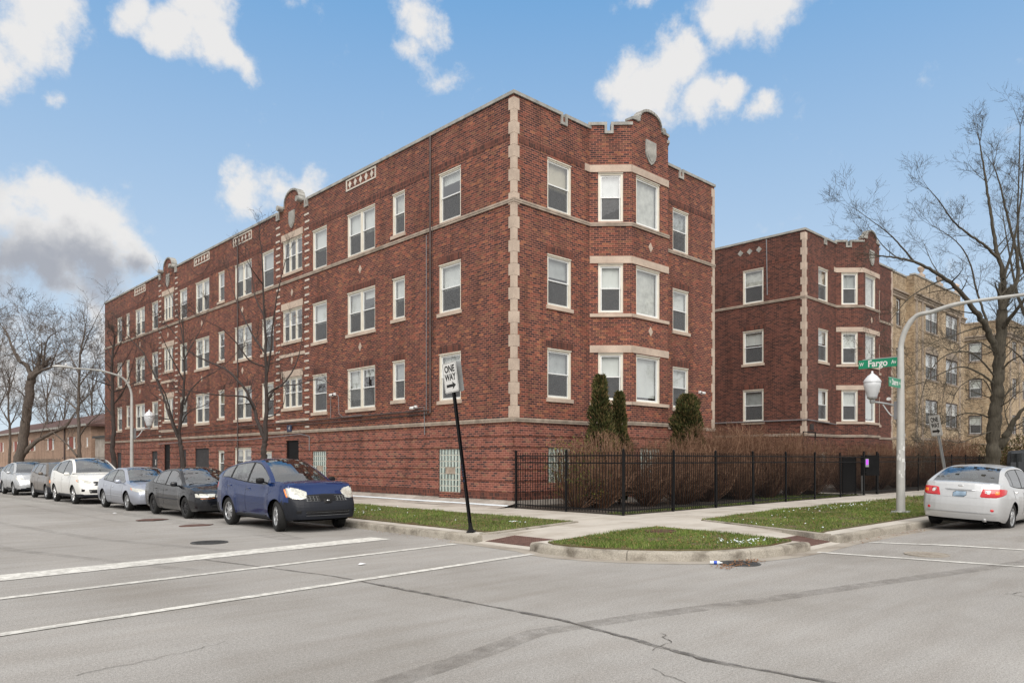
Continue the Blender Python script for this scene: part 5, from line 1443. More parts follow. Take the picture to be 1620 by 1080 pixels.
    # wheels
    for wx in (xf,xr):
        for sg in (1,-1):
            steer=p.get('steer',0) if wx==xf else 0
            piv=empty('wheel',(wx,(hw-.125)*sg,rw),0)
            C.objects.unlink(piv); bpy.data.objects.remove(piv)
            tw=.105
            g=MB(); g.smooth=True; rr=rw*p.get('rimf',.66)
            g.lathe([(rr-.01,-tw*.75),(rr+.005,-tw*.95),(rr+.03,-tw),(rw-.035,-tw*1.02),(rw-.012,-tw*.88),(rw,-tw*.62),(rw,tw*.62),(rw-.012,tw*.88),(rw-.035,tw*1.02),(rr+.03,tw),(rr+.005,tw*.95),(rr-.01,tw*.75)],(0,0,0),32,axis='y')
            t_=g.build('wheel',M['rubber'],root,angle=40); t_.location=(wx,(hw-.12)*sg,rw); t_.rotation_euler=(0,0,steer+(math.pi if sg>0 else 0))
            # outer face of the wheel is local -y after the turn
            g=MB(); g.smooth=True; y0=-tw*.8
            g.lathe([(rr-.002,tw*.7),(rr-.012,-tw*.2),(rr-.008,y0*.98),(rr+.004,y0-.006),(rr-.012,y0-.012),(rr-.028,y0+.004),(rr-.03,y0+.035)],(0,0,0),32,axis='y')
            g.v=[(x,y,z) for x,y,z in g.v]
            # lathe axis y puts profile height at -y : flip so that negative heights face outward
            g.v=[(x,-y,z) for x,y,z in g.v]; g.f=[f[::-1] for f in g.f]
            rim=g.build('rim',M[p.get('rim','alloy')],t_,angle=40)
            g=MB(); g.smooth=False; ns_=p.get('spokes',5)
            for k in range(ns_):
                a=2*math.pi*k/ns_; ca,sa=math.cos(a),math.sin(a); h0,h1=p.get('spw',(.05,.036))
                if p.get('split'):
                    forks=((-.0,-.28),(.0,.28))
                else: forks=((0,0),)
                for f0,f1 in forks:
                    a1=a+f1; c1,s1=math.cos(a1),math.sin(a1); r0,r1=.035,rr-.02
                    P0=Vector((ca*r0,0,sa*r0)); P1=Vector((c1*r1,0,s1*r1)); t=(P1-P0).normalized(); nn=Vector((-t.z,0,t.x))
                    vs=[]
                    for P_,hh,yy in ((P0,h0,y0-.002),(P1,h1*.8,y0+.012)):
                        for sgn in (-1,1):
                            vs.append(tuple(P_+nn*hh*.5*sgn+Vector((0,yy,0)))); vs.append(tuple(P_+nn*hh*.62*sgn+Vector((0,yy+.03,0))))
                    g.add(vs,[(0,4,6,2),(1,3,7,5),(0,1,5,4),(2,6,7,3)])
            g2=MB(); g2.lathe([(0,y0-.012),(.028,y0-.012),(.045,y0-.004),(.06,y0+.02)],(0,0,0),16,axis='y'); g2.v=[(x,-y,z) for x,y,z in g2.v]
            g.add(g2.v,g2.f); g.build('spokes',M[p.get('rim','alloy')],rim)
            g=MB(); g2=MB(); g2.lathe([(0,y0+.05),(rr-.02,y0+.05)],(0,0,0),24,axis='y'); g2.v=[(x,-y,z) for x,y,z in g2.v]; g.add(g2.v,g2.f); g.build('dark_backing_disc',M['dark'],rim)  # near-black backing disc, shade between the spokes put into its colour
    if p.get('rails'):
        for sg in (1,-1):
            g=MB(); g.smooth=True; a,b=p['rails']; g.tube([(a,wr*.93*sg,zmx+.02),(a+.1,wr*.93*sg,zmx+.065),(b-.1,wr*.93*sg,zmx+.065),(b,wr*.93*sg,zmx+.02)],.016,6); g.build('roof_rail',M['black'],root)
    if p.get('wipers',True):
        for y0,y1 in ((.55,-.02),(-.08,-.62)):
            x=gcw-.05; g=MB(); xa=x-.02; g.tube([(x+.03,y0,zd(x)+.045),(xa-.06,(y0+y1)/2,zd(x)+.085),(xa-.02,y1,zd(x)+.055)],.009,5); g.build('wiper',M['black'],root)
    return root

def fquad(a,b,c,d): return [a,b],[d,c]
FR=0.0; SD=R(90); RE=math.pi
def plate(z,w=.155,h=.075): return ('number_plate','plate',[dict(phi=RE,top=[(-w,z+h),(w,z+h)],bot=[(-w,z-h),(w,z-h)],nu=4,nv=3,off=.012)])
def hs(phi,pts): return [(-x*math.sin(phi)+y*math.cos(phi),z) for x,y,z in pts]
P4=R(38)
def lamp(nm,mat,phi,top,bot,m=True,**k): return (nm,mat,[dict(phi=phi,top=hs(phi,top),bot=hs(phi,bot),m=m,**k)])
def front_p(nm,mat,top,bot,**k): return (nm,mat,[dict(phi=FR,top=top,bot=bot,nu=k.pop('nu',14),**k)])
def side_p(nm,mat,top,bot,**k): return (nm,mat,[dict(phi=SD,top=[(-x,z) for x,z in top],bot=[(-x,z) for x,z in bot],m=True,nu=k.pop('nu',18),nv=2,**k)])
def slats(nm,mat,y0,y1,zs,h=.008,**k):
    return (nm,mat,[dict(phi=FR,top=[(y0,z+h),(y1,z+h)],bot=[(y0,z-h),(y1,z-h)],nu=12,nv=2,off=.012) for z in zs])
GC='cars parked along the west kerb'
def SC(l,kx,kz): return [(x*kx,z*kz) for x,z in l]
# charcoal-blue nineties sedan
sedan=dict(L=4.8,W=1.78,H=1.42,fo=.98,wb=2.71,rw=.315,sill=.21,
  deck=[(-2.4,.80),(-2.37,.93),(-2.2,.99),(-1.8,1.00),(-1.0,.955),(0,.905),(.7,.90),(1.1,.925),(1.5,.90),(2.0,.80),(2.28,.705),(2.37,.66),(2.4,.60)],
  rail=[(-1.85,1.00),(-1.6,1.12),(-1.1,1.335),(-.7,1.40),(-.1,1.42),(.22,1.385),(.6,1.20),(.95,1.02),(1.18,.93)],
  cowl=1.18,back=-1.85,roof=(.2,-.95),pillars=[(-.38,-.29),(-1.22,-1.17)],sideglass=(-1.5,.98),wr=.66,
  doors=[(.98,1.02),(-.34,-.33),(-1.28,-1.0)],handles=[(-.18,.80),(-1.05,.82)],mirror=(.78,.98),steer=0)
def with_(b,**k): d=dict(b); d.update(k); return d
acc98=with_(sedan,paint=carpaint('charcoal_paint',(.005,.006,.009),.0,.2,.04),group=GC,rim='steelrim',spokes=10,spw=(.035,.05),
  patches=[lamp('headlight','clear_lens',R(30),[(2.33,.32,.735),(2.28,.55,.74),(2.1,.78,.745),(2.02,.83,.745)],[(2.36,.34,.64),(2.32,.55,.62),(2.2,.74,.61),(2.06,.82,.62)]),
           lamp('turn_signal','amber_lens',R(30),[(2.36,.36,.628),(2.32,.55,.612),(2.2,.74,.602)],[(2.36,.36,.605),(2.32,.55,.585),(2.2,.74,.578)],nv=2),
           front_p('grille','black',[(-.28,.70),(.28,.70)],[(-.26,.615),(.26,.615)]),slats('grille_bars','chrome',-.27,.27,[.66]),
           front_p('air_intake','black',[(-.5,.43),(.5,.43)],[(-.48,.33),(.48,.33)]),front_p('bumper_strip','cladding',[(-.78,.545),(.78,.545)],[(-.78,.53),(.78,.53)],nv=2),
           side_p('side_moulding','cladding',[(.95,.55),(-1.0,.57)],[(.95,.51),(-1.0,.53)],off=.012),
           lamp('tail_light','red_lens',R(150),[(-2.35,.45,.9),(-2.28,.7,.9),(-2.1,.85,.9)],[(-2.38,.45,.76),(-2.3,.7,.76),(-2.15,.85,.78)]),plate(.68)])
acc03=with_(sedan,L=4.82,W=1.81,wb=2.74,rw=.325,paint=carpaint('lilac_silver_paint',(.40,.43,.50),.55,.3),group=GC,rim='alloy',spokes=7,spw=(.05,.035),
  deck=[(-2.41,.85),(-2.38,.97),(-2.2,1.02),(-1.8,1.02),(-1.0,.97),(0,.92),(.7,.91),(1.15,.94),(1.6,.90),(2.05,.80),(2.3,.70),(2.38,.66),(2.41,.60)],
  rail=[(-1.9,1.02),(-1.6,1.15),(-1.1,1.35),(-.7,1.41),(-.1,1.43),(.25,1.39),(.7,1.18),(1.05,1.02),(1.3,.94)],cowl=1.3,back=-1.9,sideglass=(-1.5,1.08),
  patches=[lamp('headlight','clear_lens',R(40),[(2.28,.46,.70),(2.18,.66,.76),(1.98,.80,.80),(1.80,.87,.81)],[(2.32,.46,.655),(2.28,.62,.625),(2.12,.76,.64),(1.92,.85,.69)]),
           lamp('turn_signal','amber_lens',R(60),[(1.82,.87,.80),(1.76,.88,.80)],[(1.94,.85,.70),(1.88,.86,.71)],nu=4,nv=4,off=.010),
           front_p('grille','black',[(-.32,.70),(.32,.70)],[(-.26,.62),(.26,.62)]),slats('grille_bars','chrome',-.3,.3,[.69,.655]),
           front_p('air_intake','black',[(-.55,.36),(.55,.36)],[(-.52,.29),(.52,.29)]),
           side_p('side_moulding',None or 'alloy',[(.95,.49),(-1.0,.51)],[(.95,.455),(-1.0,.475)],off=.012),
           lamp('tail_light','red_lens',R(150),[(-2.35,.45,.95),(-2.28,.7,.95),(-2.1,.85,.95)],[(-2.38,.45,.78),(-2.3,.7,.78),(-2.15,.85,.8)]),plate(.7)],
  flines=[(FR,[(-.75,.475),(.75,.475)],[(-.75,.468),(.75,.468)])])
RAILS=[(-2.25,1.23),(-2.12,1.31),(-1.9,1.41),(-1.5,1.53),(-.9,1.625),(-.3,1.665),(-.02,1.645),(.32,1.53),(.70,1.34),(1.07,1.13)]
DECKS=[(-2.33,.90),(-2.31,1.08),(-2.18,1.22),(-1.6,1.23),(-.8,1.15),(0,1.09),(.8,1.08),(1.05,1.11),(1.5,1.10),(1.9,1.045),(2.1,.99),(2.22,.935),(2.29,.875),(2.33,.80)]
ROGUE_DECK=[(x,z+(.05*min(1,max(0,(x-1.05)/.5)))) for x,z in DECKS]
suv=dict(L=4.66,W=1.80,H=1.66,fo=.93,wb=2.69,rw=.345,sill=.27,deck=DECKS,rail=RAILS,cowl=1.07,back=-2.25,roof=(0,-1.72),pillars=[(-.32,-.21),(-1.30,-1.20)],sideglass=(-1.84,.90),wr=.64,
  doors=[(1.0,1.03),(-.25,-.24),(-1.42,-1.05)],handles=[(-.12,.98),(-1.2,1.03)],mirror=(.76,1.18),tail=.12,rake_r=.06)
def cl_rogue(x,z): return (x>1.35 and z<.70+.18*(x>2.05)) or (z<.36) or (x<-1.9 and z<.55)
rogue=with_(suv,rw=.36,deck=ROGUE_DECK,paint=carpaint('deep_blue_paint',(.003,.023,.11),.3,.16,.02),clad=cl_rogue,mirrormat=M['black'],group=GC,steer=R(-14),rim='alloy',spokes=7,spw=(.065,.05),rails=None,
  patches=[lamp('headlight','clear_lens',P4,[(2.20,.54,.94),(2.08,.66,1.015),(1.92,.78,1.06),(1.76,.86,1.07)],[(2.24,.50,.79),(2.18,.64,.74),(2.05,.76,.75),(1.90,.84,.82)]),
           lamp('turn_signal','amber_lens',R(60),[(1.80,.86,1.02),(1.73,.875,1.01)],[(1.95,.84,.80),(1.88,.855,.80)],nu=4,nv=5,off=.011),
           front_p('grille','black',[(-.58,.875),(.58,.875)],[(-.46,.70),(.46,.70)],nv=5),
           slats('grille_bars','galv',-.54,-.18,[.84,.80,.765,.73],h=.006),slats('grille_bars','galv',.18,.54,[.84,.80,.765,.73],h=.006),
           ('grille_bars','galv',[dict(phi=FR,top=[(y-.007,.855),(y+.007,.855)],bot=[(y-.007,.715),(y+.007,.715)],nu=2,nv=5,off=.013) for y in (-.50,-.42,-.34,-.26,.26,.34,.42,.50)]),
           ('badge_mount','black',[dict(phi=FR,top=[(-.15,.80),(.15,.80)],bot=[(-.11,.66),(.11,.66)],nu=4,nv=4,off=.02)]),
           ('badge','chrome',[dict(phi=FR,top=[(-.06,.765),(.06,.765)],bot=[(-.05,.715),(.05,.715)],nu=4,nv=3,off=.026)]),
           front_p('air_intake','black',[(-.62,.52),(.62,.52)],[(-.58,.40),(.58,.40)]),slats('lower_grille_highlights','galv',-.6,.6,[.465,.395],h=.005),  # pale bars across the intake put the bumper's highlights into colour
           ('fog_lamp_recess','black',[dict(phi=R(28),top=hs(R(28),[(2.2,.60,.53),(2.15,.78,.53)]),bot=hs(R(28),[(2.2,.62,.43),(2.15,.76,.43)]),m=True,nu=4,nv=4,off=.004)]),
           side_p('sill_moulding','cladding',[(.9,.37),(-.85,.37)],[(.9,.30),(-.85,.30)],off=.02),
           lamp('tail_light','red_lens',R(130),[(-2.22,.62,1.10),(-2.12,.76,1.12),(-1.88,.84,1.12)],[(-2.3,.66,.92),(-2.18,.80,.90),(-2.02,.87,.93)]),plate(.8)],
  hlines=[(.9,-.95,.62)])
def hoodmark(root): pass
kx,kz=5.2/4.66,1.80/1.66
trav=with_(suv,L=5.2,W=1.98,H=1.80,fo=1.06,wb=3.02,rw=.37,sill=.28,deck=SC(DECKS,kx,kz*.99),rail=SC(RAILS,kx,kz),cowl=1.07*kx,back=-2.25*kx,roof=(0,-1.72*kx),pillars=[(-.34,-.22),(-1.48,-1.34)],sideglass=(-2.15,1.0),
  paint=carpaint('white_paint',(.72,.72,.69),.0,.3),group=GC,clad=lambda x,z:z<.36 or (x>1.9 and z<.42),rim='chrome',spokes=6,spw=(.07,.05),rails=(-1.9,.1),
  doors=[(1.12,1.15),(-.28,-.27),(-1.6,-1.25)],handles=[(-.14,1.0),(-1.36,1.03)],mirror=(.9,1.2),
  patches=[lamp('headlight','clear_lens',P4,[(2.44,.55,.90),(2.30,.72,.98),(2.12,.86,1.02),(1.95,.93,1.03)],[(2.48,.55,.80),(2.4,.70,.80),(2.25,.84,.83),(2.05,.92,.88)]),
           lamp('turn_signal','amber_lens',R(60),[(2.02,.92,.99),(1.93,.94,.99)],[(2.14,.89,.89),(2.06,.91,.89)],nu=4,nv=4,off=.011),
           front_p('grille','black',[(-.5,.93),(.5,.93)],[(-.44,.74),(.44,.74)]),slats('grille_bars','chrome',-.48,.48,[.91,.87,.79,.76]),slats('grille_bars','chrome',-.46,.46,[.83],h=.016),
           front_p('air_intake','black',[(-.72,.62),(.72,.62)],[(-.62,.44),(.62,.44)]),slats('grille_bars','chrome',-.68,.68,[.53],h=.012),
           lamp('fog_lamp_recess','black',R(30),[(2.4,.70,.62),(2.3,.86,.66)],[(2.42,.72,.50),(2.34,.86,.50)],nu=4,nv=4),
           side_p('sill_moulding','cladding',[(1.0,.40),(-1.0,.40)],[(1.0,.31),(-1.0,.31)],off=.02),
           lamp('tail_light','red_lens',R(135),[(-2.5,.62,1.2),(-2.4,.80,1.22),(-2.25,.9,1.22)],[(-2.55,.66,1.0),(-2.42,.82,.98),(-2.3,.93,1.0)]),plate(.85)])
crvd=with_(suv,L=4.6,W=1.78,H=1.66,paint=carpaint('taupe_brown_paint',(.15,.125,.105),.5,.32),group=GC,clad=lambda x,z:z<.42 or (x>1.55 and z<.60) or (x<-1.8 and z<.6),rim='alloy',spokes=5,spw=(.06,.06),deck=SC(DECKS,4.6/4.66,1),rail=[(-2.2,1.23),(-2.15,1.40),(-2.0,1.57),(-1.5,1.63),(-.9,1.66),(-.1,1.66),(.15,1.63),(.45,1.47),(.8,1.27),(1.07,1.13)],back=-2.2,roof=(.15,-1.9),
  patches=[lamp('headlight','clear_lens',P4,[(2.18,.50,.86),(2.06,.66,.92),(1.92,.78,.94)],[(2.22,.50,.70),(2.14,.66,.68),(2.0,.78,.70)]),
           lamp('turn_signal','amber_lens',R(60),[(1.96,.80,.93),(1.84,.86,.93)],[(1.98,.80,.72),(1.88,.85,.74)],nu=4,nv=4,off=.004),
           front_p('grille','black',[(-.42,.84),(.42,.84)],[(-.40,.72),(.40,.72)]),slats('grille_bars','chrome',-.4,.4,[.80,.76]),front_p('air_intake','black',[(-.6,.5),(.6,.5)],[(-.55,.38),(.55,.38)]),
           lamp('tail_light','red_lens',R(130),[(-2.2,.66,1.4),(-2.1,.8,1.4)],[(-2.26,.70,1.0),(-2.14,.84,1.0)]),plate(.8)])
kx=4.84/4.66;kz=1.70/1.66
vera=with_(suv,L=4.84,W=1.9,H=1.70,fo=.98,wb=2.8,rw=.36,deck=SC(DECKS,kx,kz),rail=SC(RAILS,kx,kz),cowl=1.07*kx,back=-2.25*kx,roof=(0,-1.72*kx),sideglass=(-1.94,.94),paint=carpaint('light_silver_paint',(.50,.52,.54),.5,.3),group=GC,clad=lambda x,z:z<.37,rim='alloy',spokes=8,spw=(.045,.03),rails=(-1.6,.05),
  patches=[lamp('headlight','clear_lens',P4,[(2.26,.48,.84),(2.14,.66,.92),(1.95,.80,.96),(1.82,.88,.97)],[(2.30,.48,.76),(2.24,.64,.74),(2.1,.78,.77),(1.95,.87,.83)]),
           front_p('grille','black',[(-.4,.84),(.4,.84)],[(-.32,.72),(.32,.72)]),slats('grille_bars','chrome',-.38,.38,[.82,.78,.74]),front_p('air_intake','black',[(-.6,.44),(.6,.44)],[(-.5,.36),(.5,.36)]),
           lamp('fog_lamp','chrome',R(30),[(2.26,.66,.56),(2.16,.86,.57)],[(2.27,.66,.50),(2.18,.86,.50)],nu=4,nv=3),
           lamp('tail_light','red_lens',R(130),[(-2.3,.62,1.12),(-2.2,.78,1.14)],[(-2.36,.66,.94),(-2.26,.82,.94)]),plate(.8)])
far_s=with_(acc98,paint=carpaint('slate_paint',(.05,.06,.075),.4,.3,.1),rim='alloy',spokes=5)
corolla=with_(sedan,L=4.54,W=1.76,H=1.46,fo=.93,wb=2.60,rw=.32,sill=.20,wipers=False,tail=.22,rake_r=.05,
  deck=[(-2.27,.90),(-2.255,1.02),(-2.2,1.07),(-2.0,1.09),(-1.7,1.08),(-1.0,.99),(0,.94),(.9,.95),(1.2,.96),(1.7,.90),(2.1,.77),(2.27,.62)],
  rail=[(-1.93,1.08),(-1.65,1.22),(-1.2,1.385),(-.75,1.445),(-.1,1.46),(.3,1.42),(.8,1.19),(1.28,.97)],cowl=1.28,back=-1.93,roof=(.28,-.92),pillars=[(-.33,-.24),(-1.12,-1.07)],sideglass=(-1.42,1.06),bkm=.03,wr=.69,
  paint=carpaint('bright_silver_paint',(.60,.61,.62),.5,.3),rim='alloy',spokes=5,spw=(.07,.045),mirror=(.86,1.02),handlemat=M['chrome'],handles=[(-.14,.86),(-1.02,.89)],
  patches=[
    ('tail_light','red_lens',[dict(phi=R(150),top=hs(R(150),[(-2.22,.47,.985),(-2.2,.60,.995),(-2.12,.74,1.0),(-1.95,.84,.995),(-1.76,.86,.97)]),bot=hs(R(150),[(-2.22,.38,.775),(-2.2,.56,.77),(-2.13,.72,.775),(-2.02,.82,.82),(-1.84,.86,.87)]),m=True,nu=16,nv=6,off=.01)]),
    lamp('turn_signal','amber_lens',R(150),[(-2.16,.69,.955),(-2.05,.79,.955)],[(-2.17,.68,.83),(-2.08,.77,.845)],nu=5,nv=4,off=.014),
    lamp('reversing_lamp','sign_white',R(165),[(-2.2,.53,.925),(-2.19,.57,.935),(-2.18,.61,.925)],[(-2.2,.53,.855),(-2.19,.57,.84),(-2.18,.61,.855)],nu=6,nv=4,off=.015),
    ('plate_frame','black',[dict(phi=RE,top=[(-.17,.925),(.17,.925)],bot=[(-.17,.755),(.17,.755)],nu=4,nv=3,off=.010)]),('number_plate','plate',[dict(phi=RE,top=[(-.155,.915),(.155,.915)],bot=[(-.155,.765),(.155,.765)],nu=4,nv=3,off=.018)]),
    ('plate_recess','alloy',[dict(phi=RE,top=[(-.33,.955),(.33,.955)],bot=[(-.33,.925),(.33,.925)],nu=8,nv=3,off=.03)]),
    ('badge','chrome',[dict(phi=RE,top=[(-.055,1.045),(-.03,1.065),(.03,1.065),(.055,1.045)],bot=[(-.055,1.02),(-.03,1.0),(.03,1.0),(.055,1.02)],nu=6,nv=3,off=.008)]),
    ('reflector','red_lens',[dict(phi=R(165),top=hs(R(165),[(-2.2,.62,.52),(-2.2,.66,.535),(-2.2,.70,.52)]),bot=hs(R(165),[(-2.2,.62,.47),(-2.2,.66,.455),(-2.2,.70,.47)]),m=True,nu=6,nv=4,off=.01)]),
    ('lower_skirt','alloy',[dict(phi=RE,top=[(-.80,.43),(.80,.43)],bot=[(-.78,.415),(.78,.415)],nu=14,nv=2,off=.022)]),
    lamp('headlight','clear_lens',P4,[(2.1,.5,.76),(1.9,.75,.83),(1.75,.85,.84)],[(2.15,.5,.68),(2.0,.75,.68),(1.85,.85,.74)])],
  flines=[(RE,[(-.60,.765),(.60,.765)],[(-.60,.758),(.60,.758)]),(RE,[(-.60,.765),(-.594,.765)],[(-.80,1.03),(-.792,1.03)]),(RE,[(.594,.765),(.60,.765)],[(.792,1.03),(.80,1.03)])])
jeep=dict(sideglassmat=M['darkglass'],L=4.6,W=1.85,H=1.86,fo=.75,wb=2.95,rw=.40,sill=.42,boxy=True,deck=[(-2.3,1.18),(-2.2,1.20),(0,1.18),(1.0,1.16),(1.3,1.16),(2.1,1.10),(2.3,1.02)],
  rail=[(-2.25,1.21),(-2.22,1.5),(-2.18,1.80),(-2.1,1.855),(-1,1.87),(.3,1.86),(.55,1.82),(.85,1.45),(1.05,1.17)],cowl=1.05,back=-2.25,roof=(.5,-2.12),pillars=[(-.2,-.08),(-1.2,-1.08),],sideglass=(-2.1,.9),wr=.86,tail=.05,rake_r=.02,nose=.08,bkm=.0,bksp=.8,
  doors=[(.95,.95),(-.14,-.14),(-1.14,-1.14)],handles=[(-.02,1.0),(-1.0,1.0)],mirror=(.75,1.25),paint=carpaint('jet_black_paint',(.003,.003,.004),.0,.35,.0),rim='steelrim',spokes=5,
  patches=[lamp('tail_light','red_lens',RE,[(-2.3,.70,.98),(-2.3,.84,.98)],[(-2.3,.70,.80),(-2.3,.84,.80)],nu=4,nv=4,off=.03),lamp('headlight','clear_lens',FR,[(2.3,.5,.95),(2.3,.7,.95)],[(2.3,.5,.75),(2.3,.7,.75)],nu=4,nv=4)],crown=.02)
NORTH=R(-90)
def west(name,p,yc,label,cat='car',xc=None):
    xc=xc if xc is not None else -6.92-p['W']/2
    return make_car(name,label,cat,p,(xc,yc,hroad(xc,yc)),NORTH)
blue=west('parked_car',rogue,.40,'deep blue crossover with charcoal front bumper, parked nearest the corner',xc=-7.80)
west('parked_car',acc98,6.17,'charcoal-black sedan with black steel wheels parked behind the blue crossover')
west('parked_car',acc03,11.45,'lilac-silver sedan parked between the charcoal sedan and the white crossover')
west('parked_car',trav,17.8,'big white three-row crossover with chrome wheels behind the lilac-silver sedan')
west('parked_car',crvd,23.2,'taupe-brown compact crossover parked behind the big white one')
west('parked_car',vera,29.9,'light silver crossover with roof rails parked behind the taupe-brown one')
west('parked_car',far_s,36.0,'slate grey sedan last in the kerbside row, cut off by the frame edge')
sil=make_car('parked_car','bright silver sedan seen from behind, red and amber tail lights, on the side street','car',corolla,(5.05,-12.05,.055),0,roll=R(2.6))
# exhaust
g=MB(); g.smooth=True; g.tube([(-1.9,-.52,.23),(-2.22,-.52,.22)],.05,12,caps=False); g.tube([(-2.0,-.52,.225),(-2.1,-.52,.223)],.045,12); g.build('exhaust',M['chrome'],sil)
jp=make_car('parked_car','black boxy off-roader with spare wheel, parked beyond the silver sedan','car',jeep,(12.2,-12.2,.08),0)
g=MB(); g.smooth=True; g.lathe([(.22,-.11),(.36,-.12),(.40,-.08),(.40,.08),(.36,.12),(.1,.12),(0,.10)],(-2.42,-.0,1.05),24,axis='x'); g.build('spare_wheel',M['rubber'],jp)
# things seen in the blue car: permit and wind shield chrome mark
g=MB(); g.prism([(1.905,0),(1.95,.018),(1.93,.05),(1.90,.03)],-.03,.03) if False else None
# ---------------------------------------------------------------- trees
def rv(r): 
    a=r.uniform(0,6.283); z=r.uniform(-1,1); q=math.sqrt(1-z*z); return Vector((q*math.cos(a),q*math.sin(a),z))
def tube3(V,F_,pts,rad,n=3):
    b=len(V); prev=None
    for i,p in enumerate(pts):
        d=pts[min(i+1,len(pts)-1)]-pts[max(i-1,0)]
        if d.length<1e-9: d=Vector((0,0,1))
        d=d.normalized()
        if prev is None: u=d.orthogonal().normalized()
        else:
            u=prev-d*prev.dot(d); u=u.normalized() if u.length>1e-6 else d.orthogonal().normalized()
        prev=u; w=d.cross(u)
        for k in range(n):
            a=6.28318*k/n; q=p+(u*math.cos(a)+w*math.sin(a))*rad[i]; V.append((q.x,q.y,q.z))
    for i in range(len(pts)-1):
        for k in range(n):
            F_.append((b+i*n+k,b+i*n+(k+1)%n,b+(i+1)*n+(k+1)%n,b+(i+1)*n+k))
def rawmesh(name,V,F_,mat,parent=None,smooth=True):
    me=bpy.data.meshes.new(name); me.from_pydata(V,[],F_); me.materials.append(mat)
    if smooth: me.polygons.foreach_set('use_smooth',[True]*len(F_))
    o=bpy.data.objects.new(name,me); C.objects.link(o)
    if parent: o.parent=parent
    return o
def smoothline(P,sub=4):
    out=[];n=len(P)
    for i in range(n-1):
        p0=P[max(i-1,0)];p1=P[i];p2=P[i+1];p3=P[min(i+2,n-1)]
        for k in range(sub):
            t=k/sub; out.append(.5*((2*p1)+(p2-p0)*t+(2*p0-5*p1+4*p2-p3)*t*t+(3*p1-p0-3*p2+p3)*t*t*t))
    out.append(P[-1]); return out
def grow(r,V,F_,p,d,ln,rad,lev,up=.12,wig=.12,rmin=.006,leaves=None):
    n=5 if lev>1 else 4; pts=[p.copy()]; rads=[rad]; q=p.copy(); dd=d.normalized(); st=ln/n
    for i in range(n):
        dd=(dd+rv(r)*wig+Vector((0,0,up))*.6).normalized(); q=q+dd*st; pts.append(q.copy()); rads.append(max(rmin*.6,rad*(1-.75*(i+1)/n)))
    tube3(V,F_,pts,rads,4 if rad>.03 else 3)
    if lev<=0: 
        if leaves is not None and r.random()<leaves[2]:
            s=.035; e=pts[-1]; i=len(leaves[0]); a=rv(r)*s; b_=rv(r)*s
            leaves[0].extend([tuple(e),tuple(e+a),tuple(e+a+b_),tuple(e+b_)]); leaves[1].append((i,i+1,i+2,i+3))
        return
    nb=r.choice([3,4,4,5]) if lev>1 else r.choice([2,3,4])
    for k in range(nb):
        t=r.uniform(.2,.98); i=min(n-1,int(t*n)); f=t*n-i; s=pts[i].lerp(pts[i+1],f); base=(pts[i+1]-pts[i]).normalized()
        side=base.orthogonal().normalized(); side=Matrix.Rotation(r.uniform(0,6.283),3,base)@side
        nd=(base*r.uniform(.5,1.0)+side*r.uniform(.6,1.0)).normalized()
        grow(r,V,F_,s,nd,ln*r.uniform(.45,.75),max(rmin,rads[i]*r.uniform(.42,.62)),lev-1,up,wig,rmin,leaves)
def tree(name,label,limbs,mat,seed,lev=2,dens=1.0,twig=1.3,up=.12,rmin=.006,leafp=0,group=None,trunkidx=1,fl=0.0):
    """limbs: list of (points as Vectors, r0, r1). first is the trunk."""
    r=random.Random(seed); base=limbs[0][0][0]
    root=empty(name,tuple(base),0,label,'tree',group)
    TV=[];TF=[];CV=[];CF=[]; LV=([],[],leafp) if leafp else None
    for li,(P,r0,r1) in enumerate(limbs):
        P=[q-base for q in P]
        S=smoothline(P,5); n=len(S)
        S=[q+rv(r)*min(.05,.3*(r0+(r1-r0)*i/n)) if 0<i<n-1 else q for i,q in enumerate(S)]
        rad=[r0+(r1-r0)*(i/(n-1))**.85 for i in range(n)]
        if li==0 : rad[0]*=1.35; rad[1]*=1.12
        tube3(TV,TF,S,rad,10 if r0>.1 else 7)
        L_=sum((S[i+1]-S[i]).length for i in range(n-1))
        k=int(L_*2.1*dens); 
        for j in range(k):
            t=r.uniform(.42 if li==0 else .12,1); i=min(n-2,int(t*(n-1))); s=S[i].lerp(S[i+1],t*(n-1)-i); b=(S[i+1]-S[i]).normalized()
            side=Matrix.Rotation(r.uniform(0,6.283),3,b)@b.orthogonal().normalized()
            nd=(b*r.uniform(.3,.9)+side*r.uniform(.6,1)+Vector((0,0,up))).normalized()
            rr=max(rmin*1.2,min(rad[i]*.42,.035))
            grow(r,CV,CF,s,nd,twig*r.uniform(.6,1.3)*(1.15-.4*t),rr,lev,up,.12,rmin,LV)
        # the limb's own tip breaks up
        for j in range(3):
            grow(r,CV,CF,S[-1],(S[-1]-S[-2]).normalized()+rv(r)*.4,twig*.9,max(rmin,r1*.9),lev,up,.12,rmin,LV)
    rawmesh('trunk',TV,TF,mat,root); rawmesh('crown',CV,CF,mat,root)
    if LV and LV[0]: rawmesh('dead_leaves',LV[0],LV[1],M['leaf_litter'],root)
    return root
def PL(dep,pts,dd=0.0,spread=0):
    """a limb drawn through photo positions at a distance; dd moves its tip nearer or farther"""
    n=len(pts); return [W(x,y,dep+dd*i/(n-1)) for i,(x,y) in enumerate(pts)]
def ground_at(v,z=.15): return Vector((v.x,v.y,z))
def mk(dep,trunk,limbs,r0,r1,lr=.5,ds=None):
    t=PL(dep,trunk); t[0]=Vector((t[0].x,t[0].y,.14)); out=[(t,r0,r1)]
    for i,l in enumerate(limbs):
        dd=(ds[i] if ds else [1.5,-1.5,.8,-.8,2.2,-2.2][i%6]); a=r0*lr if len(l)<4 or True else 0
        if isinstance(l[0],tuple) and isinstance(l[-1],(int,float)): a=l[-1]; l=l[:-1]
        out.append((PL(dep,l,dd),a,max(.008,a*.18)))
    return out
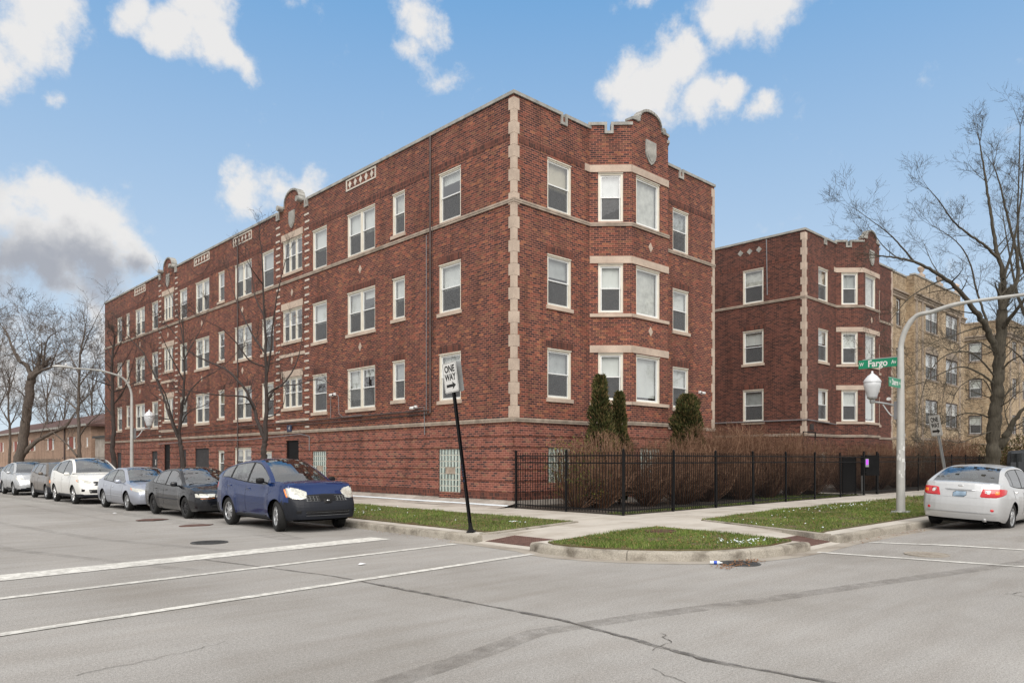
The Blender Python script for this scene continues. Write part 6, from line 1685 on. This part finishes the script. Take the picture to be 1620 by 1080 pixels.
# street tree in front of the west wall (nearest)
tree('street_tree','slender bare street tree behind the blue crossover, trunk forked above the car',
  mk(26.5,[(417,760),(417,728),(417,706),(420,690),(421,650),(421,600),(420,540),(417,470),(415,410),(410,370)],
   [[(419,695),(408,668),(400,640),(385,612),(360,586),(330,572),(300,556),(270,520),.075],[(402,648),(392,630),(375,626),(340,624),(300,618),(250,612),.045],
    [(421,640),(432,618),(450,605),(466,580),(474,556),(478,530),.05],[(420,600),(428,560),(431,520),(438,470),(447,430),(455,400),.045],
    [(420,560),(400,530),(385,500),(372,470),(362,430),.04],[(421,625),(440,612),(470,608),(500,600),(520,606),.03],[(418,500),(404,470),(398,430),(392,395),.03],
    [(416,450),(400,428),(388,408),.022],[(421,660),(436,655),(448,640),(452,618),.025],[(420,580),(395,570),(372,540),(350,520),(320,505),.035]],.125,.012),
  M['bark2'],21,lev=2,dens=.55,twig=.75,rmin=.005,leafp=.06,group='young street trees before the west wall')
tree('street_tree','bare street tree behind the charcoal sedan, with a long limb reaching left',
  mk(32,[(290,770),(289,735),(286,706),(283,690),(286,660),(290,630),(292,590),(291,550),(290,520)],
   [[(285,696),(274,672),(266,650),(256,620),(243,590),(228,560),(210,540),(195,524),.075],[(283,690),(272,660),(262,625),(250,600),(246,570),.05],
    [(292,640),(300,620),(318,600),(345,585),(372,560),.045],[(290,600),(276,575),(262,545),(250,520),.035],[(291,570),(304,545),(318,520),(330,490),.035],[(287,670),(300,650),(325,640),(350,620),.03],[(290,540),(284,510),(276,480),(262,450),.03]],.12,.02),
  M['bark2'],22,lev=2,dens=.6,twig=.9,rmin=.006,leafp=.12,group='young street trees before the west wall')
tree('street_tree','dark upright bare tree left of the street lamp at the wall end',
  mk(40,[(184,770),(181,735),(178,706),(180,670),(178,620),(177,585),(178,560),(180,545),(182,535)],
   [[(180,660),(166,640),(155,615),(150,580),.05],[(179,640),(194,620),(206,590),(214,560),.05],[(178,610),(164,590),(152,570),(145,550),.04],[(178,600),(192,580),(204,560),(212,545),.04],
    [(178,570),(170,552),(162,540),(158,528),.03],[(180,565),(188,548),(194,536),(198,525),.03],[(179,620),(200,612),(222,600),(240,590),.04],[(178,610),(158,604),(138,596),(120,590),.04]],.16,.03),
  M['bark2'],23,lev=2,dens=.75,twig=.95,rmin=.007,leafp=.2,group='young street trees before the west wall')
tree('bare_tree','bare tree with many fine branches between the leaning tree and the brick wall',
  mk(46,[(126,770),(126,728),(125,690),(124,650),(125,600),(127,560),(133,530),(135,515)],
   [[(122,722),(110,706),(92,690),(70,672),(55,656),.07],[(125,690),(140,670),(158,655),(176,648),.06],[(124,650),(108,635),(92,625),(70,620),.06],[(125,610),(140,590),(150,575),(160,550),.05],
    [(125,590),(112,565),(100,545),(92,520),.05],[(128,560),(140,530),(152,505),(165,480),.04],[(124,640),(140,625),(158,610),(172,590),.05]],.14,.03),
  M['bark'],24,lev=2,dens=.85,twig=1.5,rmin=.007,leafp=.08)
tree('bare_tree','big old leaning bare tree with a heavy limb over the cars',
  mk(52,[(28,790),(30,730),(36,700),(42,660),(47,620),(50,600),(53,592)],
   [[(50,604),(44,580),(30,570),(18,545),(8,522),(2,515),0.174],[(52,598),(62,588),(78,582),(92,574),0.162],[(38,716),(58,698),(80,686),(104,674),(114,660),(122,648),0.186],
    [(66,586),(70,560),(74,540),(84,528),(100,522),0.081],[(68,582),(66,550),(64,525),0.052],[(80,580),(88,560),(94,545),0.058],[(32,574),(28,560),(18,560),(0,566),0.070],[(46,636),(30,618),(14,612),(-8,610),0.058],[(54,594),(50,560),(42,530),(34,500),0.052],
    [(92,574),(100,582),(104,590),0.052],[(45,640),(62,642),(80,640),(100,645),0.035]],.37,.26),
  M['bark'],25,lev=3,dens=.6,twig=1.9,rmin=.009)
for i,(x,b,h,dep,s) in enumerate(((-8,735,560,75,1),(14,735,600,80,2),(75,735,610,90,3),(102,735,640,95,4),(-30,735,540,62,5),(146,735,600,85,6))):
    tree('background_tree',['bare background tree at the very left edge of the street','bare grey tree far behind the leaning tree','thin bare tree behind the terrace roof','faint bare tree behind the terrace beside the chimney','bare tree partly cut off by the frame edge','bare tree behind the garage next to the brick wall'][i],
      mk(dep,[(x,b),(x+2,(b*2+h)/3),(x-1,(b+h*2)/3),(x+1,h)],[[(x,(b+h)/2),(x-14,(b+h)/2-25),(x-22,(b+h)/2-50),.08],[(x,(b+h)/2+10),(x+14,(b+h)/2-20),(x+22,(b+h)/2-48),.08],[(x,h+20),(x+8,h-5),(x+12,h-25),.08],[(x,h+30),(x-8,h),(x-10,h-24),.08]],.17,.06),
      M['bark'],40+s,lev=2,dens=.7,twig=2.4,rmin=.011,group='bare trees in the far background')
# big tree on the right verge
RT=mk(32,[(1570,800),(1571,726),(1572,700),(1574,660),(1577,630),(1579,600),(1581,560),(1584,520),(1586,490)],
   [[(1577,560),(1566,530),(1552,505),(1538,485),(1520,462),(1496,441),(1470,425),(1446,414),(1420,408),(1396,405),.15],
    [(1586,500),(1588,470),(1586,430),(1578,400),(1572,370),(1566,330),(1560,290),(1554,250),(1550,225),.13],
    [(1578,712),(1590,694),(1600,674),(1612,655),(1630,635),.22],
    [(1585,490),(1598,468),(1610,440),(1608,400),(1594,345),(1584,300),(1572,262),.12],
    [(1580,410),(1560,390),(1532,370),(1508,350),(1486,318),(1470,300),.07],
    [(1585,520),(1600,500),(1622,470),(1640,430),.12],[(1566,525),(1555,490),(1545,460),(1536,420),(1520,390),(1500,372),(1480,360),.06],
    [(1588,440),(1600,400),(1612,340),(1618,280),(1622,230),.07],[(1446,414),(1424,388),(1404,368),(1380,350),(1352,330),.045],[(1496,441),(1470,452),(1440,470),(1420,492),(1400,520),.04],
    [(1420,408),(1400,392),(1384,372),(1370,352),.03],[(1560,515),(1540,520),(1510,530),(1480,540),(1450,556),.04],[(1577,610),(1550,590),(1520,580),(1490,590),(1462,604),(1440,610),.05],
    [(1574,665),(1550,655),(1520,655),(1490,670),(1470,668),.045],[(1579,590),(1600,570),(1622,560),.06],[(1576,640),(1595,620),(1620,600),.05],
    [(1574,680),(1545,690),(1515,700),(1490,690),.03],[(1577,600),(1540,560),(1500,560),(1470,590),(1455,640),(1450,680),.04],[(1578,560),(1545,540),(1512,560),(1495,610),(1488,660),.035],[(1576,640),(1555,600),(1520,610),(1500,650),(1480,690),.03],[(1582,545),(1560,560),(1530,556),(1500,552),.03]],.31,.20,ds=[-2.2,.6,-1,1.2,-1,-2,.5,-.8,-.8,-1,.5,-1.5,-1.5,1.5,-1,1,-2,-1.5,-2.5,-1,2])
tree('bare_tree','huge bare tree on the side street, thick trunk rising behind the silver sedan',RT,M['bark3'],31,lev=3,dens=.60,twig=1.25,rmin=.005)
for i,(x,h,dep) in enumerate(((1640,200,44),(1690,230,40))):
    tree('background_tree',['bare tree crown at the right edge beyond the huge one','bare tree just off the right edge whose twigs reach in'][i],
      mk(dep,[(x,770),(x,650),(x-3,520),(x+2,400)],[[(x,540),(x-26,480),(x-40,420),(x-52,350),.14],[(x,470),(x-22,420),(x-30,360),(x-26,h),.12],[(x+1,440),(x+12,360),(x+6,h+20),.10],[(x,600),(x-30,560),(x-60,540),.08]],.30,.16),M['bark3'],60+i,lev=3,dens=.38,twig=1.7,rmin=.006,group='bare trees at the right edge')
tree('background_tree','distant bare tree behind the tan wing',mk(85,[(1545,770),(1546,690),(1545,620)],[[(1545,640),(1530,590),(1520,560),.1],[(1545,620),(1560,575),(1566,545),.1]],.25,.12),M['bark3'],66,lev=2,dens=.7,twig=3,rmin=.015)

# ---------------------------------------------------------------- shrubs
def shrub_mesh(seed,h,rad,n,mat,name='stems',w=.0065):
    r=random.Random(seed); V=[];F_=[]
    for k in range(n):
        a=r.uniform(0,6.283); s=r.uniform(0,1)**.6; b=Vector((math.cos(a)*.18*rad*s,math.sin(a)*.18*rad*s,0)); hh=h*r.uniform(.45,1.06)*(1-.12*s)
        tip=Vector((math.cos(a)*rad*s,math.sin(a)*rad*s,hh)); m=b.lerp(tip,.5)+Vector((math.cos(a)*.16,math.sin(a)*.16,-hh*.02))+rv(r)*.10
        P=smoothline([b,m+rv(r)*.08,tip+rv(r)*.06],3); rr=[w*(1.7-1.2*i/(len(P)-1)) for i in range(len(P))]
        tube3(V,F_,P,rr,3)
        for j in range(r.choice([5,6,7,8])):
            t=r.uniform(.3,1); i=min(len(P)-2,int(t*(len(P)-1))); q=P[i].lerp(P[i+1],t*(len(P)-1)-i); d=((P[i+1]-P[i]).normalized()*.7+rv(r)*1.0+Vector((0,0,.15))).normalized()
            l=r.uniform(.18,.5); q2=q+d*l*.5+rv(r)*.02; q3=q2+(d+rv(r)*.4).normalized()*l*.5
            tube3(V,F_,[q,q2,q3],[w*.75,w*.55,w*.35],3)
            if r.random()<.8:
                d2=(d+rv(r)*.8).normalized(); tube3(V,F_,[q2,q2+d2*l*.4],[w*.5,w*.3],3)
    me=bpy.data.meshes.new(name); me.from_pydata(V,[],F_); me.materials.append(mat); return me
SM=[shrub_mesh(s,2.5,1.15,n,M['twig']) for s,n in ((1,330),(2,300),(3,350))]
SPOT=[(1.5,-2.4,2.35,1.0,'nearest the canted fence corner'),(3.3,-2.9,2.2,.95,'below the pair of narrow evergreens'),(5.1,-3.0,2.3,1.0,'under the bay window'),(7.2,-2.7,2.75,1.15,'in front of the bushy evergreen'),(9.3,-2.8,2.8,1.15,'right of the bushy evergreen'),
      (11.3,-2.9,2.75,1.1,'at the right end of the corner block'),(13.2,-3.0,2.6,1.05,'before the courtyard mouth'),(14.9,-3.0,2.45,1.0,'next to the black gate panel'),(10.2,-1.6,2.9,1.1,'in the second row by the wall'),(12.6,-1.2,2.8,1.1,'in the second row near the courtyard'),
      (19.3,-2.6,2.4,1.0,'just past the gate'),(21.4,-2.8,2.3,1.0,'before the corner quoins of the brown-red block'),(23.6,-2.6,2.35,1.05,'under the slanted bay of the brown-red block'),(26.0,-2.7,2.4,1.1,'below the bay of the brown-red block'),
      (28.6,-2.6,2.5,1.15,'beside the lamp post'),(31.5,-2.6,2.6,1.2,'where brown-red and buff brick meet'),(34.8,-2.2,2.9,1.3,'before the tan front'),(38.5,-2.2,3.1,1.4,'tallest, before the tan bay')]
for i,(x,y,h,rd,wh) in enumerate(SPOT):
    root=empty('bare_shrub',(x,y,.17),i*1.1,'bare brown twiggy shrub behind the iron fence, %s'%wh,'shrub','bare shrubs behind the iron fence')
    o=bpy.data.objects.new('stems',SM[i%3]); C.objects.link(o); o.parent=root; o.scale=(rd,rd,h/2.5)
# leafy shrub by the wall corner
def leafy(name,label,loc,h,rad,nst,nl,mat,seed,ls=.05,dense=False):
    root=empty(name,loc,0,label,'shrub'); r=random.Random(seed); me=shrub_mesh(seed,h,rad,nst,M['twig']); o=bpy.data.objects.new('stems',me); C.objects.link(o); o.parent=root
    V=[];F_=[]
    vs=[v.co for v in me.vertices]
    for k in range(nl):
        c=r.choice(vs)+rv(r)*.05
        if c.z<.25: continue
        a=rv(r)*ls; b=rv(r)*ls*.6; i=len(V); V.extend([tuple(c-a*.5),tuple(c+b*.5),tuple(c+a*.5),tuple(c-b*.5)]); F_.append((i,i+1,i+2,i+3))
    rawmesh('leaves',V,F_,mat,root,False); return root
leafy('leafy_shrub','half-leafy shrub with green and yellow leaves by the building corner behind the fence',(.55,-2.2,.17),2.2,1.0,120,1700,M['broadleaf'],5,.06)
leafy('leafy_shrub','sprawling dark evergreen shrub behind the fence at the foot of the huge tree',(38.5,-5.6,.15),3.1,2.6,300,16000,M['evergreen'],6,.11)
def arbor(label,loc,h,rad,seed,n=9000,tip=.35):
    root=empty('evergreen_shrub',loc,0,label,'evergreen'); r=random.Random(seed); V=[];F_=[]
    def prof(t): return rad*(min(1,(t+.06)/.16)**.6)*((1-t)**tip)*(1-.12*math.sin(t*9+seed))
    for k in range(n):
        t=r.random()**.9*.985; a=r.uniform(0,6.283); R_=prof(t)*(1+.16*math.sin(a*3+t*7+seed)+.14*math.sin(a*5-t*17+seed)+.12*math.sin(a*2+t*31)); s=r.uniform(.45,1.12)**.6
        c=Vector((math.cos(a)*R_*s,math.sin(a)*R_*s,.12+t*(h-.12))); 
        up=Vector((math.cos(a)*.55,math.sin(a)*.55,.8)); u=(up+rv(r)*.35).normalized()*r.uniform(.06,.12); w_=u.cross(rv(r)).normalized()*r.uniform(.018,.034)
        i=len(V); V.extend([tuple(c-w_),tuple(c+w_),tuple(c+u+w_*.3),tuple(c+u*1.15),tuple(c+u-w_*.3)]); F_.append((i,i+1,i+2,i+3,i+4))
    rawmesh('foliage',V,F_,M['evergreen'],root,False)
    V=[];F_=[]; tube3(V,F_,[Vector((0,0,0)),Vector((0,0,h*.5)),Vector((.02,0,h*.9))],[.06,.04,.01],6); rawmesh('trunk',V,F_,M['bark2'],root)
    return root
arbor('taller of two narrow dark evergreens left of the bay',(2.62,-1.45,.17),4.36,.54,1,tip=.42)
arbor('shorter narrow dark evergreen leaning beside its taller twin',(3.50,-1.55,.17),3.85,.48,2,tip=.55)
arbor('broad round-topped dark evergreen right of the bay',(7.5,-1.65,.17),4.0,.82,3,n=15000,tip=.42)

# ---------------------------------------------------------------- iron fences
def fence(label,pts,h,seed,gz=.15,posts_at=2.45):
    root=empty('iron_fence',(pts[0][0],pts[0][1],0),0,label,'fence'); o0=Vector((pts[0][0],pts[0][1],0)); r=random.Random(seed)
    for si,(a,b) in enumerate(zip(pts,pts[1:])):
        a=Vector((*a,0))-o0; b=Vector((*b,0))-o0; L_=(b-a).length; d=(b-a)/L_; n=max(1,round(L_/posts_at)); nn=Vector((-d.y,d.x,0))
        for k in range(n+1):
            if k==0 and si>0: continue
            q=a+d*(L_*k/n); g=MB(); g.M=Matrix.Translation(q+Vector((0,0,gz)))@Matrix.Rotation(math.atan2(d.y,d.x)+r.uniform(-.02,.02),4,'Z')@Matrix.Rotation(r.uniform(-.012,.012),4,'X')
            g.box(-.027,.027,-.027,.027,-.1,h+.05); g.box(-.036,.036,-.036,.036,h+.05,h+.065); g.lathe([(.03,h+.065),(.036,h+.085),(.028,h+.11),(0,h+.12)],(0,0,0),8); g.build('post',M['iron'],root)
        for k in range(n):
            g=MB(); q=a+d*(L_*k/n); ln=L_/n; g.M=Matrix.Translation(q+Vector((0,0,gz)))@Matrix.Rotation(math.atan2(d.y,d.x),4,'Z')
            for z in (.13,h-.28,h-.07): g.box(.03,ln-.03,-.014,.014,z-.018,z+.018)
            m=int((ln-.06)/.108)
            for j in range(m): 
                x=.03+(ln-.06)*(j+.5)/m+r.uniform(-.004,.004); t=r.uniform(-.004,.004); g.box(x-.0072,x+.0072,-.0072,.0072,.05+r.uniform(-.01,.01),h+.03)
            g.build('picket_panel',M['iron'],root)
    return root
fence('black iron picket fence round the corner garden, from the building corner to the gate',[(-.42,-.55),(-.42,-4.78),(16.45,-4.62)],1.72,1)
fence('black iron picket fence beyond the gate, in front of the brown-red and tan fronts',[(18.1,-4.6),(36.4,-4.55)],1.72,2)
# gate with its post box and intercom
G_=empty('garden_gate',(16.5,-4.6,.15),0,'black iron gate standing between the two fences, with an overhead frame','gate')
g=MB()
for x in (.05,1.5): g.box(x-.035,x+.035,-.035,.035,-.1,1.9)
for x in (.8,): pass
g.build('gate_post',M['iron'],G_)
g=MB(); 
for z in (.15,1.0,1.62): g.box(.1,1.45,-.015,.015,z-.02,z+.02)
for k in range(12): g.box(.15+k*.108-.008,.15+k*.108+.008,-.008,.008,.08,1.75)
g.build('gate_leaf',M['iron'],G_)
g=MB(); g.box(-1.2,-1.16,2.1,2.14,.0,2.75); g.box(-.0,.04,2.1,2.14,0,2.75); g.box(-1.2,.04,2.1,2.14,2.75,2.79); g.build('overhead_frame',M['iron'],G_)
P_=empty('screen_panel',(15.55,-4.42,.15),0,'tall black solid sheet panel fixed behind the fence beside the gate','panel')
g=MB(); g.box(-.75,.55,-.015,.015,.15,1.62); g.build('sheet',M['steel_board'],P_); g=MB(); g.box(-.78,-.74,-.03,.03,0,1.66); g.box(.54,.58,-.03,.03,0,1.66); build_each(g,'frame_bar',M['iron'],P_)
I_=empty('intercom_panel',(16.95,-4.70,.15),R(-38),'black gate panel carrying a grey intercom with a purple screen','intercom')
g=MB(); g.box(-.42,.42,-.02,.02,.85,1.72); g.build('back_plate',M['steel_board'],I_)
g=MB(); g.box(-.24,-.09,-.07,-.021,1.22,1.58); bb=g.build('intercom_box',M['galv'],I_)
g=MB(); g.box(-.215,-.125,-.078,-.0705,1.32,1.54); g.build('screen',M['purple'],bb)
g=MB(); g.box(-.40,-.36,-.03,.0,-.1,.85); g.build('support_post',M['galv'],I_)
# ---------------------------------------------------------------- street lamps
def street_lamp(loc,label,zarm=5.9,reach=3.6,armang=0,dirt=False,px=None,acz=3.16,acdist=.78,k=1):
    """local -y is the road side, local +y the pavement side"""
    root=empty('street_lamp',loc,armang,label,'street lamp')
    g=MB(); g.smooth=True; g.lathe([(.0,-.05),(.17,-.05),(.17,.03),(.12*k,.05),(.115*k,.3),(.11*k,1.5),(.095*k,3.6),(.085*k,4.55)],(0,0,0),16)
    pts=[Vector((0,0,4.5)),Vector((0,-.02,4.85)),Vector((0,-.16,5.25)),Vector((0,-.42,5.55)),Vector((0,-.80,zarm-.12)),Vector((0,-1.4,zarm)),Vector((0,-2.2,zarm+.02)),Vector((0,-reach,zarm+.0))]
    g.tube(smoothline(pts,4),[.085*k]*3+[.075*k]*8+[.06*k]*10+[.045*k]*8,12); g.build('pole',M['pole'],root,angle=50)
    g=MB()
    for a in range(4): g.M=Matrix.Rotation(a*math.pi/2,4,'Z'); g.box(.10,.19,.10,.19,-.02,.06)
    g.M=Matrix.Identity(4); g.slab([(-.2,-.2),(.2,-.2),(.2,.2),(-.2,.2)],-.05,.02); g.build('base_plate',M['galv'],root)
    g=MB(); g.smooth=True; n=12; vs=[];fs=[]
    for i,(y,w,h) in enumerate([(0,.05,.05),(-.12,.08,.06),(-.3,.13,.085),(-.5,.15,.09),(-.68,.11,.07),(-.78,.04,.03)]):
        for k in range(n):
            a=2*math.pi*k/n; vs.append((w*math.cos(a),-reach+.05+y,zarm+.03+(h*math.sin(a) if math.sin(a)>0 else h*.55*math.sin(a))))
    for i in range(5):
        for k in range(n): fs.append((i*n+k,i*n+(k+1)%n,(i+1)*n+(k+1)%n,(i+1)*n+k))
    fs+= [tuple(range(n)),tuple(range(5*n,6*n))]; g.add(vs,fs); hd=g.build('lamp_head',M['pole'],root)
    g=MB(); g.smooth=True; g.lathe([(0,.03),(.04,.03),(.045,.0),(.045,-.04)],(0,-reach-.2,zarm+.17),10); g.build('photocell',M['white'],hd)
    g=MB(); g.smooth=True; g.lathe([(.10,0),(.09,-.06),(0,-.09)],(0,-reach-.42,zarm-.0),12); g.build('lens',M['acorn'],hd)
    # acorn lamp on the pavement side
    y=acdist; z=acz
    g=MB(); g.smooth=True; g.tube(smoothline([Vector((0,.08,z-.12)),Vector((0,y*.5,z-.03)),Vector((0,y,z+.05))],4),.028,8); g.tube(smoothline([Vector((0,.08,z-.42)),Vector((0,y*.35,z-.36)),Vector((0,y*.62,z-.05))],4),.02,8)
    br=g.build('bracket',M['galv'],root)
    g=MB(); g.box(-.06,.06,.07,.17,z-.50,z+.02); g.build('mounting_box',M['conduit'],br)
    g=MB(); g.smooth=True; g.lathe([(0,-.06),(.05,-.06),(.07,.0),(.07,.05),(.13,.09),(.14,.13)],(0,y,z+.05),16); g.build('lamp_collar',M['galv'],br)
    g=MB(); g.smooth=True; g.lathe([(.13,.13),(.17,.26),(.225,.44),(.235,.56),(.20,.60)],(0,y,z+.05),20); g.build('globe',M['acorn'],br,angle=70)
    g=MB(); g.smooth=True; g.lathe([(.245,.56),(.25,.585),(.20,.66),(.13,.75),(.06,.80),(.03,.83),(.03,.88),(0,.90)],(0,y,z+.05),20); g.build('globe_cap',M['acorn'],br,angle=70)
    return root
SL=street_lamp((5.94,-9.73,.17),'tall grey street lamp with green street-name signs on the grass verge',5.72,3.55)
# stickers and peeling paint on the pole
g=MB(); r=random.Random(5)
for k in range(26):
    z=r.uniform(1.0,2.25); a0=r.uniform(2.2,4.6); da=r.uniform(.15,.6); h=r.uniform(.02,.12); R_=.1165
    vs=[]
    for i in range(4): a=a0+da*i/3; vs+=[(R_*math.cos(a),R_*math.sin(a),z+r.uniform(-.02,.02)),(R_*math.cos(a),R_*math.sin(a),z+h+r.uniform(-.02,.02))]
    g.add(vs,[(2*i,2*i+2,2*i+3,2*i+1) for i in range(3)])
tag(g.build('torn_stickers',M['sign_white'],SL),kind='stuff')
def name_sign(par,c,ax,w,h,body,small1,small2,size,lab):
    """c centre, ax 'y' (faces -x) or 'x' (faces -y)"""
    g=MB()
    if ax=='y': g.box(c[0]-.008,c[0]+.008,c[1]-w/2,c[1]+w/2,c[2]-h/2,c[2]+h/2); rot=(R(90),0,R(-90)); p=lambda u,z:(c[0]-.0095,c[1]-u,c[2]+z)
    else: g.box(c[0]-w/2,c[0]+w/2,c[1]-.008,c[1]+.008,c[2]-h/2,c[2]+h/2); rot=(R(90),0,0); p=lambda u,z:(c[0]+u,c[1]-.0095,c[2]+z)
    s=g.build('street_name_sign',M['sign_green'],par); s['label']=lab
    text('lettering',body,size,M['sign_white'],s,p(.0,0),rot,.9 if ax=='y' else .72,.001,.006)
    text('lettering',small1,size*.55,M['sign_white'],s,p(-w*.42,.0),rot,.8,.001,.002); text('lettering',small2,size*.55,M['sign_white'],s,p(w*.41,.0),rot,.8,.001,.002)
    return s
name_sign(SL,(-.02,.62,4.31),'y',1.08,.25,'Fargo','W','Av',.27,'green sign reading W Fargo Av')
name_sign(SL,(-.60,-.05,3.66),'x',.86,.25,'Damen','N','Av',.22,'green sign reading N Damen Av')
g=MB(); g.box(-.012,.012,.06,1.05,4.44,4.46); g.box(-1.0,-.05,-.04,-.016,3.785,3.80); g.build('sign_bracket',M['galv'],SL)
g=MB(); g.smooth=True; g.lathe([(0,0),(.05,0),(.05,.09),(0,.1)],(-.16,.28,3.25),8,axis='x'); cm_=g.build('security_camera',M['white'],SL)
street_lamp((-5.4,20.6,.0),'grey street lamp at the kerb before the long brick wall',5.80,2.55,R(-90),k=.72)
# ---------------------------------------------------------------- one-way signs
def oneway(loc,label,zc,w,h,lean,leanax,postmat,face,second=True,zpost=None,rz=0):
    root=empty('one_way_sign',loc,rz,label,'road sign'); root.rotation_euler=lean
    zt=zpost or zc+h/2-.05
    g=MB(); 
    for a,b in ((-.028,-.02),(.02,.028)): g.box(a,b,-.028,.028,-.02,zt)
    g.box(-.02,.02,.02,.028,-.02,zt); g.build('post',M[postmat],root)
    g=MB(); g.smooth=False; g.lathe([(.0,.0),(.11,.0),(.11,.02),(.06,.05),(.045,.12),(.04,.20)],(0,0,0),6); g.build('base_bracket',M[postmat],root)
    def rr(w,h,rad,inset=0):
        out=[]
        for cx,cz,a0 in ((w/2-rad,h/2-rad,0),(-w/2+rad,h/2-rad,90),(-w/2+rad,-h/2+rad,180),(w/2-rad,-h/2+rad,270)):
            for k in range(5): a=R(a0+k*22.5); out.append((cx+(rad-inset)*math.cos(a),cz+(rad-inset)*math.sin(a)))
        return out
    # face looks along -x : frame with t along -y
    g=MB().frame((-.04,0,zc),(0,-1,0),(-1,0,0)); g.prism(rr(w,h,.04),0,.004,0); s=g.build('sign_plate',M['sign_white'],root)
    g=MB().frame((-.04,0,zc),(0,-1,0),(-1,0,0)); o_=rr(w,h,.04,.012); i_=rr(w,h,.04,.020); n=len(o_)
    g.add([(a,.0045,b) for a,b in o_]+[(a,.0045,b) for a,b in i_],[(k,(k+1)%n,n+(k+1)%n,n+k) for k in range(n)]); g.build('border',M['sign_black'],s)
    rt=(R(90),0,R(-90)); kx=w/.46
    text('lettering','ONE',.185*h/.61,M['sign_black'],s,(-.0445,0,zc+h*.27),rt,.82*kx,.0006,.007)
    text('lettering','WAY',.185*h/.61,M['sign_black'],s,(-.0445,0,zc+h*.0),rt,.78*kx,.0006,.007)
    g=MB().frame((-.0445,0,zc-h*.27),(0,-1,0),(-1,0,0)); a=w*.34
    g.prism([(-a,-.03),(a*.35,-.03),(a*.2,-.085),(a,0),(a*.2,.085),(a*.35,.03),(-a,.03)],0,.0012); g.build('arrow',M['sign_black'],s)
    if second:
        g=MB().frame((.045,.0,zc+.0),(.25,-1,0),(1,.25,0)); g.prism(rr(w,h,.04),0,.004); g.build('sign_plate',M['galv'],root)
    return root
oneway((-6.52,-5.52,.16),'leaning black-post ONE WAY sign at the kerb before the brick corner, arrow pointing right',3.28,.46,.64,(R(-4.9),R(-5.1),0),0,'iron',0)
s2=oneway((7.0,-10.75,.16),'leaning grey-post ONE WAY sign behind the silver sedan on the side street',2.54,.46,.60,(R(-1.5),R(-10.0),R(-36)),0,'galv',0,second=False)
g=MB(); r=random.Random(2)
for k in range(7): z=1.05+k*.06+r.uniform(-.02,.02); g.box(-.0295,-.0285,-.024,.02,z,z+r.uniform(.015,.035))
g.build('purple_scrawl',M['sign_navy'],[o for o in bpy.data.objects if o.name=='one_way_sign'][0])
# paper scraps in the road
for i,(px,py,lb) in enumerate(((182,812,'white paper scrap under the charcoal sedan'),(573,893,'white paper scrap on the crosswalk'))):
    d=1.68*1180/(py-727); q=W(px,py,d); g=MB(); g.add([(q.x-.06,q.y-.03,.012),(q.x+.05,q.y-.04,.02),(q.x+.07,q.y+.03,.012),(q.x,q.y+.05,.03),(q.x-.06,q.y+.03,.014)],[(0,1,2,3,4)]); o=g.build('paper_scrap',M['paper']); tag(o,lb,'litter')

# the same kind of bare trees on the far pavements, which the windows and windscreens mirror
src=[o for o in bpy.data.objects if o.name in('street_tree','street_tree.001','bare_tree')]
for i,(x,y,k,sc,wh) in enumerate(((-25,14,0,1.5,'nearest the crossing'),(-26,26,1,1.5,'second along the kerb'),(-25,40,2,1.1,'third along the kerb'),(-27,56,0,1.7,'last along the kerb'),(8,-28,1,1.5,'opposite the bay'),(20,-29,2,1.2,'opposite the gate'),(-6,-30,0,1.5,'by the far corner'))):
    t=copy_tree(src[k]); t.location=(x,y,.1); t.rotation_euler=(0,0,i*1.3); t.scale=(sc,sc,sc)
    t['label']='bare tree across the %s, %s'%('wide street' if x<-20 else 'side street',wh); t['group']='bare trees on the opposite pavements'
